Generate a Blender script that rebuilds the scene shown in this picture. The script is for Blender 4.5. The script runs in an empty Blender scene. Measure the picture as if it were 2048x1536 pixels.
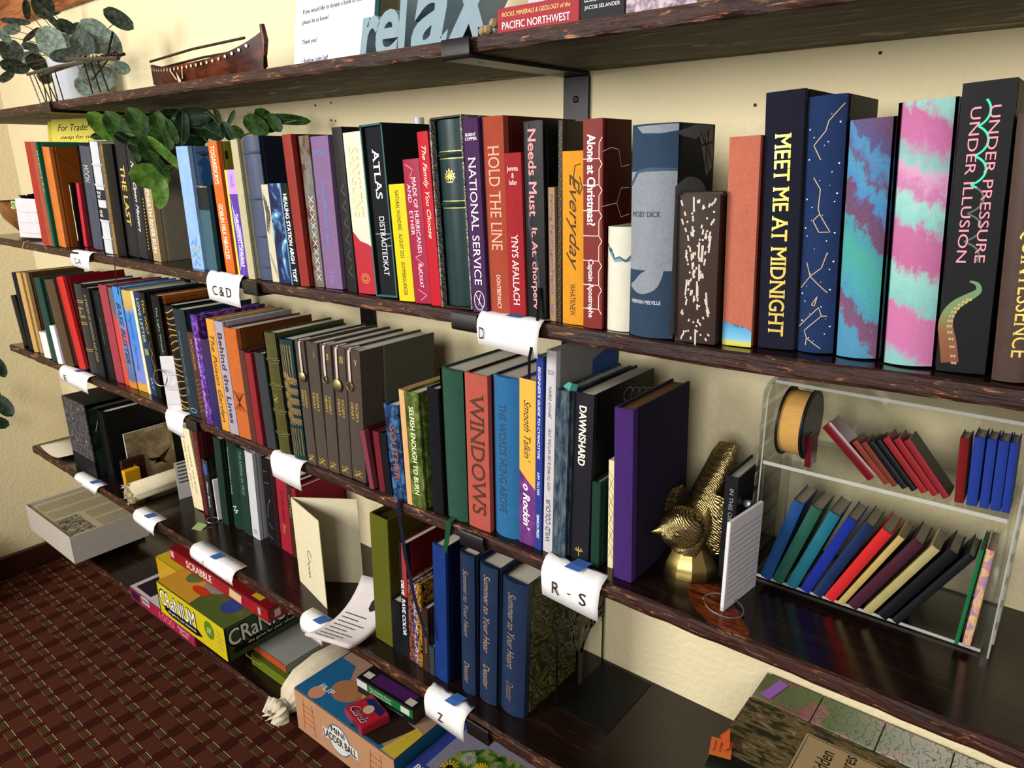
import bpy, bmesh, math, random
from mathutils import Vector, Matrix
random.seed(7)
# ---------------------------------------------------------------- camera, sky, lights, exposure
scn = bpy.context.scene
COL = scn.collection
cam_d = bpy.data.cameras.new('camera'); cam = bpy.data.objects.new('camera', cam_d); COL.objects.link(cam)
F_PX = 1440.0
cam_d.sensor_width = 36.0; cam_d.sensor_fit = 'HORIZONTAL'; cam_d.lens = F_PX/2048*36.0
cam_d.clip_start = 0.02; cam_d.clip_end = 60
yaw, pit, rol = math.radians(39.15), math.radians(17.16), math.radians(-0.74)
fw = Vector((-math.sin(yaw)*math.cos(pit), math.cos(yaw)*math.cos(pit), -math.sin(pit)))
rt = Vector((math.cos(yaw), math.sin(yaw), 0)); up = rt.cross(fw)
r2 = rt*math.cos(rol)+up*math.sin(rol); u2 = up*math.cos(rol)-rt*math.sin(rol)
CZ = 1.393                                     # height of the lens over the carpet; world z = 0 is the lens height below
m3 = Matrix((r2, u2, -fw)).transposed()
cam.matrix_world = Matrix.Translation((0, -0.9, 0)) @ m3.to_4x4()
scn.camera = cam
w = bpy.data.worlds.new('room_light'); scn.world = w; w.use_nodes = True
w.node_tree.nodes['Background'].inputs[0].default_value = (1.0, .955, .89, 1)
w.node_tree.nodes['Background'].inputs[1].default_value = 0.27
def area(name, loc, target, sx, sy, power, color):
    d = bpy.data.lights.new(name, 'AREA'); d.shape = 'RECTANGLE'; d.size = sx; d.size_y = sy; d.energy = power; d.color = color
    o = bpy.data.objects.new(name, d); COL.objects.link(o); o.location = loc
    o.rotation_euler = (Vector(target)-Vector(loc)).to_track_quat('-Z', 'Y').to_euler()
    return o
area('window_daylight', (-1.75, -2.4, 0.52), (-0.9, 0, -0.25), 1.0, 1.0, 62, (1.0, .98, .95))
area('second_window_daylight', (0.35, -2.7, 0.35), (-0.3, 0, -0.25), 1.0, 1.0, 29, (1.0, .98, .95))  # added fill from the front right, brightens the right-hand wall and covers
vs = scn.view_settings; vs.view_transform = 'Standard'; vs.look = 'None'; vs.exposure = 0.50; vs.gamma = 1; vs.use_curve_mapping = False
scn.cycles.max_bounces = 8; scn.cycles.transmission_bounces = 10; scn.cycles.transparent_max_bounces = 10
scn.cycles.caustics_refractive = False; scn.cycles.caustics_reflective = False

# ---------------------------------------------------------------- colour and materials
def lin(c): return c/12.92 if c <= .04045 else ((c+.055)/1.055)**2.4
def hx(s): s = s.lstrip('#'); return tuple(lin(int(s[i:i+2], 16)/255) for i in (0, 2, 4))+(1,)
MC = {}
def nodes(name):
    m = bpy.data.materials.new(name); m.use_nodes = True; nt = m.node_tree
    return m, nt, nt.nodes['Principled BSDF']
def N(nt, t, **kw):
    n = nt.nodes.new(t)
    for k, v in kw.items():
        if k.startswith('i_'):
            k2 = k[2:]; n.inputs[int(k2) if k2.isdigit() else k2].default_value = v
        else: setattr(n, k, v)
    return n
def ramp(nt, fac, stops, interp='LINEAR'):
    r = N(nt, 'ShaderNodeValToRGB'); r.color_ramp.interpolation = interp
    e = r.color_ramp.elements
    while len(e) < len(stops): e.new(.5)
    for el, (p, c) in zip(e, stops): el.position = p; el.color = hx(c) if isinstance(c, str) else c
    nt.links.new(fac, r.inputs[0]); return r.outputs[0]
def mixc(nt, fac, a, b, mode='MIX'):
    m = N(nt, 'ShaderNodeMix', data_type='RGBA', blend_type=mode)
    if isinstance(fac, (int, float)): m.inputs[0].default_value = fac
    else: nt.links.new(fac, m.inputs[0])
    for i, v in ((6, a), (7, b)):
        if isinstance(v, str): m.inputs[i].default_value = hx(v)
        elif isinstance(v, tuple): m.inputs[i].default_value = v
        else: nt.links.new(v, m.inputs[i])
    return m.outputs[2]
def coords(nt, scale=(1, 1, 1), rot=(0, 0, 0), loc=(0, 0, 0), src='Object'):
    tc = N(nt, 'ShaderNodeTexCoord'); mp = N(nt, 'ShaderNodeMapping')
    mp.inputs['Scale'].default_value = scale; mp.inputs['Rotation'].default_value = rot; mp.inputs['Location'].default_value = loc
    nt.links.new(tc.outputs[src], mp.inputs[0]); return mp.outputs[0]
def noise(nt, vec, scale, detail=3, rough=.5, dist=0):
    n = N(nt, 'ShaderNodeTexNoise'); n.inputs['Scale'].default_value = scale; n.inputs['Detail'].default_value = detail
    n.inputs['Roughness'].default_value = rough; n.inputs['Distortion'].default_value = dist
    nt.links.new(vec, n.inputs['Vector']); return n.outputs['Fac']
def wave(nt, vec, scale, axis='X', dist=0, detail=2, prof='SIN', dscale=1.0):
    n = N(nt, 'ShaderNodeTexWave', bands_direction=axis, wave_profile=prof); n.inputs['Scale'].default_value = scale
    n.inputs['Distortion'].default_value = dist; n.inputs['Detail'].default_value = detail; n.inputs['Detail Scale'].default_value = dscale
    nt.links.new(vec, n.inputs['Vector']); return n.outputs['Fac']
def mth(nt, op, a, b=None, c=None):
    m = N(nt, 'ShaderNodeMath', operation=op)
    for i, v in enumerate((a, b, c)):
        if v is None: continue
        if isinstance(v, (int, float)): m.inputs[i].default_value = v
        else: nt.links.new(v, m.inputs[i])
    return m.outputs[0]
def bump(nt, b, h, strength=.3, dist=.001):
    n = N(nt, 'ShaderNodeBump'); n.inputs['Strength'].default_value = strength; n.inputs['Distance'].default_value = dist
    nt.links.new(h, n.inputs['Height']); nt.links.new(n.outputs[0], b.inputs['Normal'])
def sep(nt, vec):
    s = N(nt, 'ShaderNodeSeparateXYZ'); nt.links.new(vec, s.inputs[0]); return s.outputs
def M(color, kind='plain', rough=None):
    key = (color, kind, rough)
    if key in MC: return MC[key]
    m, nt, b = nodes(kind+'_'+str(color).strip('#')); L = nt.links.new
    R = {'plain': .5, 'cloth': .85, 'leather': .42, 'gloss': .22, 'foil': .3, 'metal': .35, 'paper': .75, 'ink': .6, 'suede': .9}.get(kind, .5)
    b.inputs['Roughness'].default_value = R if rough is None else rough
    base = hx(color)
    if kind in ('plain', 'cloth', 'leather', 'suede', 'gloss', 'blackmetal'): base = tuple(c**1.04*.78 for c in base[:3])+(1,)      # the hex values were read off the bright picture
    b.inputs['Base Color'].default_value = base
    b.inputs['Specular IOR Level'].default_value = {'plain': .1, 'cloth': .06, 'paper': .15, 'leather': .16, 'gloss': .4, 'blackmetal': .25}.get(kind, .2)
    if kind == 'cloth':
        v = coords(nt)
        n1 = noise(nt, coords(nt, (1, 1, .12)), 2600, 1); n2 = noise(nt, coords(nt, (.1, .1, 1.2)), 2600, 1)
        f = mth(nt, 'ADD', n1, n2); big = noise(nt, v, 60, 3)
        k = mth(nt, 'MULTIPLY_ADD', f, .55, mth(nt, 'MULTIPLY_ADD', big, .25, .32))
        c = N(nt, 'ShaderNodeHueSaturation'); c.inputs['Color'].default_value = base; L(k, c.inputs['Value']); L(c.outputs[0], b.inputs['Base Color'])
        bump(nt, b, f, .35, .0006); b.inputs['Sheen Weight'].default_value = .03
    elif kind in ('leather', 'suede'):
        v = coords(nt); vo = N(nt, 'ShaderNodeTexVoronoi', feature='DISTANCE_TO_EDGE'); vo.inputs['Scale'].default_value = 900; L(v, vo.inputs['Vector'])
        big = noise(nt, v, 45, 4)
        k = mth(nt, 'MULTIPLY_ADD', big, .5, .75)
        c = N(nt, 'ShaderNodeHueSaturation'); c.inputs['Color'].default_value = base; L(k, c.inputs['Value']); L(c.outputs[0], b.inputs['Base Color'])
        bump(nt, b, vo.outputs[0], .25, .0005)
    elif kind in ('plain', 'gloss', 'paper'):
        v = coords(nt); big = noise(nt, v, 80, 3); k = mth(nt, 'MULTIPLY_ADD', big, .2, .9)
        c = N(nt, 'ShaderNodeHueSaturation'); c.inputs['Color'].default_value = base; L(k, c.inputs['Value']); L(c.outputs[0], b.inputs['Base Color'])
    elif kind == 'pages':
        v = coords(nt, (1, .04, .04)); n = noise(nt, v, 1500, 2)
        L(mixc(nt, n, base, tuple(x*.55 for x in base[:3])+(1,)), b.inputs['Base Color']); b.inputs['Roughness'].default_value = .85
        bump(nt, b, n, .3, .0006)
    elif kind == 'foil':
        b.inputs['Metallic'].default_value = .65
        v = coords(nt); n = noise(nt, v, 500, 2)
        L(mixc(nt, n, base, tuple(min(1, x*1.35) for x in base[:3])+(1,)), b.inputs['Base Color'])
    elif kind == 'metal':
        b.inputs['Metallic'].default_value = 1.0
        n = noise(nt, coords(nt), 200, 3); bump(nt, b, n, .08, .0005)
    elif kind == 'ribbed_brass':
        b.inputs['Metallic'].default_value = 1.0; b.inputs['Roughness'].default_value = .3
        n = wave(nt, coords(nt, (1, 1, 1.4)), 150, 'DIAGONAL', 5, 2); bump(nt, b, n, .55, .0012)
        L(ramp(nt, n, [(0, '7a683c'), (.5, 'a08c5c'), (1, 'c8b684')]), b.inputs['Base Color'])
    elif kind == 'blackmetal':
        b.inputs['Metallic'].default_value = .2; b.inputs['Roughness'].default_value = .38
        n = noise(nt, coords(nt), 300, 3); bump(nt, b, n, .06, .0005)
    MC[key] = m; return m
def pattern(name, fn, rough=.6):
    if name in MC: return MC[name]
    m, nt, b = nodes(name); b.inputs['Roughness'].default_value = rough; b.inputs['Specular IOR Level'].default_value = .15
    c = fn(nt, b)
    if c is not None: nt.links.new(mixc(nt, 1.0, c, (.76, .76, .76, 1), 'MULTIPLY'), b.inputs['Base Color'])
    MC[name] = m; return m
def weave(nt, b, c):
    n1 = noise(nt, coords(nt, (1, 1, .1)), 2400, 1); n2 = noise(nt, coords(nt, (.1, .1, 1.1)), 2400, 1)
    f = mth(nt, 'ADD', n1, n2); bump(nt, b, f, .4, .0006)
    return mixc(nt, mth(nt, 'MULTIPLY', f, .07), c, 'f4f4f4')
def p_tie_teal(nt, b):
    v = coords(nt, (1, .3, 1)); s = sep(nt, v)
    k = mth(nt, 'ADD', mth(nt, 'MULTIPLY', s[0], 1.2), s[2])
    w_ = mth(nt, 'MULTIPLY_ADD', mth(nt, 'SUBTRACT', noise(nt, coords(nt, (1.6, .3, 1)), 55, 5, .65), .5), .07, k)
    c = ramp(nt, mth(nt, 'MULTIPLY', w_, 4.6), [(.0, '1d7fa6'), (.09, '1d86b0'), (.11, '6d2a5e'), (.19, '5e2558'), (.22, '1887a8'), (.3, '1496a0'), (.42, '179c8c'), (.5, '16889c'), (.53, '5c1f52'), (.62, '55225c'), (.65, '2a76b8'), (.72, '1f8fb5'), (.76, '4f2f6c'), (.8, '2f6fa8'), (.84, '2a84b4'), (.88, '3a2f76'), (1, '55205a')])
    return weave(nt, b, c)
def p_tie_pink(nt, b):
    v = coords(nt, (1, .3, 1)); s = sep(nt, v)
    k = mth(nt, 'ADD', mth(nt, 'MULTIPLY', s[0], .45), s[2])
    w_ = mth(nt, 'MULTIPLY_ADD', mth(nt, 'SUBTRACT', noise(nt, coords(nt, (1.6, .3, 1)), 60, 5, .7), .5), .05, k)
    c = ramp(nt, mth(nt, 'MULTIPLY', w_, 4.4), [(.0, '7ab8b4'), (.06, 'c0609a'), (.2, 'c4629a'), (.24, '74bdb6'), (.33, '8cc8c0'), (.37, 'b8528c'), (.5, 'bd5c96'), (.54, '7fc6bf'), (.6, '9ad0c6'), (.64, 'c46aa2'), (.7, 'd59ac0'), (.74, '77c0b8'), (.82, 'c25f9b'), (.9, 'b85890'), (.95, '8cc8c0'), (1, '9fd0c8')])
    return weave(nt, b, c)
def p_marble(c1, c2, c3, sc=26):
    def f(nt, b):
        v = coords(nt); n = noise(nt, v, sc, 4, .6, 2.5); w_ = wave(nt, v, sc*.7, 'DIAGONAL', 9, 3, 'SIN', 1.6)
        return ramp(nt, mth(nt, 'MULTIPLY_ADD', w_, .6, mth(nt, 'MULTIPLY', n, .5)), [(.15, c1), (.38, c2), (.5, c3), (.6, c1), (.78, c2), (.95, c3)])
    return f
def p_z(stops, h=.23, wob=.02, sc=50):
    def f(nt, b):
        v = coords(nt); s = sep(nt, v)
        return ramp(nt, mth(nt, 'DIVIDE', mth(nt, 'MULTIPLY_ADD', noise(nt, v, sc, 4, .6), wob, s[2]), h), stops)
    return f
def p_blob(stops, sc=70, str_=(1, 1, 1), det=3, interp='LINEAR'):
    def f(nt, b): return ramp(nt, noise(nt, coords(nt, str_), sc, det, .6, .6), stops, interp)
    return f

# ---------------------------------------------------------------- shape helpers
def obj(name, me, mat=None, parent=None, loc=None, rot=None):
    if isinstance(me, bmesh.types.BMesh):
        d = bpy.data.meshes.new(name); me.to_mesh(d); me.free(); me = d
    o = bpy.data.objects.new(name, me); COL.objects.link(o)
    if mat is not None: me.materials.clear(); me.materials.append(mat)
    if parent: o.parent = parent
    if loc: o.location = loc
    if rot: o.rotation_euler = rot
    return o
def thing(name, label, cat, loc=(0, 0, 0), rot=(0, 0, 0), group=None):
    o = bpy.data.objects.new(name, None); COL.objects.link(o); o.empty_display_size = .02
    o.location = loc; o.rotation_euler = rot; o['label'] = label; o['category'] = cat
    if group: o['group'] = group
    return o
def tag(o, label, cat, group=None):
    o['label'] = label; o['category'] = cat
    if group: o['group'] = group
    return o
def box(x0, x1, y0, y1, z0, z1, bev=0, seg=1):
    bm = bmesh.new(); bmesh.ops.create_cube(bm, size=1)
    for v in bm.verts: v.co = Vector(((x0+x1)/2+v.co.x*(x1-x0), (y0+y1)/2+v.co.y*(y1-y0), (z0+z1)/2+v.co.z*(z1-z0)))
    if bev: bmesh.ops.bevel(bm, geom=bm.edges[:], offset=bev, segments=seg, affect='EDGES')
    return bm
def prism(poly, a0, a1, axis='z', bm=None):
    """poly of 2-D points extruded along axis: z->(x,y), x->(y,z), y->(x,z)"""
    bm = bm or bmesh.new()
    def P(p, a): return {'z': (p[0], p[1], a), 'x': (a, p[0], p[1]), 'y': (p[0], a, p[1])}[axis]
    A = [bm.verts.new(P(p, a0)) for p in poly]; B = [bm.verts.new(P(p, a1)) for p in poly]
    bm.faces.new(A[::-1]); bm.faces.new(B); n = len(poly)
    for i in range(n): bm.faces.new((A[i], A[(i+1) % n], B[(i+1) % n], B[i]))
    bmesh.ops.recalc_face_normals(bm, faces=bm.faces[:]); return bm
def smooth(o, ang=35):
    me = o.data
    for p in me.polygons: p.use_smooth = True
    try: me.set_sharp_from_angle(angle=math.radians(ang))
    except Exception: pass
    return o
def tube(pts, r, seg=8, bm=None, closed=False, flat=1.0):
    bm = bm or bmesh.new(); pts = [Vector(p) for p in pts]; n = len(pts); rings = []
    rr = r if isinstance(r, (list, tuple)) else [r]*n; prev = None
    for i, p in enumerate(pts):
        a = pts[(i-1) % n] if (closed or i) else p; c = pts[(i+1) % n] if (closed or i < n-1) else p
        t = (c-a).normalized()
        if prev is None: u = t.orthogonal().normalized()
        else: u = (prev-t*prev.dot(t)); u = u.normalized() if u.length > 1e-6 else t.orthogonal().normalized()
        prev = u; v = t.cross(u)
        rings.append([bm.verts.new(p+(u*math.cos(2*math.pi*k/seg)+v*flat*math.sin(2*math.pi*k/seg))*rr[i]) for k in range(seg)])
    for i in range(n if closed else n-1):
        A, B = rings[i], rings[(i+1) % n]
        for k in range(seg): bm.faces.new((A[k], A[(k+1) % seg], B[(k+1) % seg], B[k]))
    if not closed: bm.faces.new(rings[0][::-1]); bm.faces.new(rings[-1])
    bmesh.ops.recalc_face_normals(bm, faces=bm.faces[:]); return bm
def lathe(prof, seg=24, bm=None, c=(0, 0, 0), cap=True):
    bm = bm or bmesh.new(); R = []
    for r, z in prof: R.append([bm.verts.new((c[0]+r*math.cos(2*math.pi*k/seg), c[1]+r*math.sin(2*math.pi*k/seg), c[2]+z)) for k in range(seg)])
    for A, B in zip(R, R[1:]):
        for k in range(seg): bm.faces.new((A[k], A[(k+1) % seg], B[(k+1) % seg], B[k]))
    if cap: bm.faces.new(R[0][::-1]); bm.faces.new(R[-1])
    bmesh.ops.recalc_face_normals(bm, faces=bm.faces[:]); return bm
def strokes(polys, wd, fn=lambda a, c: (a, -.0004, c), step=0):
    """flat ribbons along 2-D polylines mapped into 3-D by fn(a,c)"""
    bm = bmesh.new()
    for pl in polys:
        pl = [Vector((p[0], p[1])) for p in pl]; L = []
        if step:
            q_ = [pl[0]]
            for a, b in zip(pl, pl[1:]):
                k = max(1, int((b-a).length/step)+1); q_ += [a.lerp(b, (i+1)/k) for i in range(k)]
            pl = q_
        n = len(pl)
        for i, p in enumerate(pl):
            a = pl[max(0, i-1)]; c = pl[min(n-1, i+1)]; t = (c-a)
            if t.length < 1e-9: t = Vector((1, 0))
            t.normalize(); q = Vector((-t.y, t.x))*wd/2
            L.append((bm.verts.new(fn(*(p+q))), bm.verts.new(fn(*(p-q)))))
        for (a, b2), (c, d) in zip(L, L[1:]):
            try: bm.faces.new((a, b2, d, c))
            except ValueError: pass
    return bm
def discs(cs, r, fn=lambda a, c: (a, -.0004, c), n=6):
    bm = bmesh.new()
    for c in cs:
        rr = c[2] if len(c) > 2 else r
        bm.faces.new([bm.verts.new(fn(c[0]+rr*math.cos(2*math.pi*k/n), c[1]+rr*math.sin(2*math.pi*k/n))) for k in range(n)])
    return bm
def cut_map(bm, cuts, fn):
    for c in cuts: bmesh.ops.bisect_plane(bm, geom=bm.verts[:]+bm.edges[:]+bm.faces[:], plane_co=(c, 0, 0), plane_no=(1, 0, 0), dist=1e-7)
    for v in bm.verts:
        a, d_, c = v.co; p = Vector(fn(a, c))
        if d_: p += (Vector(fn(a+1e-4, c))-p).cross(Vector(fn(a, c+1e-4))-p).normalized()*d_      # layered copies never coincide
        v.co = p
    return bm
def polys2d(ps, fn=lambda a, c: (a, -.0004, c), cuts=()):
    bm = bmesh.new()
    for p in ps:
        try: bm.faces.new([bm.verts.new((q[0], 0, q[1])) for q in p])
        except ValueError: pass
    if cuts: bmesh.ops.triangulate(bm, faces=bm.faces[:])
    return cut_map(bm, cuts, fn)
TXT = {}
SERIF = {'ATLAS', 'NATIONAL SERVICE', 'MEET ME AT MIDNIGHT', 'WINDOWS', 'DISTRACTEDKAT', 'YNYS AFALLACH', 'MOBY DICK', 'HERMAN MELVILLE', 'HOLD THE LINE', 'SANGUINE', 'PACIFIC NORTHWEST', 'ROCKS, MINERALS & GEOLOGY of the', 'THE WORDS HUNG ABOVE', 'SOLDIER’S', 'HEART', 'EFFECT', 'I', 'II', 'III', 'V', 'BENEATH RIVER RUN', 'MADE OF HURRICANES', 'NATURAL WONDERS   AUGUST 2023   GLIMMERGLANCER', 'QUINTESSENCE'}
def serifs(vs_, fs):
    # short flat stem ends on the base line and the cap line get a cross bar
    ym = max(v[1] for v in vs_); cap = .0; out_v, out_f = list(vs_), list(fs)
    ys = sorted(set(round(v[1], 4) for v in vs_)); E_ = {}
    for f in fs:
        for i in range(len(f)):
            k = tuple(sorted((f[i], f[(i+1) % len(f)]))); E_[k] = E_.get(k, 0)+1
    for (a, b), n in E_.items():
        if n != 1: continue
        (x0, y0), (x1, y1) = vs_[a], vs_[b]
        if abs(y0-y1) > 1e-4 or not (.02 < abs(x1-x0) < .16): continue
        lo = abs(y0) < .015; hi = abs(y0-.7) < .06 and y0 > .6
        if not (lo or hi): continue
        xa, xb = min(x0, x1)-.055, max(x0, x1)+.055; ya, yb = (y0, y0+.035) if lo else (y0-.035, y0)
        n0 = len(out_v); out_v += [(xa, ya), (xb, ya), (xb, yb), (xa, yb)]; out_f.append((n0, n0+1, n0+2, n0+3))
    return out_v, out_f
def curve_pts(P, closed=False, k=5):
    n = len(P); out = []
    for i in range(n if closed else n-1):
        p = [P[(i+j) % n] if closed else P[max(0, min(n-1, i+j))] for j in (-1, 0, 1, 2)]
        for q in range(k):
            u = q/k; out.append(tuple(.5*(2*b+(c-a)*u+(2*a-5*b+4*c-d)*u*u+(-a+3*b-3*c+d)*u**3) for a, b, c, d in zip(*p)))
    if not closed: out.append(tuple(P[-1]))
    return out
def text_mesh(s, shear=0, bold=0):
    k = (s, shear, bold); bo = abs(bold) if bold > 0 else 0
    if k not in TXT:
        cu = bpy.data.curves.new('t', 'FONT'); cu.body = s; cu.size = 1; cu.shear = shear; cu.resolution_u = 3; cu.space_line = .95
        cu.align_x = 'CENTER' if '\n' in s else 'LEFT'
        o = bpy.data.objects.new('t', cu); COL.objects.link(o)
        me = bpy.data.meshes.new_from_object(o); bpy.data.objects.remove(o); bpy.data.curves.remove(cu)
        vs_ = [tuple(v.co[:2]) for v in me.vertices]; fs = [tuple(p.vertices) for p in me.polygons]; bpy.data.meshes.remove(me)
        if s in SERIF: vs_, fs = serifs(vs_, fs)
        x0 = min(v[0] for v in vs_); x1 = max(v[0] for v in vs_); y0 = min(v[1] for v in vs_); y1 = max(v[1] for v in vs_)
        V0 = [((v[0]-x0)/(x1-x0)-.5, (v[1]-y0)/(y1-y0)-.5) for v in vs_]; V, Fc = list(V0), list(fs)
        if bo:     # heavier strokes: shifted copies of the same letters
            for dx, dy in ((bo, 0), (-bo, 0), (0, bo*.6), (0, -bo*.6)):
                n0 = len(V); V += [(a+dx/(x1-x0), c+dy/(y1-y0)) for a, c in V0]; Fc += [tuple(i+n0 for i in f) for f in fs]
        TXT[k] = (V, Fc, len(V0))
    return TXT[k]
def text(name, s, parent, fn, a0, c0, L, H, way, mat, shear=0, bold=0, cuts=()):
    """lettering as thin geometry: a across, c up; way down / up / flat"""
    vs_, fs, n1 = text_mesh(s, shear, bold); out = []
    for i_, (x, y) in enumerate(vs_):
        sx, sy = x*L, y*H
        if way == 'down': a, c = a0+sy, c0-sx
        elif way == 'up': a, c = a0-sy, c0+sx
        elif way == 'over': a, c = a0-sx, c0-sy
        else: a, c = a0+sx, c0+sy
        out.append((a, 3e-5*(i_//n1), c))
    me = bpy.data.meshes.new(name); me.from_pydata(out, [], fs); bm = bmesh.new(); bm.from_mesh(me); cut_map(bm, cuts, fn); bm.to_mesh(me); bm.free(); me.update()
    return obj(name, me, mat, parent)
# ---------------------------------------------------------------- room and boards
S1, S3, S5, FLOOR = .1346, -.490, -1.098, -1.393
XC, XL, XR, DEP = -2.828, -2.42, 0.62, .2405
S2P = [(-2.42, -.1777), (-1.247, -.1842), (-.888, -.182), (-.637, -.1798), (-.277, -.1798), (-.024, -.1723), (XR, -.165)]
S4P = [(-2.42, -.807), (-.85, -.814), (XR, -.8145)]
def interp(P, x):
    if x <= P[0][0]: return P[0][1]
    for (a, b), (c, d) in zip(P, P[1:]):
        if x <= c: return b+(d-b)*(x-a)/(c-a)
    return P[-1][1]
def ztop(s, x): return {1: S1, 3: S3, 5: S5}[s] if s in (1, 3, 5) else interp(S2P if s == 2 else S4P, x)
def wallmat(name, base):
    m, nt, b = nodes(name); v = coords(nt)
    n = noise(nt, v, 95, 4, .55); n2 = noise(nt, v, 3, 2)
    nt.links.new(mixc(nt, n2, base, tuple(x*.9 for x in hx(base)[:3])+(1,)), b.inputs['Base Color'])
    b.inputs['Roughness'].default_value = .7; b.inputs['Specular IOR Level'].default_value = .2
    bump(nt, b, ramp(nt, n, [(.4, '000000'), (.62, 'ffffff')]), .3, .002); return m
WALL = wallmat('cream_wall_paint', 'dbcda6')
def struct(name, bm, m):
    o = obj(name, bm, m); o['kind'] = 'structure'; return o
struct('wall_back', box(XC-.1, 1.6, 0, .1, FLOOR, 1.3), WALL)
struct('wall_left', box(XC-.1, XC, -3.2, 0, FLOOR, 1.3), WALL)
def carpet():
    m, nt, b = nodes('woven_carpet'); L = nt.links.new
    s = sep(nt, coords(nt)); wob = noise(nt, coords(nt), 60, 2)
    x = mth(nt, 'ADD', s[0], mth(nt, 'MULTIPLY', wob, .006)); y = s[1]
    v = mth(nt, 'DIVIDE', mth(nt, 'ADD', y, 10*.061+.309-.0305+.61), .061)       # rows between the lines of dashes
    row = mth(nt, 'FLOOR', v); fv = mth(nt, 'FRACT', v)
    par = mth(nt, 'MULTIPLY', mth(nt, 'MODULO', row, 2.0), .5)
    u = mth(nt, 'DIVIDE', mth(nt, 'ADD', x, 12.21-.025+.0), .1)
    fd = mth(nt, 'FRACT', mth(nt, 'MULTIPLY', u, 2.0))                            # dash cell
    dv = mth(nt, 'ABSOLUTE', mth(nt, 'SUBTRACT', fv, .5))                         # 0 on the dash line
    on_line = mth(nt, 'LESS_THAN', dv, .17)
    dash = mth(nt, 'LESS_THAN', mth(nt, 'ABSOLUTE', mth(nt, 'SUBTRACT', fd, .5)), .34)
    strand = mth(nt, 'GREATER_THAN', mth(nt, 'SINE', mth(nt, 'MULTIPLY', fv, 2*math.pi*13)), .35)
    edge = mth(nt, 'GREATER_THAN', dv, .115)
    v2 = mth(nt, 'ADD', v, .5); row2 = mth(nt, 'FLOOR', v2)
    par2 = mth(nt, 'MULTIPLY', mth(nt, 'MODULO', row2, 2.0), .5)
    fu = mth(nt, 'FRACT', mth(nt, 'ADD', u, par2))
    band = mth(nt, 'LESS_THAN', mth(nt, 'ABSOLUTE', mth(nt, 'SUBTRACT', fu, .5)), .17)
    st = mth(nt, 'GREATER_THAN', mth(nt, 'SINE', mth(nt, 'MULTIPLY', y, 2*math.pi/.0062)), 0.0)
    st2 = mth(nt, 'GREATER_THAN', mth(nt, 'SINE', mth(nt, 'MULTIPLY', x, 2*math.pi/.0085)), -.2)
    fuzz = noise(nt, coords(nt), 700, 3)
    pile = mixc(nt, fuzz, '2f160e', '562a1c')
    stit = mixc(nt, mth(nt, 'MULTIPLY', st, st2), '2a0f09', '44140b')
    c = mixc(nt, band, pile, stit)
    dc = mixc(nt, strand, '2c1a0d', mixc(nt, edge, '54452a', 'a48c68'))
    gap = mixc(nt, st, '2a0b06', '50150b')
    c = mixc(nt, on_line, c, mixc(nt, dash, gap, dc))
    L(c, b.inputs['Base Color']); b.inputs['Roughness'].default_value = .95; b.inputs['Specular IOR Level'].default_value = .08
    h = mth(nt, 'ADD', fuzz, mth(nt, 'MULTIPLY', mth(nt, 'MULTIPLY', st, band), .6)); bump(nt, b, h, .6, .003); return m
struct('floor', box(XC-.1, 1.6, -3.2, .1, FLOOR-.05, FLOOR), carpet())
BB = M('#3a1b0e', 'gloss', .35)
struct('baseboard_left', box(XC, XC+.016, -3.2, 0, FLOOR, FLOOR+.083, .004), BB)
struct('baseboard_back', box(XC+.016, 1.6, -.016, 0, FLOOR, FLOOR+.083, .004), BB)

def woodmat(name, face):
    """espresso-stained plank; face 'top' glossy, 'edge' scraped to bare wood, 'under' dull grey brown"""
    m, nt, b = nodes(name); L = nt.links.new
    v = coords(nt, (1, 9, 9)); g = noise(nt, v, 9, 6, .62, .6); fine = noise(nt, coords(nt, (1.2, 40, 40)), 16, 4, .6)
    ring = wave(nt, coords(nt, (.7, 14, 14)), 2.2, 'Y', 7, 3, 'SIN', .7)
    k = mth(nt, 'ADD', mth(nt, 'MULTIPLY', g, .5), mth(nt, 'MULTIPLY', fine, .5))
    if face == 'top':
        c = ramp(nt, k, [(.38, '0c0705'), (.54, '150b08'), (.6, '25140c'), (.68, '4a2a16')])
        c = mixc(nt, mth(nt, 'MULTIPLY', ring, .2), c, '1c0f0a')
        b.inputs['Roughness'].default_value = .16; b.inputs['Specular IOR Level'].default_value = .5
        bump(nt, b, fine, .1, .0008)
    elif face == 'edge':
        sc = noise(nt, coords(nt, (1, 5, 5)), 26, 6, .68, 1.0)
        stain = ramp(nt, k, [(.4, '190c09'), (.6, '3a1c12')])
        c = mixc(nt, ramp(nt, sc, [(.575, '000000'), (.63, 'ffffff')]), stain, ramp(nt, fine, [(.3, '3a1c10'), (.5, '7a4628'), (.7, 'a8805a')]))
        b.inputs['Roughness'].default_value = .45; b.inputs['Specular IOR Level'].default_value = .25
        bump(nt, b, mth(nt, 'SUBTRACT', fine, sc), .5, .002)
    else:
        sc = noise(nt, coords(nt, (1, 3, 3)), 11, 5, .6, .8)
        c = ramp(nt, k, [(.36, '29241c'), (.5, '5a5242'), (.62, '80765f')])
        c = mixc(nt, ramp(nt, sc, [(.6, '000000'), (.66, 'ffffff')]), c, '9c927a')
        b.inputs['Roughness'].default_value = .7; b.inputs['Specular IOR Level'].default_value = .15; bump(nt, b, fine, .25, .001)
    L(c, b.inputs['Base Color']); return m
WT, WE, WU = woodmat('stained_board_top', 'top'), woodmat('scraped_board_edge', 'edge'), woodmat('dull_board_underside', 'under')
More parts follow.
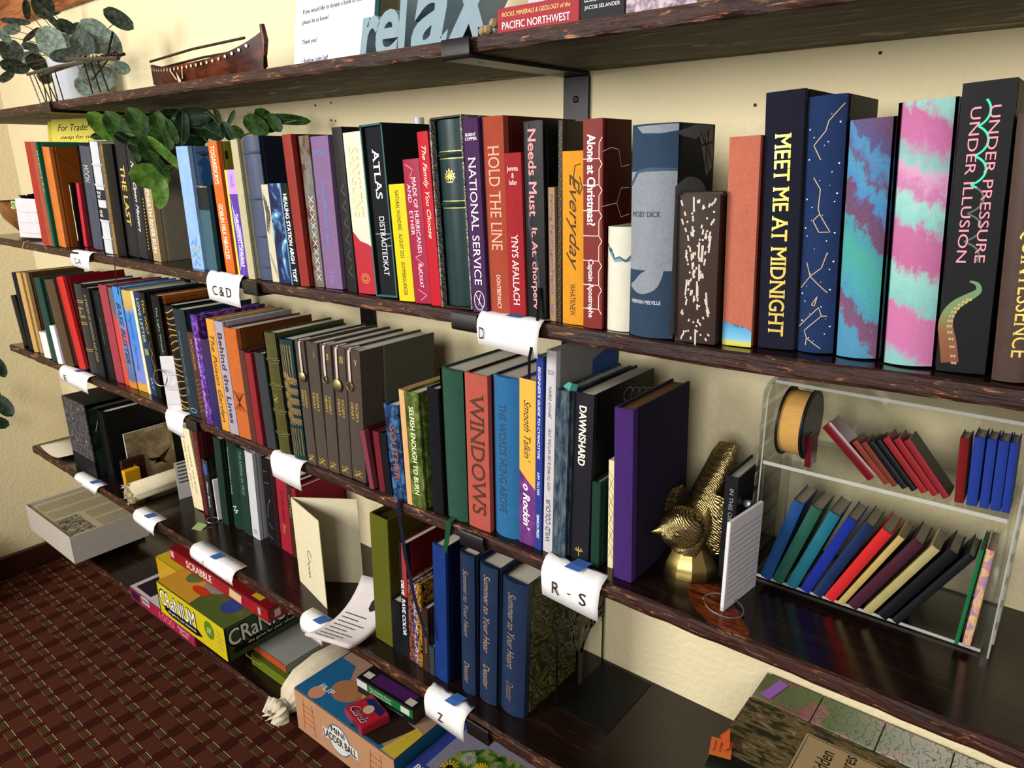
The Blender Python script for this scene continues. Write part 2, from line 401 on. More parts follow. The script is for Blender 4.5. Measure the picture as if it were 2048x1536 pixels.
def board(s, th, label, seed):
    rnd = random.Random(seed); bm = bmesh.new(); n = 150; cs = []
    for i in range(n+1):
        x = XL+(XR-XL)*i/n; z = ztop(s, x); j = lambda a: rnd.uniform(-a, a)
        prof = [(-.001, z), (-.235, z), (-.2395+j(.0006), z-.0015+j(.0008)), (-.2405+j(.0008), z-.005), (-.2405+j(.0008), z-th+.005), (-.239+j(.001), z-th+.0012+j(.0008)), (-.234, z-th), (-.001, z-th)]
        cs.append([bm.verts.new((x, y, zz)) for y, zz in prof])
    for A, B in zip(cs, cs[1:]):
        for k in range(8):
            f = bm.faces.new((A[k], A[(k+1) % 8], B[(k+1) % 8], B[k])); f.material_index = 0 if k == 0 else (1 if 1 <= k <= 5 else 2)
    for R in (cs[0], cs[-1]): f = bm.faces.new(R if R is cs[-1] else R[::-1]); f.material_index = 1
    bmesh.ops.recalc_face_normals(bm, faces=bm.faces[:])
    o = obj('shelf_board', bm); o.data.materials.append(WT); o.data.materials.append(WE); o.data.materials.append(WU)
    tag(o, label, 'shelf', 'dark stained wall shelves'); return o
board(1, .0176, 'top dark wooden shelf board with scraped front edge, seen from below', 1)
board(2, .0193, 'second dark wooden shelf board from the top, bearing the row with the whale novel', 2)
board(3, .0200, 'third dark wooden shelf board from the top, bearing the brass bird', 3)
board(4, .0230, 'fourth dark wooden shelf board, bearing the leafy cut-out metal bookend', 4)
board(5, .0240, 'lowest dark wooden shelf board just above the carpet, bearing the board games', 5)
BK = M('#1d191b', 'blackmetal')
TH = {1: .0176, 2: .0193, 3: .02, 4: .023}
def bracket(s, x, label):
    zt = ztop(s, x); zb = zt-TH[s]; t = thing('shelf_bracket', label, 'bracket', (x, 0, zb), group='black metal shelf brackets'); w2 = .0215
    obj('arm', box(-w2, w2, -.2455, -.004, -.0052, -.0006, .0008), BK, t)
    pr = [(-.2425, -.0045)]; pr = [(-.2462, -.0052), (-.2488, -.003), (-.249, .0), (-.249, TH[s]-.003), (-.2475, TH[s]-.001), (-.2455, TH[s]-.001), (-.2455, -.0005)]
    smooth(obj('front_lip', prism(pr, -w2, w2, 'x'), BK, t), 50)
    obj('wall_plate', box(-w2, w2, -.0055, -.0012, -.115, -.0052, .0008), BK, t)
    for zz in (-.035, -.09):
        sc = obj('screw', lathe([(.0048, 0), (.0046, .0012), (.003, .002), (.0001, .0022)], 16), M('#2a272b', 'metal', .45), t, (0, -.0055, zz), (math.pi/2, 0, 0))
        obj('slot', strokes([[(-.0025, 0), (.0025, 0)], [(0, -.0025), (0, .0025)]], .0008, lambda a, c: (a, c, .0023)), M('#070707'), sc)
    for yy in (-.205, -.05): obj('hole', discs([(0, yy)], .0038, lambda a, c: (a, c, -.00535), 14), M('#050505'), t)
names = {1: 'top shelf', 2: 'second shelf', 3: 'third shelf', 4: 'fourth shelf'}
for s in (1, 2, 3, 4):
    for x, wh in ((-.607, 'in the middle of the picture'), (-1.797, 'at the left of the picture')):
        if s == 4 and x < -1: continue
        if s == 3 and x < -1: x = -1.368
        bracket(s, x, 'black metal bracket under the %s, %s' % (names[s], wh))
bracket(2, -1.09, 'black metal bracket under the second shelf, below the slate ribbed book')

# ---------------------------------------------------------------- books
FO = {'gold': ('#d8b95e', 'foil'), 'silver': ('#b9bcc0', 'foil'), 'bronze': ('#9a7440', 'foil'), 'copper': ('#b5653a', 'foil')}
def fm(c): return M(*FO[c]) if c in FO else M(c, 'ink')
def shade(c, f): 
    c = c.lstrip('#'); return '#'+''.join('%02x' % max(0, min(255, int(int(c[i:i+2], 16)*f))) for i in (0, 2, 4))
def book(key, s, x, y, z, w, h, d, tilt, st):
    kind = st.get('k', 'cloth'); col = st['c']; soft = st.get('soft', False); bul = w*.17 if st.get('r', 0) else w*.03
    name = st.get('n', 'book'); cm = col if not isinstance(col, str) else M(col, kind, st.get('rough'))
    bc = st.get('cb'); bmats = cm if bc is None else (bc if not isinstance(bc, str) else M(bc, st.get('kb', kind)))
    t = thing(name, st['l'], st.get('cat', 'book'), (x, y, z+.0003+abs(math.sin(math.radians(tilt)))*w/2), (0, math.radians(tilt), math.radians(st.get('yaw', 0))), st.get('g'))
    t['group'] = st.get('g', {2: 'books on the second shelf', 3: 'books on the third shelf', 4: 'books on the fourth shelf'}.get(s, 'books'))
    fn_f = lambda a: bul*min(1.0, (2*a/w)**2)
    fs = lambda a, c: (a, fn_f(a)-.00035, c)                      # spine surface
    fr = lambda a, c: (w/2+.0003, a, c)                           # right cover surface
    tb = .0024 if not soft else .0006; gv = 0 if (soft or st.get('nogroove')) else .0011
    # spine piece
    n = 10; arc = [(-w/2+w*i/n, fn_f(-w/2+w*i/n)) for i in range(n+1)]
    cuts = [w*(-.5+i/14) for i in range(1, 14)] if (st.get('r', 0) or w > .02) else [0, -w/4, w/4]
    ysp = .009 if bc is not None else .0045
    if bc is not None and st.get('sp'): ysp = st['sp']*d
    inner = [(w/2-tb, ysp), (w/2-tb, bul+.0016), (-w/2+tb, bul+.0016), (-w/2+tb, ysp)]
    smooth(obj('spine', prism(arc+[(w/2, ysp)]+inner+[(-w/2, ysp)], 0, h), cm, t), 30)
    for sg in (-1, 1):
        e = sg*w/2
        P = [(e, ysp), (e-sg*gv, ysp+.0015), (e-sg*gv, ysp+.004), (e, ysp+.006), (e, d), (e-sg*tb, d), (e-sg*tb, ysp)]
        obj('cover_board' if not soft else 'cover', prism(P, 0, h), bmats, t)
    ins = .0028 if not soft else .0
    pm = M(st.get('pg', '#cfc8b4'), 'pages')
    if not st.get('nopages'): obj('page_block', box(-w/2+tb+.0001, w/2-tb-.0001, bul+.002, d-ins-.0005, ins+.0002, h-ins-.0002), pm, t)
    for e in st.get('ex', ()):
        op = e[0]
        if op == 'T':      # text on the spine: string, way, z centre, length, x centre, height, colour, shear, bold
            _, sx, way, zc, Lf, x0, Hf, c = e[:8]; sh = e[8] if len(e) > 8 else 0; bo = e[9] if len(e) > 9 else 0
            if way in ('flat', 'over'): text('title', sx, t, fs, x0*w, zc*h, Lf*w, Hf*h, way, fm(c), sh, bo, cuts)
            else: text('title', sx, t, fs, x0*w, zc*h, Lf*h, Hf*w, way, fm(c), sh, bo, cuts)
        elif op == 'B':    # foil bands
            for zf in e[1]: obj('foil_band', strokes([[(-w/2+w*i/8, zf*h) for i in range(9)]], .0012, fs), fm(e[2]), t)
        elif op == 'R':    # raised bands
            for zf in e[1]:
                pp = [(-w/2+w*i/8, fn_f(-w/2+w*i/8)+.0004, zf*h) for i in range(9)]
                smooth(obj('raised_band', tube(pp, .0026, 8), cm, t))
                if len(e) > 2: 
                    for dz in (-.0042, .0042): obj('foil_band', strokes([[(-w/2+w*i/8, zf*h+dz) for i in range(9)]], .0008, fs), fm(e[2]), t)
        elif op == 'F': obj('emblem', strokes([[(a*w, c*h) for a, c in pl] for pl in e[1]], e[2], fs, .0025), fm(e[3]), t)
        elif op == 'D': obj('emblem', discs([(a[0]*w, a[1]*h)+tuple(a[2:]) for a in e[1]], e[2], fs, 8), fm(e[3]), t)
        elif op == 'P':    # printed field on the spine: polygon(s)
            mt = e[2] if not isinstance(e[2], str) else M(e[2], e[3] if len(e) > 3 else 'ink')
            obj('spine_label', polys2d([[(a*w, c*h) for a, c in pl] for pl in e[1]], lambda a, c: (a, fn_f(a)-.0002, c), cuts), mt, t)
        elif op == 'CT': text('cover_title', e[1], t, fr, e[2]*d, e[3]*h, e[4]*d, e[5]*h, 'flat', fm(e[6]))
        elif op == 'CF': obj('cover_emblem', strokes([[(a*d, c*h) for a, c in pl] for pl in e[1]], e[2], fr), fm(e[3]), t)
        elif op == 'CP': obj('cover_print', polys2d([[(a*d, c*h) for a, c in pl] for pl in e[1]], fr), M(e[2], 'ink'), t)
        elif op == 'G': e[1](t, w, h, d, fs)
    return t
def quads(z0, z1, x0=-.5, x1=.5, n=8):
    """strip of narrow quads so that a printed field follows a rounded spine"""
    return [[(x0+(x1-x0)*i/n, z0), (x0+(x1-x0)*(i+1)/n, z0), (x0+(x1-x0)*(i+1)/n, z1), (x0+(x1-x0)*i/n, z1)] for i in range(n)]
def ribbon(parent, pts, wd, mat, name='ribbon_marker'):
    bm = bmesh.new(); L = []
    for p in pts: L.append((bm.verts.new((p[0]-wd/2, p[1], p[2])), bm.verts.new((p[0]+wd/2, p[1], p[2]))))
    for (a, b_), (c, d) in zip(L, L[1:]): bm.faces.new((a, b_, d, c))
    o = obj(name, bm, mat, parent); md = o.modifiers.new('s', 'SOLIDIFY'); md.thickness = .0004; return o
def whale(t, w, h, d, fs):
    # front edge print continues on the right cover
    fr = lambda a, c: (w/2+.0003, a, c)
    obj('cover_emblem', polys2d([[(0, .955*h), (.5*d, .995*h), (.95*d, .995*h), (.5*d, .93*h), (.2*d, .94*h)], curve_pts([(0.004, .72*h), (.35*d, .76*h), (.72*d, .73*h), (.9*d, .62*h), (.93*d, .45*h)])+[(.93*d, .02*h), (.01*d, .02*h)]], fr), M('#6d7075'), t)
    obj('cover_emblem', polys2d([[(.55*d, .98*h), (.75*d, .99*h), (.95*d, .8*h), (.8*d, .76*h)], [(.78*d, .99*h), (.93*d, .99*h), (.97*d, .86*h), (.95*d, .8*h)]], fr), M('#7a7468'), t)
    obj('cover_emblem', strokes([[(.6*d, .97*h), (.95*d, .82*h)], [(.7*d, .99*h), (.85*d, .78*h)], [(.85*d, .99*h), (.75*d, .79*h)], [(.62*d, .9*h), (.97*d, .92*h)]], .002, fr), M('#1a1a1c'), t)
def stitches(t, w, h, d, fs):
    rnd = random.Random(5); P = []; Dd = []
    for i in range(85):
        v = rnd.uniform(.03, .97); sp_ = .17+.24*abs(math.cos(math.pi*v)); a = rnd.uniform(-1, 1)*sp_
        L = rnd.uniform(.012, .045) if i % 9 else .11; tl = a*.35*(1 if v > .5 else -1)
        P.append([((a-tl*.1)*w, (v-L/2)*h), ((a+tl*.25)*w, min(.985, v+L/2)*h)])
        if i % 3 == 0: Dd.append((rnd.uniform(-1, 1)*sp_*w, rnd.uniform(.03, .97)*h))
    o = obj('stitching', strokes(P, .0018, fs, .0025), M('#cfc4b4', 'gloss'), t); md = o.modifiers.new('s', 'SOLIDIFY'); md.thickness = .0008
    obj('bead', discs(Dd, .0011, fs, 8), M('#d8cec0', 'gloss'), t)
    obj('cover_flap', box(-w/2+.002, w/2+.002, .004, .012, h-.003, h+.003, .001), M('#33231b', 'leather'), t)
def crosses(t, w, h, d, fs):
    for i in range(10):
        z = (.07+.058*i)*h
        obj('cross_stitch', strokes([[(-.12*w, z-.005), (.34*w, z+.005)], [(-.12*w, z+.005), (.34*w, z-.005)]], .0011, fs, .0025), M('#e8ded0'), t)
CONST = [[[(.45, .965), (.1, .905), (.04, .87)], [(.04, .87), (-.26, .82), (-.05, .765)]], [[(-.22, .70), (-.02, .655), (-.05, .58), (.0, .56), (.28, .49), (.0, .49), (-.18, .535), (.0, .56)]],
         [[(.24, .41), (.12, .35), (-.18, .315), (-.45, .265)], [(-.3, .37), (-.18, .315), (.3, .25)]], [[(-.1, .2), (.05, .235), (-.02, .195), (-.1, .2)], [(-.45, .105), (.1, .19), (.18, .155), (-.28, .09), (-.2, .06), (-.22, .03)], [(-.2, .06), (.2, .02)], [(.18, .155), (.32, .155)]]]
STARS = [((math.sin(i*7.31)*.4), (.05+.9*((i*.6180339) % 1)), .00035+.0002*(i % 3)) for i in range(40)]
def sterm(seg): return [p for g in seg for p in g]
def tentacle(t, w, h, d, fs):
    P = [(.02, .335), (.17, .325), (.2, .30), (.0, .275), (-.2, .25), (-.34, .215), (-.38, .17), (-.3, .11), (-.22, .035)]
    W = [.0015, .003, .0045, .0065, .008, .0095, .011, .0125, .013]
    PW = curve_pts([(a, c, w_) for (a, c), w_ in zip(P, W)]); P0 = P; P = [q[:2] for q in PW]; W = [q[2] for q in PW]
    bm = bmesh.new(); L = []
    for i, (a, c) in enumerate(P):
        p = Vector((a*w, c*h)); q = Vector((P[min(len(P)-1, i+1)][0]*w, P[min(len(P)-1, i+1)][1]*h))-Vector((P[max(0, i-1)][0]*w, P[max(0, i-1)][1]*h)); q.normalize(); nn = Vector((-q.y, q.x))*W[i]/2
        L.append((bm.verts.new(fs(*(p+nn))), bm.verts.new(fs(*(p-nn)))))
    for (a, b_), (c, e) in zip(L, L[1:]): bm.faces.new((a, b_, e, c))
    obj('tentacle_emblem', bm, pattern('tentacle_foil', p_z([(.0, '6fc9b0'), (.12, '7a4a38'), (.5, '8a5f45'), (.7, '7d8f5f'), (1, '6f9468')], .08, .012, 120), .3), t)
    obj('sucker', discs([(P[i][0]*w+.002+.002*k, P[i][1]*h) for i in range(16, len(P), 2) for k in (0, 1)], .0012, lambda a, c: (a, -.0009, c), 8), M('#b79a6e', 'foil'), t)
def neonscript(t, w, h, d, fs):
    pts = []
    for i in range(90):
        u = i/89; pts.append((( -.02+.18*math.sin(u*34)*(.5+.4*u)) * w, (.93-.52*u+.012*math.cos(u*34))*h))
    obj('script_title', strokes([pts[:50]], .0016, fs, .0025), M('#3fc6a0', 'ink'), t); obj('script_title', strokes([pts[49:]], .0014, fs, .0025), M('#4d5a4c', 'ink'), t)
def leaves(t, w, h, d, fs):
    P = []
    for i in range(7):
        a = -1+i/3.0
        P.append([(0, .33*h), (a*.28*w, (.38+.02*abs(a))*h), (a*.47*w, .43*h)]); P.append([(0, .33*h), (a*.3*w, .285*h), (a*.47*w, .255*h)])
    P.append([(-.45*w, .43*h), (0, .355*h), (.45*w, .43*h)]); obj('leaf_emblem', strokes(P, .0008, fs, .0025), M('#3b1a10'), t)
def woven(t, w, h, d, fs):
    P = [[(( -.3+.12*i)*w, .96*h), ((-.3+.12*i)*w, .69*h)] for i in range(6)]+[[((-.26+.12*i)*w, .27*h), ((-.26+.12*i)*w, .04*h)] for i in range(6)]
    for k in range(10):
        cx = (-.25 if k % 2 else .2)*w; cz = (.3+.042*k)*h
        for r in range(5): P.append([(max(-.45*w, min(.45*w, cx+(.004+.0032*r)*math.cos(q*.35))), cz+(.004+.0032*r)*math.sin(q*.35)*.7) for q in range(10)])
    obj('thread', strokes(P, .0013, fs, .0025), M('#b08c52', 'foil'), t)
def feather(t, w, h, d, fs):
    P = []
    for k in range(16):
        z = (.06+.058*k)*h; P.append([((-.5+.1*i)*w, z+.014*h*math.sin(i*.5+k)+.03*h*(i/10)*(1 if k > 8 else -.3)) for i in range(11)])
    obj('foil_pattern', strokes(P, .0021, fs, .0025), M('#c99b4e', 'foil'), t)
def charm(dx, r, label_):
    def f(t, w, h, d, fs):
        c = M('#cdb9b0', 'cloth')
        ribbon(t, [(dx*w, .02, h+.0006), (dx*w, .002, h+.0008), (dx*w, -.0012, h-.004), (dx*w, -.0016, h-.03), (dx*w+.001, -.002, h-.052)], .0048, c)
        z = h-.052-r
        if r > .008: smooth(obj('charm', lathe([(r, 0), (r*.98, .0015), (r*.7, .003), (.0002, .0036)], 20), M('#8f8058', 'metal', .45), t, (dx*w+.001, -.0022, z), (math.pi/2, 0, 0)))
        else: smooth(obj('charm', tube([(dx*w+r*math.cos(a*.5236), -.003, z+r*math.sin(a*.5236)) for a in range(12)], .0013, 6, closed=True), M('#8f8058', 'metal', .45), t))
    return f
def swords(t, w, h, d, fs):
    P = [[(-.3*w, .075*h), (.3*w, .03*h)], [(-.3*w, .03*h), (.3*w, .075*h)], [(-.02*w, .075*h), (.14*w, .082*h), (.1*w, .062*h), (-.1*w, .035*h)], [(-.12*w, .028*h), (-.28*w, .045*h)]]
    obj('swords_emblem', strokes(P, .0012, fs, .0025), M(*FO['gold']), t)
def pal(t, w, h, d, fs):
    P = []
    for a in range(-3, 4):
        an = a*.5; L = .011-.0008*abs(a); cx, cz = math.sin(an), math.cos(an)
        P.append([((u*cx*L+.0016*math.sin(u*3.14)*cz), .70*h+(u*cz*L-.0016*math.sin(u*3.14)*cx)) for u in (0, .25, .5, .75, 1)]+[((u*cx*L-.0016*math.sin(u*3.14)*cz), .70*h+(u*cz*L+.0016*math.sin(u*3.14)*cx)) for u in (1, .75, .5, .25, 0)])
    for sg in (-1, 1): P.append([(sg*(.002+.004*math.cos(q*.7)), .69*h-.003*math.sin(q*.7)) for q in range(6)])
    obj('palmette_emblem', strokes(P, .0009, fs, .0025), M(*FO['gold']), t)
SL = '#3d4450'
ST = {
'red_a': dict(l='red cloth book at the very left end of the second shelf row', c='#a33a2e'),
'redbrown': dict(l='reddish brown book squeezed right of the leftmost red one', c='#9a4a38', k='leather'),
'green': dict(l='tall green book under the yellow sticky notes, pale title on spine', c='#1f6a4e', ex=[('T', 'KNOTTY', 'down', .72, .4, 0, .4, '#cfd8c8')]),
'orange': dict(l='orange leather book with plain spine and burnt orange cover', c='#c87433', k='leather', cb='#8a4a14', kb='plain', ex=[('CF', [[(.02, .98), (.98, .45)]], .0008, '#3a1e0c')]),
'blackwave': dict(l='small black book with white wavy lines against the orange cover', c='#16120f', k='plain', nogroove=1, ex=[('F', [[(-.4, .97), (-.2, .8), (-.3, .6), (.0, .4), (.1, .1)], [(-.1, .97), (.0, .8), (-.1, .6), (.2, .35), (.3, .1)]], .0016, '#cfc0a8')]),
'pinkred': dict(l='small pinkish red book beside the black one with wavy lines', c='#c23645', k='plain'),
'slate': dict(l='slate grey leather book with silver lettering in the left group of the second shelf', c='#474b58', k='leather', r=1, ex=[('T', 'MOON', 'down', .74, .16, .1, .3, 'silver')]),
'whiteband': dict(l='white book with rounded sections and two black lettered bands', c='#c9cbce', k='plain', r=1, ex=[('R', [.14, .3, .62, .8]), ('P', quads(.49, .58), '#121214'), ('P', quads(.31, .42), '#121214'), ('T', 'MX\nRE', 'flat', .535, .45, 0, .06, '#e8e8e8'), ('T', 'LE\nIIK', 'flat', .365, .35, 0, .06, '#e8e8e8')]),
'gold': dict(l='thin gold spined book between the white one and a black one', c='#93713a', k='plain', cb='#121212', ex=[('T', 'LIKE A RIVER UNDER MOONLIT LEAVES', 'down', .62, .66, 0, .45, '#4e3a18')]),
'black1': dict(l='plain black book left of the one lettered THE LAST', c='#0f0f12', k='plain'),
'thelast': dict(l='black book with THE LAST in gold capitals down its spine', c='#242428', k='plain', cb='#141416', ex=[('T', 'THE LAST', 'down', .52, .50, 0, .4, 'gold', 0, .02)]),
'ninth': dict(l='dark grey book with white handwritten title, right of THE LAST', c='#2a2a30', k='plain', ex=[('T', 'Nine Open Matters', 'down', .53, .6, 0, .42, '#e6e2da', .4)]),
'dots': dict(l='short black book edged with a column of gold beads', c='#101010', k='plain', ex=[('D', [(.1, .12+i*.036) for i in range(16)], .0016, 'gold')]),
'beige': dict(l='beige spined book with taupe cover and cream title under the plant', c='#a8906a', cb='#948a74', kb='cloth', sp=.1, ex=[('T', 'BENEATH RIVER RUN', 'down', .44, .7, 0, .45, '#e4dcc4')]),
'peacock': dict(l='pale blue cloth book with a dark blue peacock on its cover', c='#8fb0d8', k='suede', cb='#5f7fae', kb='plain', g='books on the second shelf', ex=[('F', [[(-.3, .2), (-.1, .24), (.1, .2), (.2, .27)], [(-.3, .1), (0, .14), (.3, .08)], [(-.2, .03), (0, .07), (.25, .03)]], .003, '#4f86bd'), ('F', [[(-.35, .15), (-.1, .18), (.2, .14), (.35, .2)], [(-.2, .06), (.1, .11), (.4, .12)]], .0025, '#8b9a78'),
    ('CP', [[(.1, .86), (.16, .9), (.22, .91), (.26, .87), (.27, .82), (.31, .77), (.4, .74), (.46, .76), (.4, .7), (.28, .68), (.2, .7), (.2, .6), (.15, .68), (.13, .76), (.17, .83)]], '#1f4f86'), ('CF', [[(.2, .92), (.1+.035*i, .965-.004*abs(i-3))] for i in range(7)], .0012, '#1b2a44')]),
'tealsmall': dict(l='small dusty teal book with a black cap band in front of the peacock cover', c='#3f5f6c', k='plain', cb='#101314', nogroove=1, ex=[('P', quads(.72, 1.0), '#0d0e10'), ('P', quads(.98, 1.0), '#d8d8d8')]),
'orange2': dict(l='bright orange spined book with white lettering and olive cover reading IF BIG', c='#d8692a', k='plain', cb='#7f7a20', kb='plain', ex=[('T', 'TOGARESCRYS', 'down', .83, .28, 0, .45, '#ecd8c0', 0, .02), ('T', 'GOBLIN MILK MIRACLES', 'down', .33, .42, 0, .45, '#ecd8c0', 0, .02), ('CT', 'IF', .2, .9, .22, .06, '#15150f'), ('CT', 'BIG', .35, .8, .3, .06, '#15150f')]),
'purplesm': dict(l='small purple book with white tangled lines and a yellow edge', c='#5b3aa0', k='plain', ex=[('P', quads(0, 1, -.5, -.3, 1), '#d8c040'), ('P', quads(.78, 1, -.3, .5, 4), '#a884d8'), ('T', 'TANGLED', 'down', .9, .12, .1, .25, '#5a3a80'), ('F', [[(math.sin(i*2.1+j)*.3+.08, .02+.75*((i*.37+j*.2) % 1)) for i in range(7)] for j in range(4)], .0006, '#b8a8e8'), ('T', 'THIS MOMENT OF PURPLE', 'down', .35, .5, .1, .3, '#e2dcf4')]),
'cream': dict(l='narrow cream cloth book left of the slate blue ribbed book', c='#b9b18e'),
'slateribbed': dict(l='slate blue leather book with raised bands and navy cover', c='#454f68', k='leather', r=1, cb='#1a2030', kb='plain', ex=[('R', [.1, .32, .58, .89])]),
'whitepat': dict(l='short cream book with grey line drawing on its spine', c='#c8c0a6', k='plain', ex=[('F', [[(math.sin(i*2.3+j*1.7)*.4, .5+.45*((i*.41+j*.3) % 1)) for i in range(8)] for j in range(3)]+[[(-.3, .3), (.4, .1)], [(-.3, .25), (.45, .05)]], .0006, '#3a3a3a')]),
'shibori': dict(l='short indigo book with white tie-dyed spots beside the healing station one', c=('x', 'shibori'), ex=[]),
'healing': dict(l='short black book with HEALING STATION in white capitals', c='#101216', k='plain', ex=[('P', quads(0, 1, -.5, -.32, 1), '#4f7f9f'), ('T', 'HEALING STATION ARGH', 'down', .56, .68, .08, .42, '#e9e9e9', 0, .03), ('T', 'TOFT', 'down', .1, .13, .08, .42, '#e9e9e9', 0, .03)]),
'red3': dict(l='plain brick red book left of the one with white cross-stitches', c='#8c2a24', k='leather', cb='#5c1512', kb='plain'),
'mapstitch': dict(l='weathered brown and blue book with a column of white cross-stitches', c=('x', 'oldmap'), ex=[('G', crosses)]),
'purple': dict(l='lilac book with dark purple cover and blue handwriting', c='#80648a', k='plain', cb='#2a1a30', kb='plain', ex=[('T', 'KINTSUGI', 'flat', .9, .7, 0, .03, '#5a8ac0', .3), ('T', 'Greenberry Cakes', 'down', .5, .42, 0, .3, '#5577b0', .4), ('T', 'T. Cole', 'down', .08, .08, 0, .3, '#7a74c0', .4)]),
'blackornate': dict(l='tall black hardback with black scallops, left of the white and red book', c='#1a191c', k='leather', ex=[('F', [[(.3, .1+.1*i), (-.1, .13+.1*i), (.3, .17+.1*i)] for i in range(6)], .002, '#3c3c40')]),
'sanguine': dict(l='white book with cream raised title and blood red lower part', c='#d9d2c0', k='plain', ex=[('P', [[(-.5, 0), (.5, 0), (.5, .3), (.3, .32), (-.1, .34), (-.5, .4)]], '#9a1a28'), ('T', 'SANGUINE', 'down', .7, .42, -.02, .5, '#c9bd88', 0, .01), ('F', [[(.0+.22*math.cos(i*.7), .1+.03*math.sin(i*.7)) for i in range(10)], [(.0+.12*math.cos(i*.7), .1+.017*math.sin(i*.7)) for i in range(10)]], .0008, 'gold')]),
'yellow': dict(l='short bright yellow book titled NATURAL WONDERS', c='#dcc61c', k='plain', ex=[('T', 'NATURAL WONDERS   AUGUST 2023   GLIMMERGLANCER', 'down', .5, .9, 0, .22, '#2a2a08')]),
'magenta': dict(l='magenta red book titled MADE OF HURRICANES AND ETHER', c='#9c1f42', k='leather', ex=[('T', 'MADE OF HURRICANES', 'down', .62, .52, .12, .24, '#e7c8cf'), ('T', 'AND   ETHER', 'down', .66, .35, -.22, .22, '#e7c8cf'), ('T', 'BLACKKAT', 'down', .2, .17, .05, .22, '#e7c8cf'), ('F', [[(-.35, .97), (.1, .93), (-.1, .88), (.2, .85)], [(.2, .35), (-.2, .33), (.3, .28), (-.1, .25), (.2, .22)], [(-.2, .1), (.3, .06), (-.1, .02)]], .0009, '#d88aa0')]),
'family': dict(l='narrow scarlet book with cream italic title, right of the magenta one', c='#b81c2c', k='plain', ex=[('T', 'The Family You Choose', 'down', .66, .52, 0, .5, '#ece4cc', .4)]),
'national': dict(l='purple book titled NATIONAL SERVICE in white capitals', c='#4b2f55', k='cloth', ex=[('T', 'BURNT\nCOPPER', 'flat', .91, .8, 0, .035, '#e6e0d8', 0, .02), ('T', 'NATIONAL SERVICE', 'down', .48, .66, 0, .5, '#dcd6de'), ('F', [[(.36*math.cos(i*.45), .065+.052*math.sin(i*.45)) for i in range(15)], [(-.25, .1), (.2, .03)], [(.1, .1), (-.05, .04)]], .0009, '#dcd6de')]),
'holdline': dict(l='rust coloured cloth book titled HOLD THE LINE in outline capitals', c='#a34a36', k='cloth', cb='#4a1110', kb='plain', sp=.07, ex=[('T', 'HOLD THE LINE', 'down', .6, .52, 0, .55, '#d59a86'), ('T', 'DONTBEFANCY', 'down', .12, .18, 0, .2, '#e6c8b8')]),
'ynys': dict(l='shorter crimson cloth book titled YNYS AFALLACH', c='#9c2c30', k='cloth', ex=[('T', 'Jemma\n&\nIofan', 'flat', .87, .65, 0, .11, '#ecdcd4'), ('T', 'YNYS AFALLACH', 'down', .3, .44, 0, .38, '#ecdcd4')]),
'needs': dict(l='black book with pink lettering on a torn black spine', c='#101012', k='leather', ex=[('T', 'Needs Must', 'down', .75, .42, -.05, .42, '#d08a88', 0, .02), ('T', 'It. At. chorperv', 'down', .27, .42, -.05, .4, '#d08a88', 0, .02), ('F', [[(-.3, .99), (-.2, .7), (-.3, .5), (.1, .3), (.2, .1)]], .004, '#2c2f36')]),
'dotcover': dict(l='very thin brown book with dotted spine behind the tan and yellow ones', c='#3a3024', k='leather', ex=[('D', [((i % 3-1)*.25, .02+.96*i/60) for i in range(60)], .0005, '#9a8a68')]),
'pairing': dict(l='short tan book with violet title Pairing Pendragon, Merlin', c='#a78a62', k='cloth', ex=[('T', 'Pairing Pendragon/Merlin', 'down', .58, .74, 0, .55, '#5a4a9a'), ('T', 'ANGW', 'down', .09, .09, 0, .4, '#5a4a9a')]),
'everyday': dict(l='amber yellow cloth book titled Everyday in black script', c='#d9952e', k='cloth', ex=[('T', 'Everyday', 'down', .6, .55, 0, .6, '#3a2408', .5), ('F', [[(.3, .86), (.42, .8), (.3, .76), (.0, .82), (.1, .92), (.35, .93)]], .001, '#3a2408'), ('T', 'WHATKNEW', 'down', .15, .19, 0, .26, '#3a2408')]),
'alone': dict(l='dark red book with honeycomb stitched spine asking Alone at Christmas?', c='#7e302c', k='plain', cb='#4c0f0e', kb='plain', sp=.08, ex=[('T', 'Alone at Christmas?', 'down', .72, .42, -.05, .42, '#eadcd6', 0, .03), ('T', 'Captain Apostrophe', 'down', .2, .29, -.1, .36, '#eadcd6', 0, .02), ('F', [p for i in range(7) for p in ([(-.5, .1+.12*i), (.35, .1+.12*i), (.5, .075+.12*i)], [(.35, .1+.12*i), (.35, .17+.12*i), (.5, .195+.12*i)])], .0008, '#e0cfc4'), ('CF', [[(0, .85), (.3, .87), (.55, .86), (.65, .78), (.95, .79)], [(0, .6), (.5, .61), (.65, .68), (.95, .68)], [(.5, .61), (.65, .54), (.95, .55)]], .0009, '#e0cfc4')]),
'whitemt': dict(l='short off-white book with a jagged blue-grey mountain line, beside the whale novel', c='#c2bfae', k='paper', r=1, rough=.6, ex=[('F', [[(-.45, .84), (-.3, .76), (-.28, .8), (-.1, .7), (.1, .72), (.3, .68), (.5, .74)]], .0016, '#2f4a5a'), ('P', [[(-.45, .82), (-.3, .74), (-.1, .67), (.5, .69), (.5, .73), (.3, .67), (.1, .71), (-.1, .69), (-.28, .79)]], '#6c8a98')]),
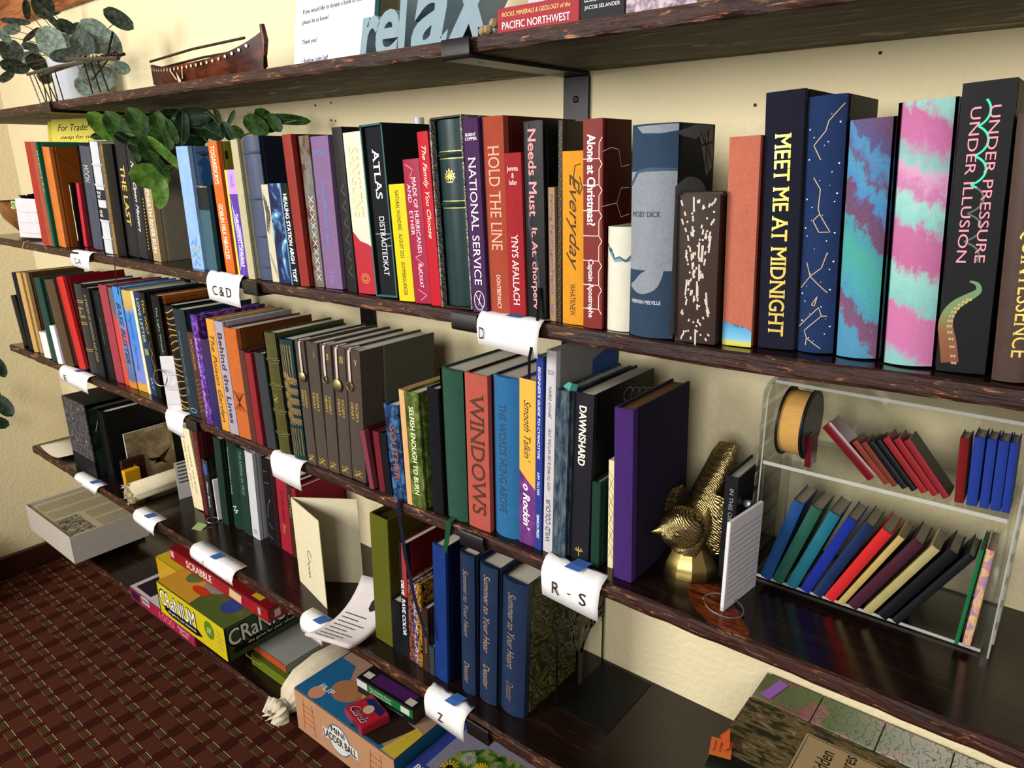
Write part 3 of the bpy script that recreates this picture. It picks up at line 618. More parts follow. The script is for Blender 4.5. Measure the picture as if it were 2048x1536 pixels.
'moby': dict(l='wide slate blue book with a pale whale across its rounded spine', c='#33455a', k='cloth', cb='#191c22', kb='plain', r=1, ex=[('P', [q for q in quads(.33, .79)], M('#8e949c', 'cloth')), ('P', [[(-.35, .99), (.5, .995), (.5, .965), (.2, .955), (-.2, .96)]], M('#8e949c', 'cloth')), ('P', [curve_pts([(.3, .34), (.27, .29), (.15, .24), (-.1, .215), (-.3, .22), (-.47, .25), (-.35, .275), (-.2, .31), (.0, .335), (.15, .342)], True)], M('#8e949c', 'cloth')), ('F', [[(-.5, .73), (-.3, .79), (0, .8), (.5, .795)]], .003, '#33455a'), ('T', 'MOBY DICK', 'flat', .595, .68, -.1, .025, '#2a3442', 0, .01), ('T', 'HERMAN MELVILLE', 'flat', .175, .7, -.08, .018, '#c8ccd2'), ('G', whale)]),
'stitch': dict(l='dark brown leather book covered in white stitches and beads, right of the whale novel', c='#36251c', k='leather', r=0, nogroove=1, ex=[('G', stitches)]),
'coral': dict(l='coral cloth book whose spine foot is painted blue and yellow', c='#bc6e58', k='cloth', cb='#4c1712', kb='plain', sp=.05, ex=[('P', [[(-.5, 0), (.5, 0), (.5, .075), (.3, .1), (.1, .09), (-.2, .11), (-.5, .12)]], pattern('painted_foot', p_z([(0, 'c8b83a'), (.2, 'd8d060'), (.35, '7fc0dc'), (1, '3f8fc0')], .026, .004, 200), .6))]),
'midnight': dict(l='navy book titled MEET ME AT MIDNIGHT in gold capitals', c='#20202f', k='cloth', cb='#11111b', ex=[('T', 'MEET ME AT MIDNIGHT', 'down', .45, .79, .0, .42, 'gold', 0, .015)]),
'constel': dict(l='blue cloth book with gold constellations along its spine', c='#24365e', k='cloth', r=1, cb='#121628', kb='plain', ex=[('F', sterm(CONST), .0008, '#b39a78'), ('D', STARS, .0006, '#dcdfe6')]),
'tieteal': dict(l='tie-dyed book in teal, blue and purple on the second shelf', c=('x', 'tieteal'), r=1),
'tiepink': dict(l='tie-dyed book in pink and mint on the second shelf', c=('x', 'tiepink'), r=1),
'neon': dict(l='tall black book with pink neon capitals and a foil tentacle', c='#1c1b1d', k='plain', ex=[('T', 'UNDER PRESSURE', 'down', .66, .52, .16, .2, '#d98a98', 0, -.02), ('T', 'UNDER ILLUSION', 'down', .66, .52, -.2, .2, '#d98a98', 0, -.02), ('G', neonscript), ('G', tentacle)]),
'brownright': dict(l='brown book with gold lettering cut by the right edge of the picture', c='#4c3a33', k='leather', r=1, ex=[('T', 'QUINTESSENCE', 'down', .35, .5, .1, .5, 'gold')]),
# third shelf
'blk0': dict(l='short black book leaning at the far left end of the third shelf', c='#141311', k='plain'),
'blk1': dict(l='tall black spined book with grey-green cover at the left of the third shelf', c='#1b1d22', k='cloth', cb='#33413c', kb='cloth'),
'cream1': dict(l='straw yellow thin book beside the left black one of the third shelf', c='#c9a464', k='plain', g='pair of straw yellow books'),
'cream2': dict(l='straw yellow book with brown cover, the right one of that pair', c='#b99460', k='plain', cb='#4a361c', kb='plain', g='pair of straw yellow books'),
'maroonsl': dict(l='small maroon book showing above the little white booklet, third shelf', c='#4c1420', k='plain'),
'navysl': dict(l='small navy book showing above the little white speckled notepad, third shelf', c='#1c2444', k='cloth'),
'whitesm': dict(l='small white booklet standing before the small maroon book on the third shelf', c='#c8ccc8', k='paper', soft=1),
'dkgreen': dict(l='dark green cloth book between two small white booklets', c='#27473b', k='cloth'),
'whitepad': dict(l='small white speckled notepad standing left of the taupe book', c='#c9c9cf', k='paper', soft=1),
'taupe': dict(l='taupe brown book left of the bright red one on the third shelf', c='#54402f', k='plain'),
'red': dict(l='bright red book in the left part of the third shelf', c='#c42f2c', k='plain', cb='#7c0f18', sp=.06),
'greygold': dict(l='dark grey leather book with gold rules and labels', c='#3a3737', k='leather', r=1, ex=[('B', [.80, .82, .56, .58, .26, .28], 'gold'), ('T', 'BORN\nOF\nTHORN', 'flat', .69, .6, 0, .12, 'gold')]),
'blk2': dict(l='black book with tiny gold title, right of the gold ruled grey one', c='#1d1e21', k='plain', ex=[('T', 'A GARDEN OF SHADOWS AND GOLD', 'down', .55, .75, 0, .3, '#8c8266')]),
'blk3': dict(l='plain black book left of the rose coloured one', c='#17181c', k='plain', ex=[('T', 'the quiet hours', 'down', .55, .3, 0, .25, '#5c5a58', .3)]),
'rose': dict(l='rose red book with faint brown scratches on the third shelf', c='#9c3c4a', k='plain', ex=[('F', [[(-.3, .62), (.2, .61), (.1, .58)], [(-.2, .35), (.4, .36)]], .0008, '#5c2a2c')]),
'coralgrey': dict(l='narrow book grey above and coral below', c=('x', 'coralgrey')),
'settle': dict(l='book painted with blue sky and sunset under dark slanting letters', c=('x', 'sunset1'), ex=[('T', 'BASE BLISTER', 'down', .55, .6, 0, .5, '#3a2a30', .3, .02)]),
'bluesun': dict(l='book with blue sky above a yellow dune and dark handwriting', c=('x', 'sunset2'), ex=[('T', 'Magnetic Yearning', 'down', .5, .6, 0, .3, '#2a4a7a', .5)]),
'whitethin': dict(l='very thin white book right of the blue sky one', c='#c8c49e', k='paper', soft=1),
'navylove': dict(l='navy book with pale green capitals LOVE LETTER', c='#26365c', k='plain', ex=[('T', 'LOVE LETTER', 'down', .73, .42, 0, .4, '#a8b890'), ('T', 'JAY', 'down', .12, .12, 0, .4, '#8fa3c8'), ('P', quads(.4, .46, -.3, .3, 3), '#5c8a4c')]),
'blkgold': dict(l='black book with gold capitals and scroll, right of the LOVE LETTER one', c='#14150f', k='plain', ex=[('T', 'TEAL WOLF', 'down', .78, .32, 0, .42, 'gold'), ('F', [[(.1, .55), (-.2, .5), (.2, .44), (-.2, .38), (.2, .3), (-.2, .22)]], .0024, 'bronze')]),
'blkorange': dict(l='black spined book with burnt orange printed cover behind the ring notepad', c='#0e0d0c', k='plain', cb='#a35c1e', kb='plain', sp=.05, ex=[('CT', 'TOO LURID WORTH POWER', .5, .93, .8, .03, '#1c0f06'), ('CF', [[(.06, .9), (.06, .96), (.98, .96)]], .001, '#1c0f06'), ('T', 'The Light Wreath Reader', 'down', .6, .6, 0, .3, '#7c9c8c')]),
'feather': dict(l='black book with flowing gold feather lines on its spine', c='#171310', k='plain', r=1, ex=[('G', feather), ('B', [.03, .1], 'gold')]),
'dkslate': dict(l='dark slate blue book right of the gold feathered one', c='#222e38', k='plain', ex=[('T', 'Sleepwalking into the night again', 'down', .5, .6, -.2, .16, '#70828c'), ('F', [[(.3*math.cos(i*.8), .06+.02*math.sin(i*.8)) for i in range(9)]], .0012, '#6fa0b0')]),
'brownpat': dict(l='shorter brown book with criss-cross lines beside the violet one', c='#4a2c20', k='leather', ex=[('F', [[(-.35, .1+.05*i), (.35, .13+.05*i)] for i in range(8)], .0009, '#8a6048'), ('T', 'PATCHWORK', 'down', .75, .35, 0, .35, '#a07858')]),
'purple3': dict(l='bright violet marbled book with glittery title', c=('x', 'violetmarb'), ex=[('T', 'like moths to flames', 'down', .45, .7, -.1, .3, '#c8a0e8', .3)]),
'dkpurple': dict(l='short dark purple to indigo book right of the bright violet one', c=('x', 'dkpurp')),
'yellow3': dict(l='yellow book titled The Poison Garden in dark blackletter', c='#d0953a', k='plain', ex=[('T', 'The Poison Garden', 'down', .47, .78, 0, .5, '#3a2410', .3)]),
'behind': dict(l='pale lavender cloth book titled Behind the Lines', c='#a49aa6', k='cloth', ex=[('T', 'Behind the Lines', 'down', .5, .8, 0, .5, '#3c2430', 0, .02)]),
'orangeleaf': dict(l='orange cloth book with a black line leaf and brown cover', c='#bc6430', k='cloth', cb='#6a3a1a', kb='plain', sp=.06, ex=[('G', leaves)]),
'brownsm': dict(l='short plain brown book right of the orange leaf one', c='#54302a', k='plain'),
'redsm': dict(l='short wine red book with dark red cover, right of the short brown one', c='#86252c', k='plain', cb='#4e0c12'),
'slatesm': dict(l='short plain slate grey book left of the olive ribbed one', c='#33383c', k='plain'),
'oliverib': dict(l='olive leather book with raised gilt ruled bands', c='#4c4a24', k='leather', r=1, ex=[('R', [.17, .36, .57, .78], 'bronze'), ('F', [[(.0, .5), (.15, .47), (-.1, .455), (.12, .44)]], .0012, 'gold')]),
'tealwoven': dict(l='dark teal book with coppery threads woven over its spine', c='#123338', k='leather', r=1, ex=[('G', woven)]),
'maroonlean': dict(l='thin maroon booklet leaning at the left of the small group under the boxed set', c='#7c3a46', k='plain', cb='#4a1420', kb='plain'),
'maroonsm': dict(l='small maroon book with cream pages right of the leaning booklet', c='#6a2128', k='plain'),
'blksm': dict(l='small black book left of the blue marbled one', c='#15151a', k='plain'),
'navymarb': dict(l='blue marbled book with copper lettering and dark ribbon', c=('x', 'bluemarb'), ex=[('T', 'SOUTHER', 'down', .5, .56, 0, .42, '#8a4a30', 0, .02)]),
'creamthin': dict(l='thin cream wooden looking book left of SELFISH ENOUGH TO BURN', c='#d2a873', k='plain'),
'selfish': dict(l='mossy green book titled SELFISH ENOUGH TO BURN', c=('x', 'moss'), ex=[('T', 'SELFISH ENOUGH TO BURN', 'down', .5, .76, -.05, .36, '#d9dcae', 0, .015)]),
'blk45': dict(l='plain black book left of the wide dark green one', c='#14151b', k='cloth'),
'greenplain': dict(l='wide plain dark green cloth book with a green ribbon', c='#2d4f40', k='cloth', r=1),
'windows': dict(l='coral cloth book titled WINDOWS in bronze capitals', c='#b0564a', k='cloth', cb='#3c0f0e', kb='plain', ex=[('T', 'WINDOWS', 'down', .49, .78, .02, .62, '#4a2a1c', 0, .01)]),
'words': dict(l='mid blue cloth book titled THE WORDS HUNG ABOVE', c='#2f6a98', k='cloth', r=1, cb='#1c2444', ex=[('T', 'THE WORDS HUNG ABOVE', 'down', .5, .68, -.05, .28, '#243a4c')]),
'smooth': dict(l='book half yellow half purple titled Smooth Talkin o Rockin', c=('x', 'smooth'), ex=[('P', [[(-.5, .46), (.5, .36), (.5, 1), (-.5, 1)]], '#c99a3a', 'ink'), ('T', 'Smooth Talkin’', 'down', .7, .36, 0, .42, '#2a1c10', .4), ('T', 'o Rockin’', 'down', .24, .28, -.02, .42, '#e6dcea', .3, .03)]),
'cyan': dict(l='thin indigo paperback, BEGINNER’S GUIDE TO CYANOTYPE', c='#2d3f8c', k='plain', soft=1, ex=[('T', 'BEGINNER’S GUIDE TO CYANOTYPE', 'down', .72, .46, .0, .36, '#e2e4ee', .2, .01), ('T', 'KIM TILLYER', 'down', .36, .12, 0, .36, '#e2e4ee', .2), ('T', 'SEARCH PRESS', 'down', .13, .13, 0, .36, '#e2e4ee', .2, .02)]),
'wild': dict(l='tall white paperback titled WILD COLOUR', c='#c6c2c4', k='plain', soft=1, cb='#8a8884', kb='plain', ex=[('T', 'WILD COLOUR', 'up', .17, .22, .0, .5, '#23232a', .15), ('T', 'HOW TO MAKE & USE NATURAL DYES', 'up', .48, .31, .0, .3, '#33333a', .2), ('T', 'JENNY DEAN', 'up', .76, .15, 0, .36, '#33333a', .2), ('T', 'MITCHELL\nBEAZLEY', 'flat', .9, .7, 0, .02, '#55555a'), ('CP', [[(.55, .9), (.98, .96), (.98, .1), (.55, .1)]], '#24427c')]),
'denim': dict(l='denim blue-grey cloth book left of DAWNSHARD', c=('x', 'denim')),
'dawn': dict(l='black book titled DAWNSHARD with white patterned cover edge', c='#232128', k='leather', cb='#0e0e10', ex=[('T', 'DAWNSHARD', 'down', .76, .34, -.02, .36, '#e8e0c8', 0, .03), ('F', [[(0, .03), (0, .06), (-.15, .08)], [(0, .055), (.15, .085)], [(0, .06), (-.02, .09)], [(.05, .065), (.22, .07)], [(-.05, .06), (-.22, .068)]], .0012, 'gold'), ('CF', [[(.55+.08*math.cos(a*.6)+.12*j, .92+.04*math.sin(a*.6)-.02*j) for a in range(8)] for j in range(4)], .0008, '#b0aca0')]),
'greensm': dict(l='small dark green book in front of the DAWNSHARD cover', c='#1d3b30', k='leather'),
'coptic': dict(l='small cream book with exposed gold thread binding left of the big purple book', c='#c9bd96', k='paper', cb='#d8d2b8', soft=1, ex=[('F', [[(-.4, .1+.16*i), (.4, .2+.16*i), (-.4, .26+.16*i)] for i in range(5)]+[[(.4, .1+.16*i), (-.4, .2+.16*i)] for i in range(5)], .0005, '#a07830')]),
'bigpurple': dict(l='large purple cloth book beside the brass bird', c='#452868', k='cloth', cb='#1f1030', kb='cloth', sp=.08, pg='#6a4a24'),
# fourth shelf
'creamcard': dict(l='cream card-like book with faint lettering leaning at left of the green group', c='#cfc29c', k='paper', ex=[('T', 'THE HALF OF IT', 'down', .55, .6, -.2, .14, '#8a8468'), ('T', 'WHERE WE END', 'down', .5, .6, .15, .14, '#8a8468')]),
'maroon4': dict(l='maroon book right of the cream card-like one', c='#5e2426', k='leather', cb='#3c0f14', kb='plain', sp=.1, ex=[('T', 'WINTERSIDE', 'down', .6, .5, 0, .3, '#8a4a40')]),
'pensbox': dict(l='small dark grey box of pens with a blue cap showing', c='#26262a', k='gloss', n='pen_box', cat='pen box', nopages=1, ex=[('T', 'Mono Brush', 'down', .4, .45, 0, .3, '#c9c9cf', .3), ('P', quads(.75, .93, -.1, .3, 2), '#1f50a8')]),
'green1': dict(l='plain dark green book left of the one with a crest', c='#1d3329', k='plain'),
'green2': dict(l='dark green book with small white crest low on its spine', c='#1f382e', k='plain', r=1, ex=[('T', 'YOU CANNOT BUILD A HOUSE', 'down', .66, .55, -.15, .13, '#a8b4a0'), ('F', [[(-.2, .24), (.1, .27), (-.1, .2), (.2, .23), (0, .18), (.15, .2)]], .0018, '#b8c4b0')]),
'green3': dict(l='dark green book with dull capitals, left of the white book on the fourth shelf', c='#243b33', k='plain', ex=[('T', 'THE ANIMAL IN TRUE', 'down', .72, .5, 0, .35, '#6c8474')]),
'white4': dict(l='white book with grey cover standing between green and black books', c='#c9cacd', k='plain', cb='#a3a3a8', kb='plain', ex=[('T', 'MXB\nCOLE', 'flat', .08, .5, 0, .05, '#7a7a80')]),
'blklines': dict(l='black book with thin curved white scratches', c='#171519', k='plain', ex=[('F', [[(-.3, .85), (.2, .86)], [(-.3, .72), (.3, .73)], [(.3, .55), (-.1, .45), (-.2, .3)], [(-.2, .25), (.3, .2)], [(-.4, .1), (.2, .07)]], .0007, '#8a8a8c')]),
'dkmaroon': dict(l='blackish maroon book left of the crimson one', c='#2a1216', k='plain'),
'crimson': dict(l='crimson book with dark script down its spine', c='#9c2436', k='plain', ex=[('T', 'Undertaker', 'down', .62, .45, .05, .32, '#4a1420', .3), ('T', 'Saint', 'down', .32, .14, 0, .3, 'gold', .3)]),
'brown4': dict(l='thin brown book between the two crimson ones', c='#43281c', k='plain', ex=[('T', 'OTTERS', 'down', .7, .3, 0, .4, '#8a6a40')]),
'crimsonthin': dict(l='thin crimson book behind the open cream folder', c='#8e1f30', k='plain'),
'blksm4': dict(l='small black book right of the olive box', c='#17181c', k='plain'),
'delve': dict(l='black and red book titled DELVE with torn white lettering', c='#1a1b20', k='plain', cb='#5c1114', kb='plain', ex=[('P', quads(.55, 1, -.1, .5, 3), '#8c2a28'), ('T', 'DELVE', 'down', .62, .12, -.1, .4, '#dfe0e2', 0, .03), ('T', 'RAVE COLOR', 'down', .36, .32, -.05, .5, '#b8bcc2', 0, .05)]),
'pat1': dict(l='thin book with red and grey floral pattern in the patterned trio', c=('x', 'pat1'), g='thin patterned books'),
'pat2': dict(l='thin book patterned in red, blue and white', c=('x', 'pat2'), g='thin patterned books'),
'pat3': dict(l='thin dark book with golden flame pattern', c=('x', 'pat3'), g='thin patterned books'),
'brown5': dict(l='small brown book right of the golden patterned one', c='#3a2a22', k='plain', ex=[('T', 'SHADOWS', 'down', .5, .4, .1, .3, '#8a7a60')]),
'grey5': dict(l='tiny grey book tucked left of the royal blue one', c='#3a3f42', k='plain'),
'bluethin': dict(l='tall royal blue leather book with navy cover', c='#1b3878', k='leather', cb='#0b1230', kb='plain', sp=.05),
'yh1': dict(l='first navy volume of three lettered Summer to Your Heart', c='#24344f', k='leather', r=1, g='set of three navy volumes', ex=[('T', 'Summer to Your Heart', 'down', .66, .47, 0, .3, '#8a7560', .3), ('T', 'Deastar', 'down', .16, .16, 0, .3, '#8a7560', .3)]),
'yh2': dict(l='middle navy volume of three lettered Summer to Your Heart', c='#24344f', k='leather', r=1, g='set of three navy volumes', ex=[('T', 'Summer to Your Hear', 'down', .66, .56, 0, .3, '#9a7c62', .3), ('T', 'Deastar', 'down', .2, .18, 0, .3, '#9a7c62', .3)]),
'yh3': dict(l='last navy volume of three, with green marbled cover', c='#24344f', k='leather', r=1, cb=('x', 'greenmarb'), sp=.12, g='set of three navy volumes', ex=[('T', 'Summer to Your Heart', 'down', .64, .56, .0, .3, '#8a7058', .3), ('T', 'Deastar', 'down', .18, .15, 0, .3, '#6a5a50', .3)]),
}
for i, (k, rn) in enumerate((('sh1', 'I'), ('sh2', 'I'), ('sh3', 'II'), ('sh4', 'III'), ('sh5', 'V'))):
    ordn = ('leftmost', 'second', 'third', 'fourth', 'rightmost')[i]
    ex = [('T', rn, 'flat', .91, {'I': .06, 'II': .18, 'III': .28, 'V': .22}[rn], .2, .045, 'gold'), ('T', 'SOLDIER’S', 'down', .54, .14, .14, .2, 'gold'), ('T', 'HEART' if i else 'EFFECT', 'down', .54, .13, -.2, .2, 'gold'), ('G', swords)]
    if i == 0: ex.append(('G', charm(.1, .009, 'oval')))
    if i == 2: ex.append(('G', charm(-.05, .0055, 'ring')))
    if i == 3: ex.append(('G', charm(-.15, .0105, 'oval')))
    if i == 4: ex.append(('G', charm(-.2, .007, 'star')))
    ST[k] = dict(l='%s of the five taupe cloth volumes lettered SOLDIER’S HEART' % ordn, c='#4e443c', k='cloth', g='set of five taupe volumes', ex=ex)
    if i == 4: ST[k]['cb'] = '#4a4a3c'; ST[k]['kb'] = 'paper'; ST[k]['sp'] = .28; ex.append(('CT', 'SOLDIER’S\nHEART', .75, .45, .35, .1, '#3f3f34'))
XM = {'shibori': (p_blob([(.42, '10183c'), (.5, '1a2f62'), (.56, '5f9ac0'), (.62, 'dfe9ee')], 26, (1, 1, .8)), .6), 'oldmap': (p_blob([(.38, '51382a'), (.48, '7a6a58'), (.55, '5c6a70'), (.62, '8a7458')], 24), .6),
'tieteal': (p_tie_teal, .8), 'tiepink': (p_tie_pink, .8), 'coralgrey': (p_z([(0, 'c9512f'), (.7, 'c24238'), (.82, '6a5460'), (1, '5c5c66')]), .5),
'sunset1': (p_z([(0, 'd08a34'), (.14, 'c9803a'), (.2, '5a6488'), (.5, '5a7cb4'), (.62, 'b0506a'), (.8, '4a8acc'), (1, '3f86d0')], .23, .05, 30), .5),
'sunset2': (p_z([(0, 'c05040'), (.05, 'd69a34'), (.13, 'd09a40'), (.16, '7a86c8'), (.6, '3f7cd0'), (.85, '4a86c8'), (.9, 'b89a50'), (1, 'c8a860')], .23, .03, 30), .5),
'violetmarb': (p_blob([(.4, '3a1a60'), (.52, '5c2f90'), (.62, '8a5ac0')], 90), .4), 'dkpurp': (p_z([(0, '1f1c50'), (.4, '2a2258'), (1, '3c1c40')]), .5),
'bluemarb': (p_blob([(.38, '101c34'), (.5, '20406c'), (.6, '3f6a98')], 70), .5), 'moss': (p_blob([(.35, '2c3a10'), (.5, '4c5c20'), (.62, '6c7c3c')], 60), .6),
'smooth': (p_blob([(.4, '5c2a6a'), (.6, '7c3c84')], 40), .7), 'denim': (p_blob([(.35, '1f2c44'), (.5, '3f4f5c'), (.62, '5c6868')], 160, (1, 1, .25)), .85),
'pat1': (p_blob([(.4, '2a2a20'), (.5, '8c2a24'), (.58, '6c6a58')], 160), .5), 'pat2': (p_blob([(.36, '1f4f8c'), (.47, 'c0402c'), (.53, 'c8c4b8'), (.6, '4f6a8c')], 130, (1, 1, 1), 1, 'CONSTANT'), .4), 'pat3': (p_blob([(.42, '1c120a'), (.52, 'b8862c'), (.58, '7c2c1c'), (.66, 'd8b050')], 150), .4),
'greenmarb': (p_marble('161c12', '3c3f22', '7c7448', 24), .5)}
def xm(c):
    if isinstance(c, tuple): fn, ro = XM[c[1]]; return pattern('printed_'+c[1], fn, ro)
    return c
for k, st in ST.items():
    st['c'] = xm(st['c']); 
    if 'cb' in st: st['cb'] = xm(st['cb'])
EU= [(-1.717, -0.16, 0.262, 0.0322, 0.0284, 60), (-1.727, -0.18, 0.247, 0.0252, 0.0206, 40), (-1.743, -0.12, 0.251, 0.0301, 0.0206, 80), (-1.662, -0.13, 0.291, 0.028, 0.0151, 35), (-1.995, -0.14, 0.28, 0.0325, 0.0274, 80), (-1.917, -0.13, 0.305, 0.0216, 0.0125, 30), (-2.112, -0.1, 0.377, 0.0268, 0.0232, 90), (-2.132, -0.13, 0.368, 0.0213, 0.008, 90), (-2.004, -0.13, 0.335, 0.0359, 0.0072, 52), (-2.216, -0.13, 0.351, 0.0303, 0.007, 3), (-2.192, -0.15, 0.328, 0.0199, 0.0112, -20), (-2.253, -0.15, 0.32, 0.0194, 0.0111, 65), (-2.28, -0.13, 0.287, 0.0284, 0.0246, 80), (-2.131, -0.13, 0.311, 0.0278, 0.0057, -42), (-2.145, -0.13, 0.286, 0.0199, 0.0091, 10), (-2.241, -0.1, 0.274, 0.0228, 0.0152, -20), (-2.215, -0.1, 0.258, 0.0245, 0.0188, 20), (-2.22, -0.15, 0.247, 0.0297, 0.0167, 10), (-2.35, -0.13, 0.234, 0.0225, 0.0094, -35), (-2.288, -0.06, 0.235, 0.0177, 0.0177, 0), (-1.662, -0.19, 0.177, 0.0323, 0.0225, 5), (-1.785, -0.17, 0.168, 0.0191, 0.0159, 70), (-1.793, -0.08, 0.213, 0.0165, 0.0124, 10), (-1.901, -0.15, 0.242, 0.0315, 0.0133, -8), (-2.016, -0.1, 0.292, 0.0149, 0.0123, 0), (-2.052, -0.1, 0.352, 0.0141, 0.0032, -18), (-1.928, -0.1, 0.31, 0.0135, 0.0085, 0), (-2.385, -0.12, 0.31, 0.0157, 0.0118, 90), (-2.078, -0.12, 0.35, 0.0105, 0.0025, -10)]
GP= [(-1.652, -0.2, 0.094, 0.0323, 0.0178, 50), (-1.602, -0.19, 0.096, 0.0365, 0.0197, 60), (-1.484, -0.2, 0.082, 0.0347, 0.0187, 60), (-1.507, -0.16, 0.102, 0.0263, 0.0155, 100), (-1.359, -0.225, 0.058, 0.0311, 0.017, 80), (-1.661, -0.2, 0.063, 0.0212, 0.0078, -8), (-1.488, -0.237, 0.052, 0.0149, 0.0089, 30), (-1.446, -0.14, 0.071, 0.0292, 0.0123, 100), (-1.438, -0.12, 0.094, 0.0338, 0.0154, -5), (-1.494, -0.12, 0.115, 0.0282, 0.0104, 8), (-1.435, -0.1, 0.089, 0.0264, 0.0155, 30), (-1.428, -0.1, 0.07, 0.0342, 0.0149, 5), (-1.379, -0.1, 0.101, 0.0166, 0.0054, 80), (-1.332, -0.1, 0.086, 0.0143, 0.0042, 120), (-1.298, -0.16, 0.045, 0.0172, 0.012, 30), (-1.25, -0.16, 0.049, 0.0154, 0.0089, 70), (-1.27, -0.13, 0.057, 0.0129, 0.01, 30), (-1.235, -0.11, 0.069, 0.0213, 0.0156, 40), (-1.235, -0.09, 0.078, 0.0215, 0.0143, 50), (-1.181, -0.08, 0.078, 0.0352, 0.0084, 5), (-1.191, -0.1, 0.072, 0.0154, 0.0098, 60), (-1.44, -0.235, 0.037, 0.0147, 0.0132, 20), (-1.451, -0.235, 0.023, 0.0133, 0.0074, 80), (-1.405, -0.232, 0.029, 0.0188, 0.0159, 60), (-1.35, -0.24, 0.036, 0.0224, 0.0079, 60), (-1.334, -0.236, 0.022, 0.0336, 0.0073, 50), (-1.398, -0.24, -0.018, 0.0305, 0.0209, 10), (-1.36, -0.243, -0.048, 0.0244, 0.0126, 100), (-1.301, -0.235, 0.045, 0.0192, 0.0071, 75), (-1.362, -0.238, 0.004, 0.0256, 0.008, 60), (-1.492, -0.09, 0.059, 0.0225, 0.0161, 10), (-1.559, -0.1, 0.094, 0.0229, 0.0131, -20)]
FLEAF= [(-2.556, -0.24, -0.582, 0.0337, 0.0153, 80), (-2.606, -0.24, -0.717, 0.041, 0.0221, 65), (-2.711, -0.24, -0.796, 0.0328, 0.0197, 30), (-2.684, -0.24, -0.696, 0.0386, 0.0193, 80)]
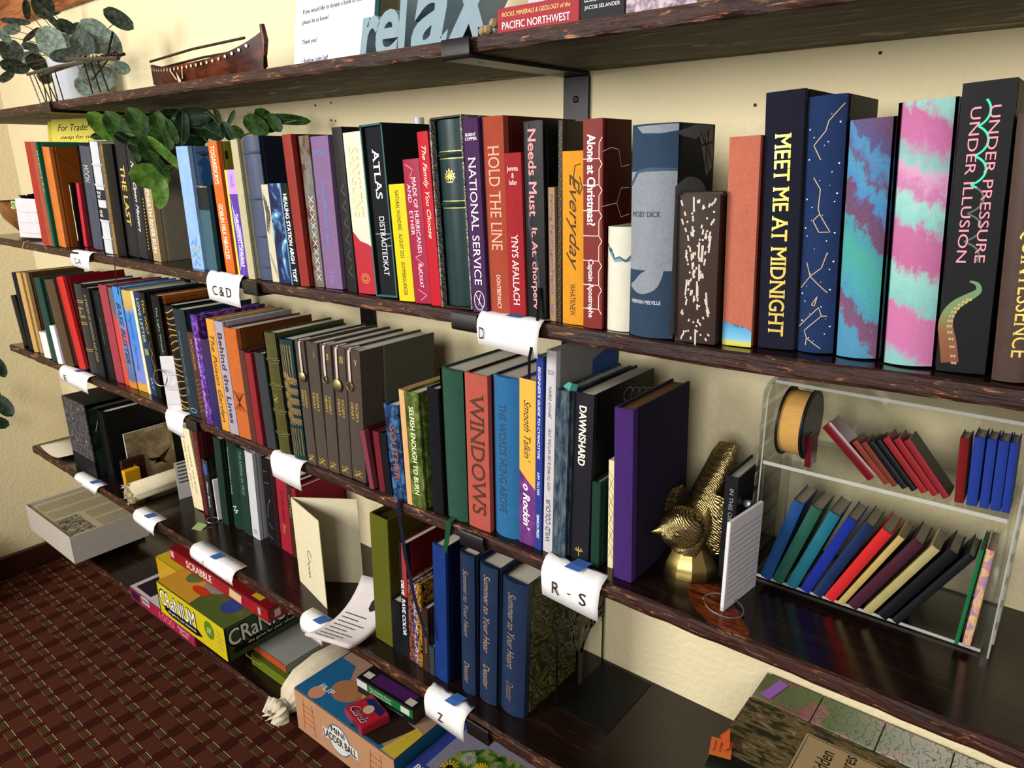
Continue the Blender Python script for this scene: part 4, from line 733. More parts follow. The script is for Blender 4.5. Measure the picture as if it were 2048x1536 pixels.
TABLE = [
('red_a',2,-1.9903,-0.2385,-0.1797,0.0367,0.2364,0.147,3.37),
('redbrown',2,-1.9570,-0.2385,-0.1799,0.0267,0.2356,0.147,3.29),
('green',2,-1.9361,-0.2384,-0.1801,0.0092,0.2357,0.147,2.87),
('orange',2,-1.9096,-0.2306,-0.1802,0.0403,0.2245,0.147,2.72),
('blackwave',2,-1.8825,-0.2048,-0.1802,0.0115,0.1459,0.100,5.80),
('pinkred',2,-1.8676,-0.1954,-0.1803,0.0159,0.1458,0.100,6.46),
('slate',2,-1.7824,-0.2074,-0.1809,0.0662,0.2230,0.147,5.10),
('whiteband',2,-1.6854,-0.2232,-0.1816,0.0438,0.2317,0.147,3.96),
('gold',2,-1.6550,-0.2166,-0.1817,0.0144,0.2236,0.147,4.05),
('black1',2,-1.6233,-0.2198,-0.1819,0.0431,0.2246,0.147,3.62),
('thelast',2,-1.5773,-0.2154,-0.1822,0.0464,0.2376,0.147,4.42),
('ninth',2,-1.5349,-0.2149,-0.1824,0.0359,0.2311,0.147,4.85),
('dots',2,-1.5043,-0.2162,-0.1826,0.0218,0.1824,0.125,4.71),
('beige',2,-1.4673,-0.2191,-0.1828,0.0305,0.1836,0.125,1.73),
('peacock',2,-1.2977,-0.2251,-0.1839,0.0414,0.2169,0.147,-0.07),
('tealsmall',2,-1.2583,-0.2195,-0.1841,0.0350,0.1496,0.100,0.25),
('orange2',2,-1.1828,-0.2268,-0.1838,0.0283,0.2214,0.147,-2.04),
('purplesm',2,-1.1302,-0.2336,-0.1835,0.0335,0.1760,0.125,-1.34),
('cream',2,-1.0999,-0.2372,-0.1833,0.0193,0.2217,0.147,-1.51),
('slateribbed',2,-1.0677,-0.2337,-0.1831,0.0429,0.2258,0.147,-1.41),
('whitepat',2,-1.0354,-0.2336,-0.1829,0.0182,0.1530,0.100,-1.45),
('shibori',2,-1.0076,-0.2347,-0.1828,0.0315,0.1544,0.100,-2.06),
('healing',2,-0.9788,-0.2355,-0.1826,0.0215,0.1545,0.100,-2.49),
('red3',2,-0.9548,-0.2352,-0.1824,0.0222,0.2244,0.147,-2.85),
('mapstitch',2,-0.9306,-0.2262,-0.1823,0.0237,0.2218,0.147,-1.53),
('purple',2,-0.8971,-0.2247,-0.1821,0.0407,0.2199,0.147,-1.50),
('blackornate',2,-0.8491,-0.2281,-0.1817,0.0215,0.2302,0.147,-1.85),
('sanguine',2,-0.8150,-0.2281,-0.1814,0.0393,0.2219,0.147,-2.48),
('atlas',2,-0.7685,-0.2316,-0.1810,0.0443,0.2299,0.092,-2.76),
('yellow',2,-0.7215,-0.2380,-0.1805,0.0300,0.1535,0.100,-3.24),
('magenta',2,-0.6901,-0.2380,-0.1802,0.0295,0.1841,0.125,-3.39),
('family',2,-0.6649,-0.2385,-0.1800,0.0184,0.2165,0.147,-3.20),
('greenleather',2,-0.6278,-0.2385,-0.1798,0.0534,0.2314,0.147,-2.32),
('national',2,-0.5884,-0.2385,-0.1798,0.0230,0.2282,0.147,-2.12),
('holdline',2,-0.5604,-0.2329,-0.1798,0.0306,0.2291,0.147,-1.82),
('ynys',2,-0.5312,-0.2354,-0.1798,0.0246,0.1888,0.125,-1.78),
('needs',2,-0.5040,-0.2329,-0.1798,0.0262,0.2218,0.147,-1.43),
('pairing',2,-0.4852,-0.2270,-0.1798,0.0090,0.1517,0.100,-1.22),
('dotcover',2,-0.4769,-0.2256,-0.1798,0.0052,0.2214,0.147,-0.05),
('everyday',2,-0.4565,-0.2278,-0.1798,0.0284,0.1896,0.125,-0.74),
('alone',2,-0.4273,-0.2318,-0.1798,0.0238,0.2208,0.060,-1.33),
('whitemt',2,-0.3989,-0.2281,-0.1798,0.0307,0.1122,0.100,-0.85),
('moby',2,-0.3559,-0.2368,-0.1798,0.0506,0.2127,0.091,-1.43),
('stitch',2,-0.3066,-0.2290,-0.1798,0.0436,0.1463,0.100,-1.81),
('coral',2,-0.2665,-0.2178,-0.1795,0.0297,0.1987,0.125,-2.27),
('midnight',2,-0.2298,-0.2117,-0.1784,0.0345,0.2350,0.147,-3.24),
('constel',2,-0.1947,-0.2104,-0.1773,0.0328,0.2281,0.108,-3.28),
('tieteal',2,-0.1575,-0.2121,-0.1762,0.0387,0.2062,0.147,-3.35),
('tiepink',2,-0.1138,-0.2186,-0.1749,0.0425,0.2167,0.147,-3.64),
('neon',2,-0.0736,-0.2191,-0.1738,0.0352,0.2269,0.147,-3.43),
('brownright',2,-0.0369,-0.2313,-0.1726,0.0274,0.2018,0.125,-4.19),
('blk0',3,-2.3485,-0.2210,-0.4900,0.0364,0.1457,0.100,-8.11),
('blk1',3,-2.2931,-0.2257,-0.4900,0.0388,0.2159,0.160,-2.52),
('cream1',3,-2.2524,-0.2276,-0.4900,0.0315,0.2192,0.147,-2.95),
('cream2',3,-2.2247,-0.2231,-0.4900,0.0214,0.2206,0.147,-2.46),
('maroonsl',3,-2.1880,-0.2100,-0.4900,0.0340,0.1450,0.100,-3.40),
('whitesm',3,-2.1493,-0.2345,-0.4900,0.0480,0.0702,0.018,-3.48),
('dkgreen',3,-2.0941,-0.2359,-0.4900,0.0415,0.2198,0.147,-3.73),
('navysl',3,-2.0560,-0.2120,-0.4900,0.0170,0.1650,0.100,-6.00),
('whitepad',3,-2.0525,-0.2385,-0.4900,0.0320,0.1006,0.020,-5.70),
('taupe',3,-2.0047,-0.2351,-0.4900,0.0575,0.2213,0.147,-6.63),
('red',3,-1.9465,-0.2261,-0.4900,0.0408,0.2327,0.147,-8.54),
('greygold',3,-1.8946,-0.2237,-0.4900,0.0533,0.2225,0.147,-0.77),
('blk2',3,-1.8403,-0.2246,-0.4900,0.0455,0.2178,0.147,-1.62),
('blk3',3,-1.7964,-0.2185,-0.4900,0.0399,0.2145,0.147,-1.57),
('rose',3,-1.7543,-0.2177,-0.4900,0.0411,0.2320,0.147,-1.68),
('coralgrey',3,-1.7186,-0.2159,-0.4900,0.0280,0.2295,0.147,-1.24),
('settle',3,-1.6847,-0.2185,-0.4900,0.0374,0.2347,0.147,-0.74),
('bluesun',3,-1.6411,-0.2166,-0.4900,0.0469,0.2307,0.147,-0.82),
('whitethin',3,-1.6085,-0.2166,-0.4900,0.0119,0.2325,0.147,-1.34),
('navylove',3,-1.5867,-0.2163,-0.4900,0.0276,0.2325,0.147,-1.53),
('blkgold',3,-1.5575,-0.2189,-0.4900,0.0227,0.2337,0.147,-1.64),
('blkorange',3,-1.4865,-0.2276,-0.4900,0.0335,0.2374,0.147,-0.31),
('feather',3,-1.4256,-0.2318,-0.4900,0.0424,0.2237,0.147,-1.72),
('dkslate',3,-1.3787,-0.2338,-0.4900,0.0438,0.2219,0.147,-1.20),
('brownpat',3,-1.3406,-0.2342,-0.4900,0.0242,0.1809,0.125,-2.12),
('purple3',3,-1.3112,-0.2385,-0.4900,0.0242,0.2197,0.147,-1.29),
('dkpurple',3,-1.2820,-0.2385,-0.4900,0.0303,0.1758,0.125,-1.55),
('yellow3',3,-1.2519,-0.2385,-0.4900,0.0273,0.2188,0.147,-1.55),
('behind',3,-1.2221,-0.2385,-0.4900,0.0294,0.2178,0.147,-1.61),
('orangeleaf',3,-1.1859,-0.2385,-0.4900,0.0400,0.2099,0.163,-1.71),
('brownsm',3,-1.1551,-0.2385,-0.4900,0.0180,0.1743,0.125,-1.88),
('redsm',3,-1.1353,-0.2385,-0.4900,0.0192,0.1720,0.125,-1.90),
('slatesm',3,-1.0988,-0.2385,-0.4900,0.0282,0.1775,0.125,-2.15),
('oliverib',3,-1.0639,-0.2385,-0.4900,0.0380,0.2180,0.147,-2.04),
('tealwoven',3,-1.0199,-0.2385,-0.4900,0.0448,0.2124,0.147,-2.00),
('sh1',3,-0.9834,-0.2351,-0.4900,0.0244,0.2174,0.147,-0.94),
('sh2',3,-0.9558,-0.2338,-0.4900,0.0286,0.2179,0.147,-0.10),
('sh3',3,-0.9267,-0.2338,-0.4900,0.0274,0.2193,0.147,1.50),
('sh4',3,-0.8974,-0.2321,-0.4900,0.0291,0.2194,0.147,2.14),
('sh5',3,-0.8653,-0.2312,-0.4900,0.0328,0.2193,0.159,2.21),
('maroonlean',3,-0.8255,-0.2385,-0.4900,0.0102,0.0967,0.100,-7.85),
('maroonsm',3,-0.8051,-0.2347,-0.4900,0.0132,0.0986,0.100,-3.82),
('blksm',3,-0.7877,-0.2364,-0.4900,0.0141,0.1010,0.100,-3.32),
('navymarb',3,-0.7607,-0.2385,-0.4900,0.0291,0.1511,0.100,-3.58),
('creamthin',3,-0.7391,-0.2385,-0.4900,0.0108,0.1797,0.125,-1.44),
('selfish',3,-0.7192,-0.2385,-0.4900,0.0265,0.1795,0.125,-1.39),
('blk45',3,-0.6857,-0.2327,-0.4900,0.0212,0.1914,0.125,-0.10),
('greenplain',3,-0.6504,-0.2324,-0.4900,0.0453,0.2229,0.147,-0.34),
('windows',3,-0.6069,-0.2310,-0.4900,0.0394,0.2251,0.147,0.10),
('words',3,-0.5640,-0.2270,-0.4900,0.0441,0.2272,0.147,0.31),
('smooth',3,-0.5278,-0.2247,-0.4900,0.0259,0.2313,0.147,0.67),
('cyan',3,-0.5084,-0.2261,-0.4900,0.0104,0.2643,0.147,0.76),
('wild',3,-0.4943,-0.2242,-0.4900,0.0144,0.2735,0.147,1.16),
('denim',3,-0.4762,-0.2248,-0.4900,0.0189,0.2265,0.147,1.18),
('dawn',3,-0.4505,-0.2165,-0.4900,0.0277,0.2254,0.147,1.07),
('greensm',3,-0.4275,-0.2150,-0.4900,0.0115,0.1155,0.100,-0.01),
('coptic',3,-0.4097,-0.2062,-0.4900,0.0074,0.1455,0.100,-1.04),
('bigpurple',3,-0.3834,-0.2213,-0.4900,0.0246,0.2196,0.143,-1.61),
('creamcard',4,-1.6160,-0.1437,-0.8107,0.0491,0.2108,0.138,-4.45),
('maroon4',4,-1.5796,-0.1449,-0.8108,0.0213,0.2244,0.139,0.26),
('pensbox',4,-1.5556,-0.1437,-0.8109,0.0246,0.1495,0.100,1.03),
('padring',4,-1.5263,-0.1437,-0.8110,0.0316,0.1076,0.100,2.97),
('green1',4,-1.4949,-0.1433,-0.8112,0.0289,0.2210,0.137,3.24),
('green2',4,-1.4534,-0.1376,-0.8113,0.0516,0.2209,0.132,3.38),
('green3',4,-1.4095,-0.1373,-0.8116,0.0317,0.2158,0.131,3.11),
('white4',4,-1.3769,-0.1361,-0.8117,0.0300,0.2145,0.130,2.97),
('blklines',4,-1.3268,-0.1277,-0.8119,0.0286,0.2087,0.122,2.59),
('dkmaroon',4,-1.3021,-0.1277,-0.8120,0.0183,0.2085,0.122,2.57),
('crimson',4,-1.2711,-0.1277,-0.8122,0.0388,0.1760,0.122,2.16),
('brown4',4,-1.2384,-0.1305,-0.8123,0.0173,0.1764,0.124,2.08),
('crimsonthin',4,-1.2203,-0.1325,-0.8124,0.0138,0.1712,0.125,2.52),
('olivebox',4,-0.8664,-0.2040,-0.8139,0.0443,0.2508,0.147,1.91),
('blksm4',4,-0.8282,-0.2058,-0.8140,0.0234,0.1021,0.100,0.17),
('delve',4,-0.8071,-0.2068,-0.8140,0.0164,0.2233,0.147,1.88),
('pat1',4,-0.7920,-0.2068,-0.8140,0.0115,0.1590,0.100,1.94),
('pat2',4,-0.7810,-0.2071,-0.8140,0.0083,0.1573,0.100,2.40),
('pat3',4,-0.7695,-0.2089,-0.8140,0.0104,0.1638,0.100,2.06),
('brown5',4,-0.7544,-0.2108,-0.8140,0.0140,0.1231,0.100,1.62),
('grey5',4,-0.7402,-0.2108,-0.8140,0.0112,0.0549,0.100,1.25),
('bluethin',4,-0.7196,-0.2108,-0.8140,0.0277,0.2513,0.147,1.95),
('yh1',4,-0.6647,-0.2077,-0.8140,0.0325,0.2537,0.147,1.45),
('yh2',4,-0.6271,-0.2048,-0.8140,0.0403,0.2464,0.147,2.10),
('yh3',4,-0.5829,-0.2019,-0.8140,0.0456,0.2361,0.147,2.42),
]
for row in TABLE:
    key = row[0]
    if key in ST: book(*row, ST[key])
T_ = {r[0]: r for r in TABLE}
G2, G3, G4 = 'books on the second shelf', 'books on the third shelf', 'books on the fourth shelf'
# ---- slipcases with their books
def slipcase(key, label, matc, mats, label2, st2, inset=.003, edge=None):
    _, s, x, y, z, w_, h, d, tilt = T_[key]; t = thing('slipcase', label, 'slipcase', (x, y, z+.0003+abs(math.sin(math.radians(tilt)))*w_/2), (0, math.radians(tilt), 0)); th = .0022
    for nm, b in (('side_panel', box(-w_/2, -w_/2+th, 0, d, 0, h)), ('side_panel', box(w_/2-th, w_/2, 0, d, 0, h)), ('top_panel', box(-w_/2+th, w_/2-th, 0, d, h-th, h)), ('bottom_panel', box(-w_/2+th, w_/2-th, 0, d, 0, th)), ('back_panel', box(-w_/2+th, w_/2-th, d-th, d, th, h-th))):
        obj(nm, b, mats if nm == 'side_panel' else matc, t)
    if edge:
        for sg in (-1, 1): obj('edge_trim', box(sg*w_/2-(.0024 if sg > 0 else 0), sg*w_/2+(0 if sg > 0 else .0024), -.0006, .0, 0, h), edge, t)
        obj('edge_trim', box(-w_/2, w_/2, -.0006, 0, h-.0024, h), edge, t)
    a = math.radians(tilt); bz = z+.0003+abs(math.sin(a))*w_/2
    book(key, s, x+math.sin(a)*th, y+inset, bz+math.cos(a)*(th+.0004)-abs(math.sin(a))*(w_-2*th-.001)/2, w_-2*th-.0028, h-2*th-.002, d-th-inset-.002, tilt, st2)
slipcase('atlas', 'teal edged black slipcase in the second shelf row', M('#3f6a68', 'cloth'), M('#131a1a', 'cloth'), '', dict(l='black cloth book titled ATLAS inside the teal edged slipcase', c='#1f2226', k='cloth', ex=[('T', 'ATLAS', 'down', .73, .29, 0, .34, '#e2e2e0', 0, .01), ('T', 'DISTRACTEDKAT', 'down', .3, .36, 0, .28, '#d4d4d2'), ('F', [[(-.45, .375), (.5, .375)]], .0006, '#c8c8c8'), ('F', [[(-.1, .33), (.5, .36)], [(-.05, .3), (.5, .305)]], .0007, '#c8c8c8')]), .004, M('#3f6a68', 'cloth'))
slipcase('greenleather', 'marbled black and white slipcase holding the green leather book', M('#2a2420', 'leather'), pattern('marble_bw', p_marble('1c1a18', '6a6660', 'c8c4bc', 60), .5), '', dict(l='dark green leather book with raised bands and gold palmette', c='#20383a', k='leather', r=1, rough=.3, ex=[('R', [.56, .82], 'gold'), ('G', pal)]), .002)
# ---- olive box on the fourth shelf
_, s, x, y, z, w_, h, d, tl = T_['olivebox']
t = thing('book_box', 'tall plain olive green box standing on the fourth shelf', 'box', (x, y, z+.001), (0, math.radians(tl), 0))
obj('front_panel', box(-w_/2, w_/2, 0, .004, 0, h, .0006), M('#5c5c1c', 'plain'), t)
obj('side_panel', box(w_/2-.003, w_/2, .0042, d, 0, h), M('#4c4214', 'plain'), t); obj('side_panel', box(-w_/2, -w_/2+.003, .0042, d, 0, h), M('#4c4214', 'plain'), t)
obj('top_panel', box(-w_/2+.0032, w_/2-.0032, .0042, d, h-.012, h-.008), M('#3c3c14', 'plain'), t)
# ---- ring notepads
def ring(parent, c, r, nrm, th=.0011, name='binder_ring'):
    n_ = Vector(nrm).normalized(); u = n_.orthogonal().normalized(); v = n_.cross(u)
    return smooth(obj(name, tube([Vector(c)+(u*math.cos(a*.2618)+v*math.sin(a*.2618))*r for a in range(24)], th, 8, closed=True), M('#b9b2ac', 'metal', .25), parent))
def notepad(label, loc, w_, d_, h_, yaw, ringc, rr, rn, tabc=None, lines=8, tilt=0, grp='ring-bound sample pads'):
    t = thing('ring_notepad', label, 'notepad', loc, (math.radians(tilt), 0, math.radians(yaw)), grp)
    obj('page_stack', box(-w_/2, w_/2, 0, d_, 0, h_, .0006), M('#c9c4c6', 'paper'), t)
    obj('printed_line', strokes([[(.06*d_, h_*(.12+.8*i/lines)), (.94*d_, h_*(.12+.8*i/lines))] for i in range(lines)], .0006, lambda a, c: (w_/2+.0003, a, c)), M('#8f8a90'), t)
    ring(t, ringc, rr, rn)
    if tabc: obj('paper_tab', box(-w_*.4, w_*.4, tabc[0], tabc[0]+.012, tabc[1], tabc[1]+.02), M('#9aa86a', 'paper'), t)
    return t
notepad('big lined white notepad with a metal ring, standing beside the brass bird', (-.262, -.208, S3+.0005), .0045, .074, .112, -7, (0, .004, .006), .0225, (.15, .1, 1), None, 13)
notepad('white ring notepad with green tab hanging over the third shelf edge', (-1.462, -.2465, S3-.0), .0035, .03, .118, -50, (.012, .0, .075), .017, (1, -.35, .1), (.004, .03), 3)
notepad('white ruled notepad with ring and green tab, among the books of the fourth shelf', (-1.5263, -.1437, -.8095), .0045, .05, .105, -12, (0, -.012, .004), .014, (.1, .1, 1), None, 14)
o = obj('paper_tab', box(-.012, .012, -.012, .012, -.0004, .0004), M('#8a9a64', 'paper')); o.location = (-1.527, -.19, -.8075); o.rotation_euler = (.2, .15, .4); tag(o, 'loose pale green paper tab lying on the fourth shelf by the ruled notepad', 'paper tab')
notepad('white swatch pad with ring at the left end of the second shelf', (-2.172, -.2300, -.1700), .006, .095, .098, -52, (-.002, -.003, .074), .012, (.3, 1, .2), (-.012, .07), 3, -4)
# ---- sticky notes behind the green book
t = thing('sticky_note', 'yellow sticky note reading For Trade! above the green book', 'sticky note', (-1.985, -.12, .052), (math.radians(-8), 0, math.radians(16)))
obj('note_sheet', box(-.1, .1, -.0004, .0004, 0, .062), M('#b8ae4c', 'paper'), t)
obj('note_sheet', box(-.115, .02, .0008, .0012, -.002, .058), M('#a89a34', 'paper'), t)
f_ = lambda a, c: (a, -.0007, c)
text('handwriting', 'For Trade!', t, f_, -.022, .042, .11, .016, 'flat', M('#1c1a12'), .3); text('handwriting', 'swap for me', t, f_, -.01, .018, .12, .012, 'flat', M('#1c1a12'), .3)
# ---- curled paper labels with tape
def label_paper(s, x0, x1, label, txt=None, crumple=0, drop=.046, back=.03, lift=0, tape=.6):
    zt = ztop(s, (x0+x1)/2); t = thing('shelf_label', label, 'label', ((x0+x1)/2, 0, zt), group='curled paper shelf labels'); w2 = (x1-x0)/2; rnd = random.Random(int(x0*1000))
    pr = [(-.2385+back, .0014), (-.232, .0016), (-.239, .0018+lift), (-.2445, .0002+lift), (-.2495, -.006), (-.2515, -.014), (-.2515, -.62*drop), (-.2505, -drop)]
    bm = bmesh.new(); R = []; n = 9
    for i in range(n+1):
        a = -w2+2*w2*i/n; k = i/n; R.append([bm.verts.new((a+(.004*(j/7)*(1 if i == 0 else 0)), y-(.0008 if j > 3 else 0)*math.sin(k*3.1)-(.002*k*k if j > 5 else 0), z+(rnd.uniform(0, crumple) if j < 3 else 0)-(.004*k if j == 7 else 0))) for j, (y, z) in enumerate(pr)])
    for A, B in zip(R, R[1:]):
        for j in range(7): bm.faces.new((A[j], A[j+1], B[j+1], B[j]))
    bmesh.ops.recalc_face_normals(bm, faces=bm.faces[:])
    o = smooth(obj('paper_strip', bm, M('#d6d3d2', 'paper'), t), 60); md = o.modifiers.new('s', 'SOLIDIFY'); md.thickness = .0003
    if tape: 
        tx = -w2+2*w2*tape; tw = .011
        bmt = bmesh.new(); q = [(-.2450, .0022+lift+crumple*.5), (-.236, .0030+lift+crumple*.8), (-.222, .0026+crumple)]
        L = [(bmt.verts.new((tx-tw+.003*i, y, z)), bmt.verts.new((tx+tw+.003*i, y, z+.0004))) for i, (y, z) in enumerate(q)]
        for (a, b_), (c, e) in zip(L, L[1:]): bmt.faces.new((a, b_, e, c))
        obj('blue_tape', bmt, M('#2f5590', 'paper'), t)['label'] = 'small strip of blue masking tape'
    if txt:
        for (sx, px, L_) in txt:
            text('handwriting', sx, t, lambda a, c: (a, -.2534-.0008*math.sin((a+w2)/(2*w2)*3.1), c), px*w2, -.5*drop-.003, L_, .0014 if sx == '-' else min(.017, drop*.4), 'flat', M('#2a2a2e'), 0, -.02)
    return t
lp = label_paper
lp(2, -1.819, -1.715, 'torn white paper label under the slate leather book, second shelf', [('C-A', -.1, .035)], .001, .032, .008, 0, 0)
lp(2, -1.227, -1.118, 'curled white label reading C and D in pencil on the second shelf edge', [('C & D', 0, .06)], .003, .044, .004, .002, 0)
lp(2, -.586, -.488, 'blank looking white paper label hanging before the middle bracket, second shelf', [('D', -.75, .008)], .002, .036, .012, 0, .55)
lp(3, -2.034, -1.862, 'white paper label at the left end of the third shelf under the red book', [('E', -.5, .018)], .001, .036, .012, 0, .55)
lp(3, -1.474, -1.397, 'blank white paper label under the gold feather book, third shelf', None, .0, .042, .02, 0, 0)
lp(3, -1.089, -.997, 'blank curled white paper label under the teal woven book, third shelf', None, 0, .044, .022, 0, 0)
lp(3, -.487, -.397, 'crumpled white paper label reading R - S with blue tape', [('R', -.4, .011), ('-', .05, .005), ('S', .5, .010)], .005, .044, .012, 0, .5)
lp(4, -2.09, -1.945, 'white paper label at the left end of the fourth shelf below the black box', [('MINIATURE', -.5, .05)], .001, .014, .02, 0, .7)
lp(4, -1.739, -1.628, 'white paper label with blue tape beside the canvas roll, fourth shelf', None, .001, .024, .022, 0, .55)
lp(4, -1.464, -1.285, 'long white paper label with blue tape above the red game box', [('T', -.3, .008)], .001, .024, .024, 0, .5)
lp(4, -1.055, -.985, 'short white paper label with blue tape left of the leaflets', None, .001, .03, .02, 0, .65)
lp(4, -.722, -.632, 'white paper label reading Z with blue tape, fourth shelf', [('Z', -.1, .011)], .005, .040, .014, 0, .6)

# ---- marks on wall and board
for i, (x, z, r) in enumerate(((-.352, .061, .0022), (-.252, .053, .003), (-.22, .106, .002), (-1.203, .106, .0025), (-1.155, .108, .002), (-1.159, .078, .0022), (-1.147, .076, .0018))):
    obj('paint_chip', discs([(x, z, r)], r, lambda a, c: (a, -.0006, c), 6), M('#3c2c1a', 'paper'), bpy.data.objects['wall_back'])
obj('red_brown_patch', polys2d([[(-.318, -.180), (-.288, -.158), (-.262, -.18), (-.24, -.205), (-.222, -.225), (-.222, -.236), (-.262, -.236), (-.283, -.225), (-.300, -.21)]], lambda a, c: (a, c, S3+.0002)), pattern('glossy_red_brown', p_blob([(.35, '3a1408'), (.5, '6a2c14'), (.65, '8c4420')], 30, (1, 5, 1)), .16), bpy.data.objects['shelf_board.002'])  # glossy red-brown patch on the board top in front of the bird
# ---- small extras among the books
o = smooth(obj('ribbon_marker', tube([(0, 0, 0), (.004, -.01, .004), (.012, -.012, .003), (.016, -.004, 0)], [.0045]*4, 6, flat=.12), M('#5aa8a0', 'cloth'))); o.location = (-.4755, -.208, S3+.2295); tag(o, 'curled turquoise ribbon end on top of the denim blue book', 'ribbon')
t = thing('glass_bottle', 'small clear bottle top rising behind the black lace-edged book', 'bottle', (-.875, -.05, ztop(2, -.875)+.0004)); smooth(obj('bottle_body', lathe([(.011, 0), (.012, .01), (.012, .2), (.007, .222), (.007, .236)], 20), M('#8a9096', 'gloss', .2), t)); smooth(obj('bottle_cap', lathe([(.0085, .2362), (.0085, .25)], 16), M('#c8ccd0', 'gloss'), t))
t = thing('white_strip', 'curved white paper strip standing in the small dark green book', 'paper strip', (-.419, -.165, S3+.1165)); bm = bmesh.new(); L = [(bm.verts.new((x, 0, z)), bm.verts.new((x+.001, .02, z+.002))) for x, z in ((0, .0), (.002, .012), (.006, .022), (.012, .029), (.020, .032))]
for (a_, b_), (c_, d_) in zip(L, L[1:]): bm.faces.new((a_, b_, d_, c_))
o = smooth(obj('strip', bm, M('#c8c6c4', 'paper'), t), 80); o.modifiers.new('s', 'SOLIDIFY').thickness = .0005

# ---- top shelf things
t = thing('potted_eucalyptus', 'artificial eucalyptus in a white pot on the top shelf', 'plant', (-2.015, -.085, S1))
smooth(obj('pot', lathe([(.048, .0005), (.052, .02), (.062, .108), (.063, .112), (.059, .112), (.056, .1)], 32, cap=False), M('#c4c6cc', 'gloss'), t), 40)
obj('soil', discs([(0, 0, .056)], .056, lambda a, c: (a, c, .1), 24), M('#2a2018'), t)
EUL = pattern('eucalyptus_leaf', p_blob([(.35, '5a6a5c'), (.5, '7c8c7e'), (.65, '98a698')], 130), .55)
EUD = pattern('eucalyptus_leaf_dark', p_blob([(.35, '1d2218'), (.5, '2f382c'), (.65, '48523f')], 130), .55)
def leafmesh(a, b, notch=.0, cup=.15, n=12):
    bm = bmesh.new(); C_ = []
    rows = 10
    for i in range(rows+1):
        u = -1+2*i/rows; hw = math.sqrt(max(0, 1-abs(u)**2))*b
        if i in (0, rows): C_.append([bm.verts.new((u*a, 0, 0))])
        else: C_.append([bm.verts.new((u*a, hw*k, cup*b*(abs(k)**1.5)+.05*a*u*u)) for k in (-1, -.5, 0, .5, 1)])
    for A, B in zip(C_, C_[1:]):
        if len(A) == 1:
            for k in range(4): bm.faces.new((A[0], B[k+1], B[k]))
        elif len(B) == 1:
            for k in range(4): bm.faces.new((A[k], A[k+1], B[0]))
        else:
            for k in range(4): bm.faces.new((A[k], A[k+1], B[k+1], B[k]))
    bmesh.ops.recalc_face_normals(bm, faces=bm.faces[:]); return bm
def place_leaf(parent, off, x, y, z, a, b, ang, mat, rnd, spread=.35):
    view = (Vector((0, -.9, 0))-Vector((x, y, z))).normalized()
    nrm = (view+Vector((rnd.uniform(-1, 1), rnd.uniform(-1, 1), rnd.uniform(-1, 1)))*spread).normalized()
    ux = Vector((0, 0, 1)).cross(nrm).normalized(); uz = nrm.cross(ux)
    ca, sa = math.cos(math.radians(-ang)), math.sin(math.radians(-ang))
    ax = ux*ca+uz*sa; ay = nrm.cross(ax)
    o = smooth(obj('leaf', leafmesh(a, b), mat, parent), 80)
    o.matrix_local = Matrix.Translation(Vector((x, y, z))-off) @ Matrix((ax, ay, nrm)).transposed().to_4x4(); return o
rnd = random.Random(3); off = Vector(t.location)
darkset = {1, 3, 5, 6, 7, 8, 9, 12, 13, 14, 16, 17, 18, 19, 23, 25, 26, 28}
stems = []
for i, (x, y, z, a, b, ang) in enumerate(EU):
    place_leaf(t, off, x, y, z, a*1.12, b*1.12, ang, EUD if i in darkset else EUL, rnd)
    p0 = Vector((rnd.uniform(-.03, .03), rnd.uniform(-.03, .03), .1)); p3 = Vector((x, y, z))-off
    if z < .2: p3 += Vector((0, .004, 0)); mid = (p0+p3)*.5+Vector((0, 0, .05))
    else: mid = (p0+p3)*.5+Vector((0, 0, .015))
    smooth(obj('stem', tube([p0, (p0+mid)*.5+Vector((0, 0, .012)), mid, (mid+p3)*.5, p3], [.0016, .0014, .0012, .001, .0008], 5), M('#4a4030'), t))
# model boat
t = thing('model_canoe', 'carved brown wooden canoe with white inlaid dots on the top shelf', 'model boat', (-1.37, -.12, S1))
WD = pattern('carved_wood', p_blob([(.35, '2c140c'), (.5, '4c2214'), (.62, '6a3420')], 40, (.4, 1, 1)), .35)
bm = bmesh.new(); R = []; n = 26
def hullw(u): return .042*(1-abs(u)**2.2)
def hulltop(u): return .044+.020*abs(u)**2.4+(.02*max(0, u)**4)
for i in range(n+1):
    u = -1+2*i/n; x = .205*u; tp = hulltop(u); w_ = hullw(u)+.0012; bt = .002+.018*abs(u)**4
    xb = x*(.70 if u < 0 else .93); xm_ = (x+xb)/2
    R.append([bm.verts.new((x, -w_, tp)), bm.verts.new((xm_, -w_*.85, bt+(tp-bt)*.45)), bm.verts.new((xb, -w_*.35, bt)), bm.verts.new((xb, w_*.35, bt)), bm.verts.new((xm_, w_*.85, bt+(tp-bt)*.45)), bm.verts.new((x, w_, tp)), bm.verts.new((x, w_*.8, tp-.001)), bm.verts.new((x, 0, bt+.006)), bm.verts.new((x, -w_*.8, tp-.001))])
for A, B in zip(R, R[1:]):
    for k in range(9): bm.faces.new((A[k], A[(k+1) % 9], B[(k+1) % 9], B[k]))
bm.faces.new(R[0]); bm.faces.new(R[-1][::-1]); bmesh.ops.recalc_face_normals(bm, faces=bm.faces[:])
smooth(obj('hull', bm, WD, t), 50)
hs = lambda x, z: (x, -(hullw(x/.205)+.0012)*(1 if z > .03 else .9)-.0012, z)
obj('inlay_dot', discs([(-.17+.0155*i, hulltop((-.17+.0155*i)/.205)-.006, .0028) for i in range(23)], .002, hs, 8), M('#cfc4a0', 'gloss'), t)
obj('inlay_figure', strokes([[(-.05, .038), (-.035, .02)], [(0, .04), (-.012, .02)]], .003, hs), M('#cfc4a0', 'gloss'), t)
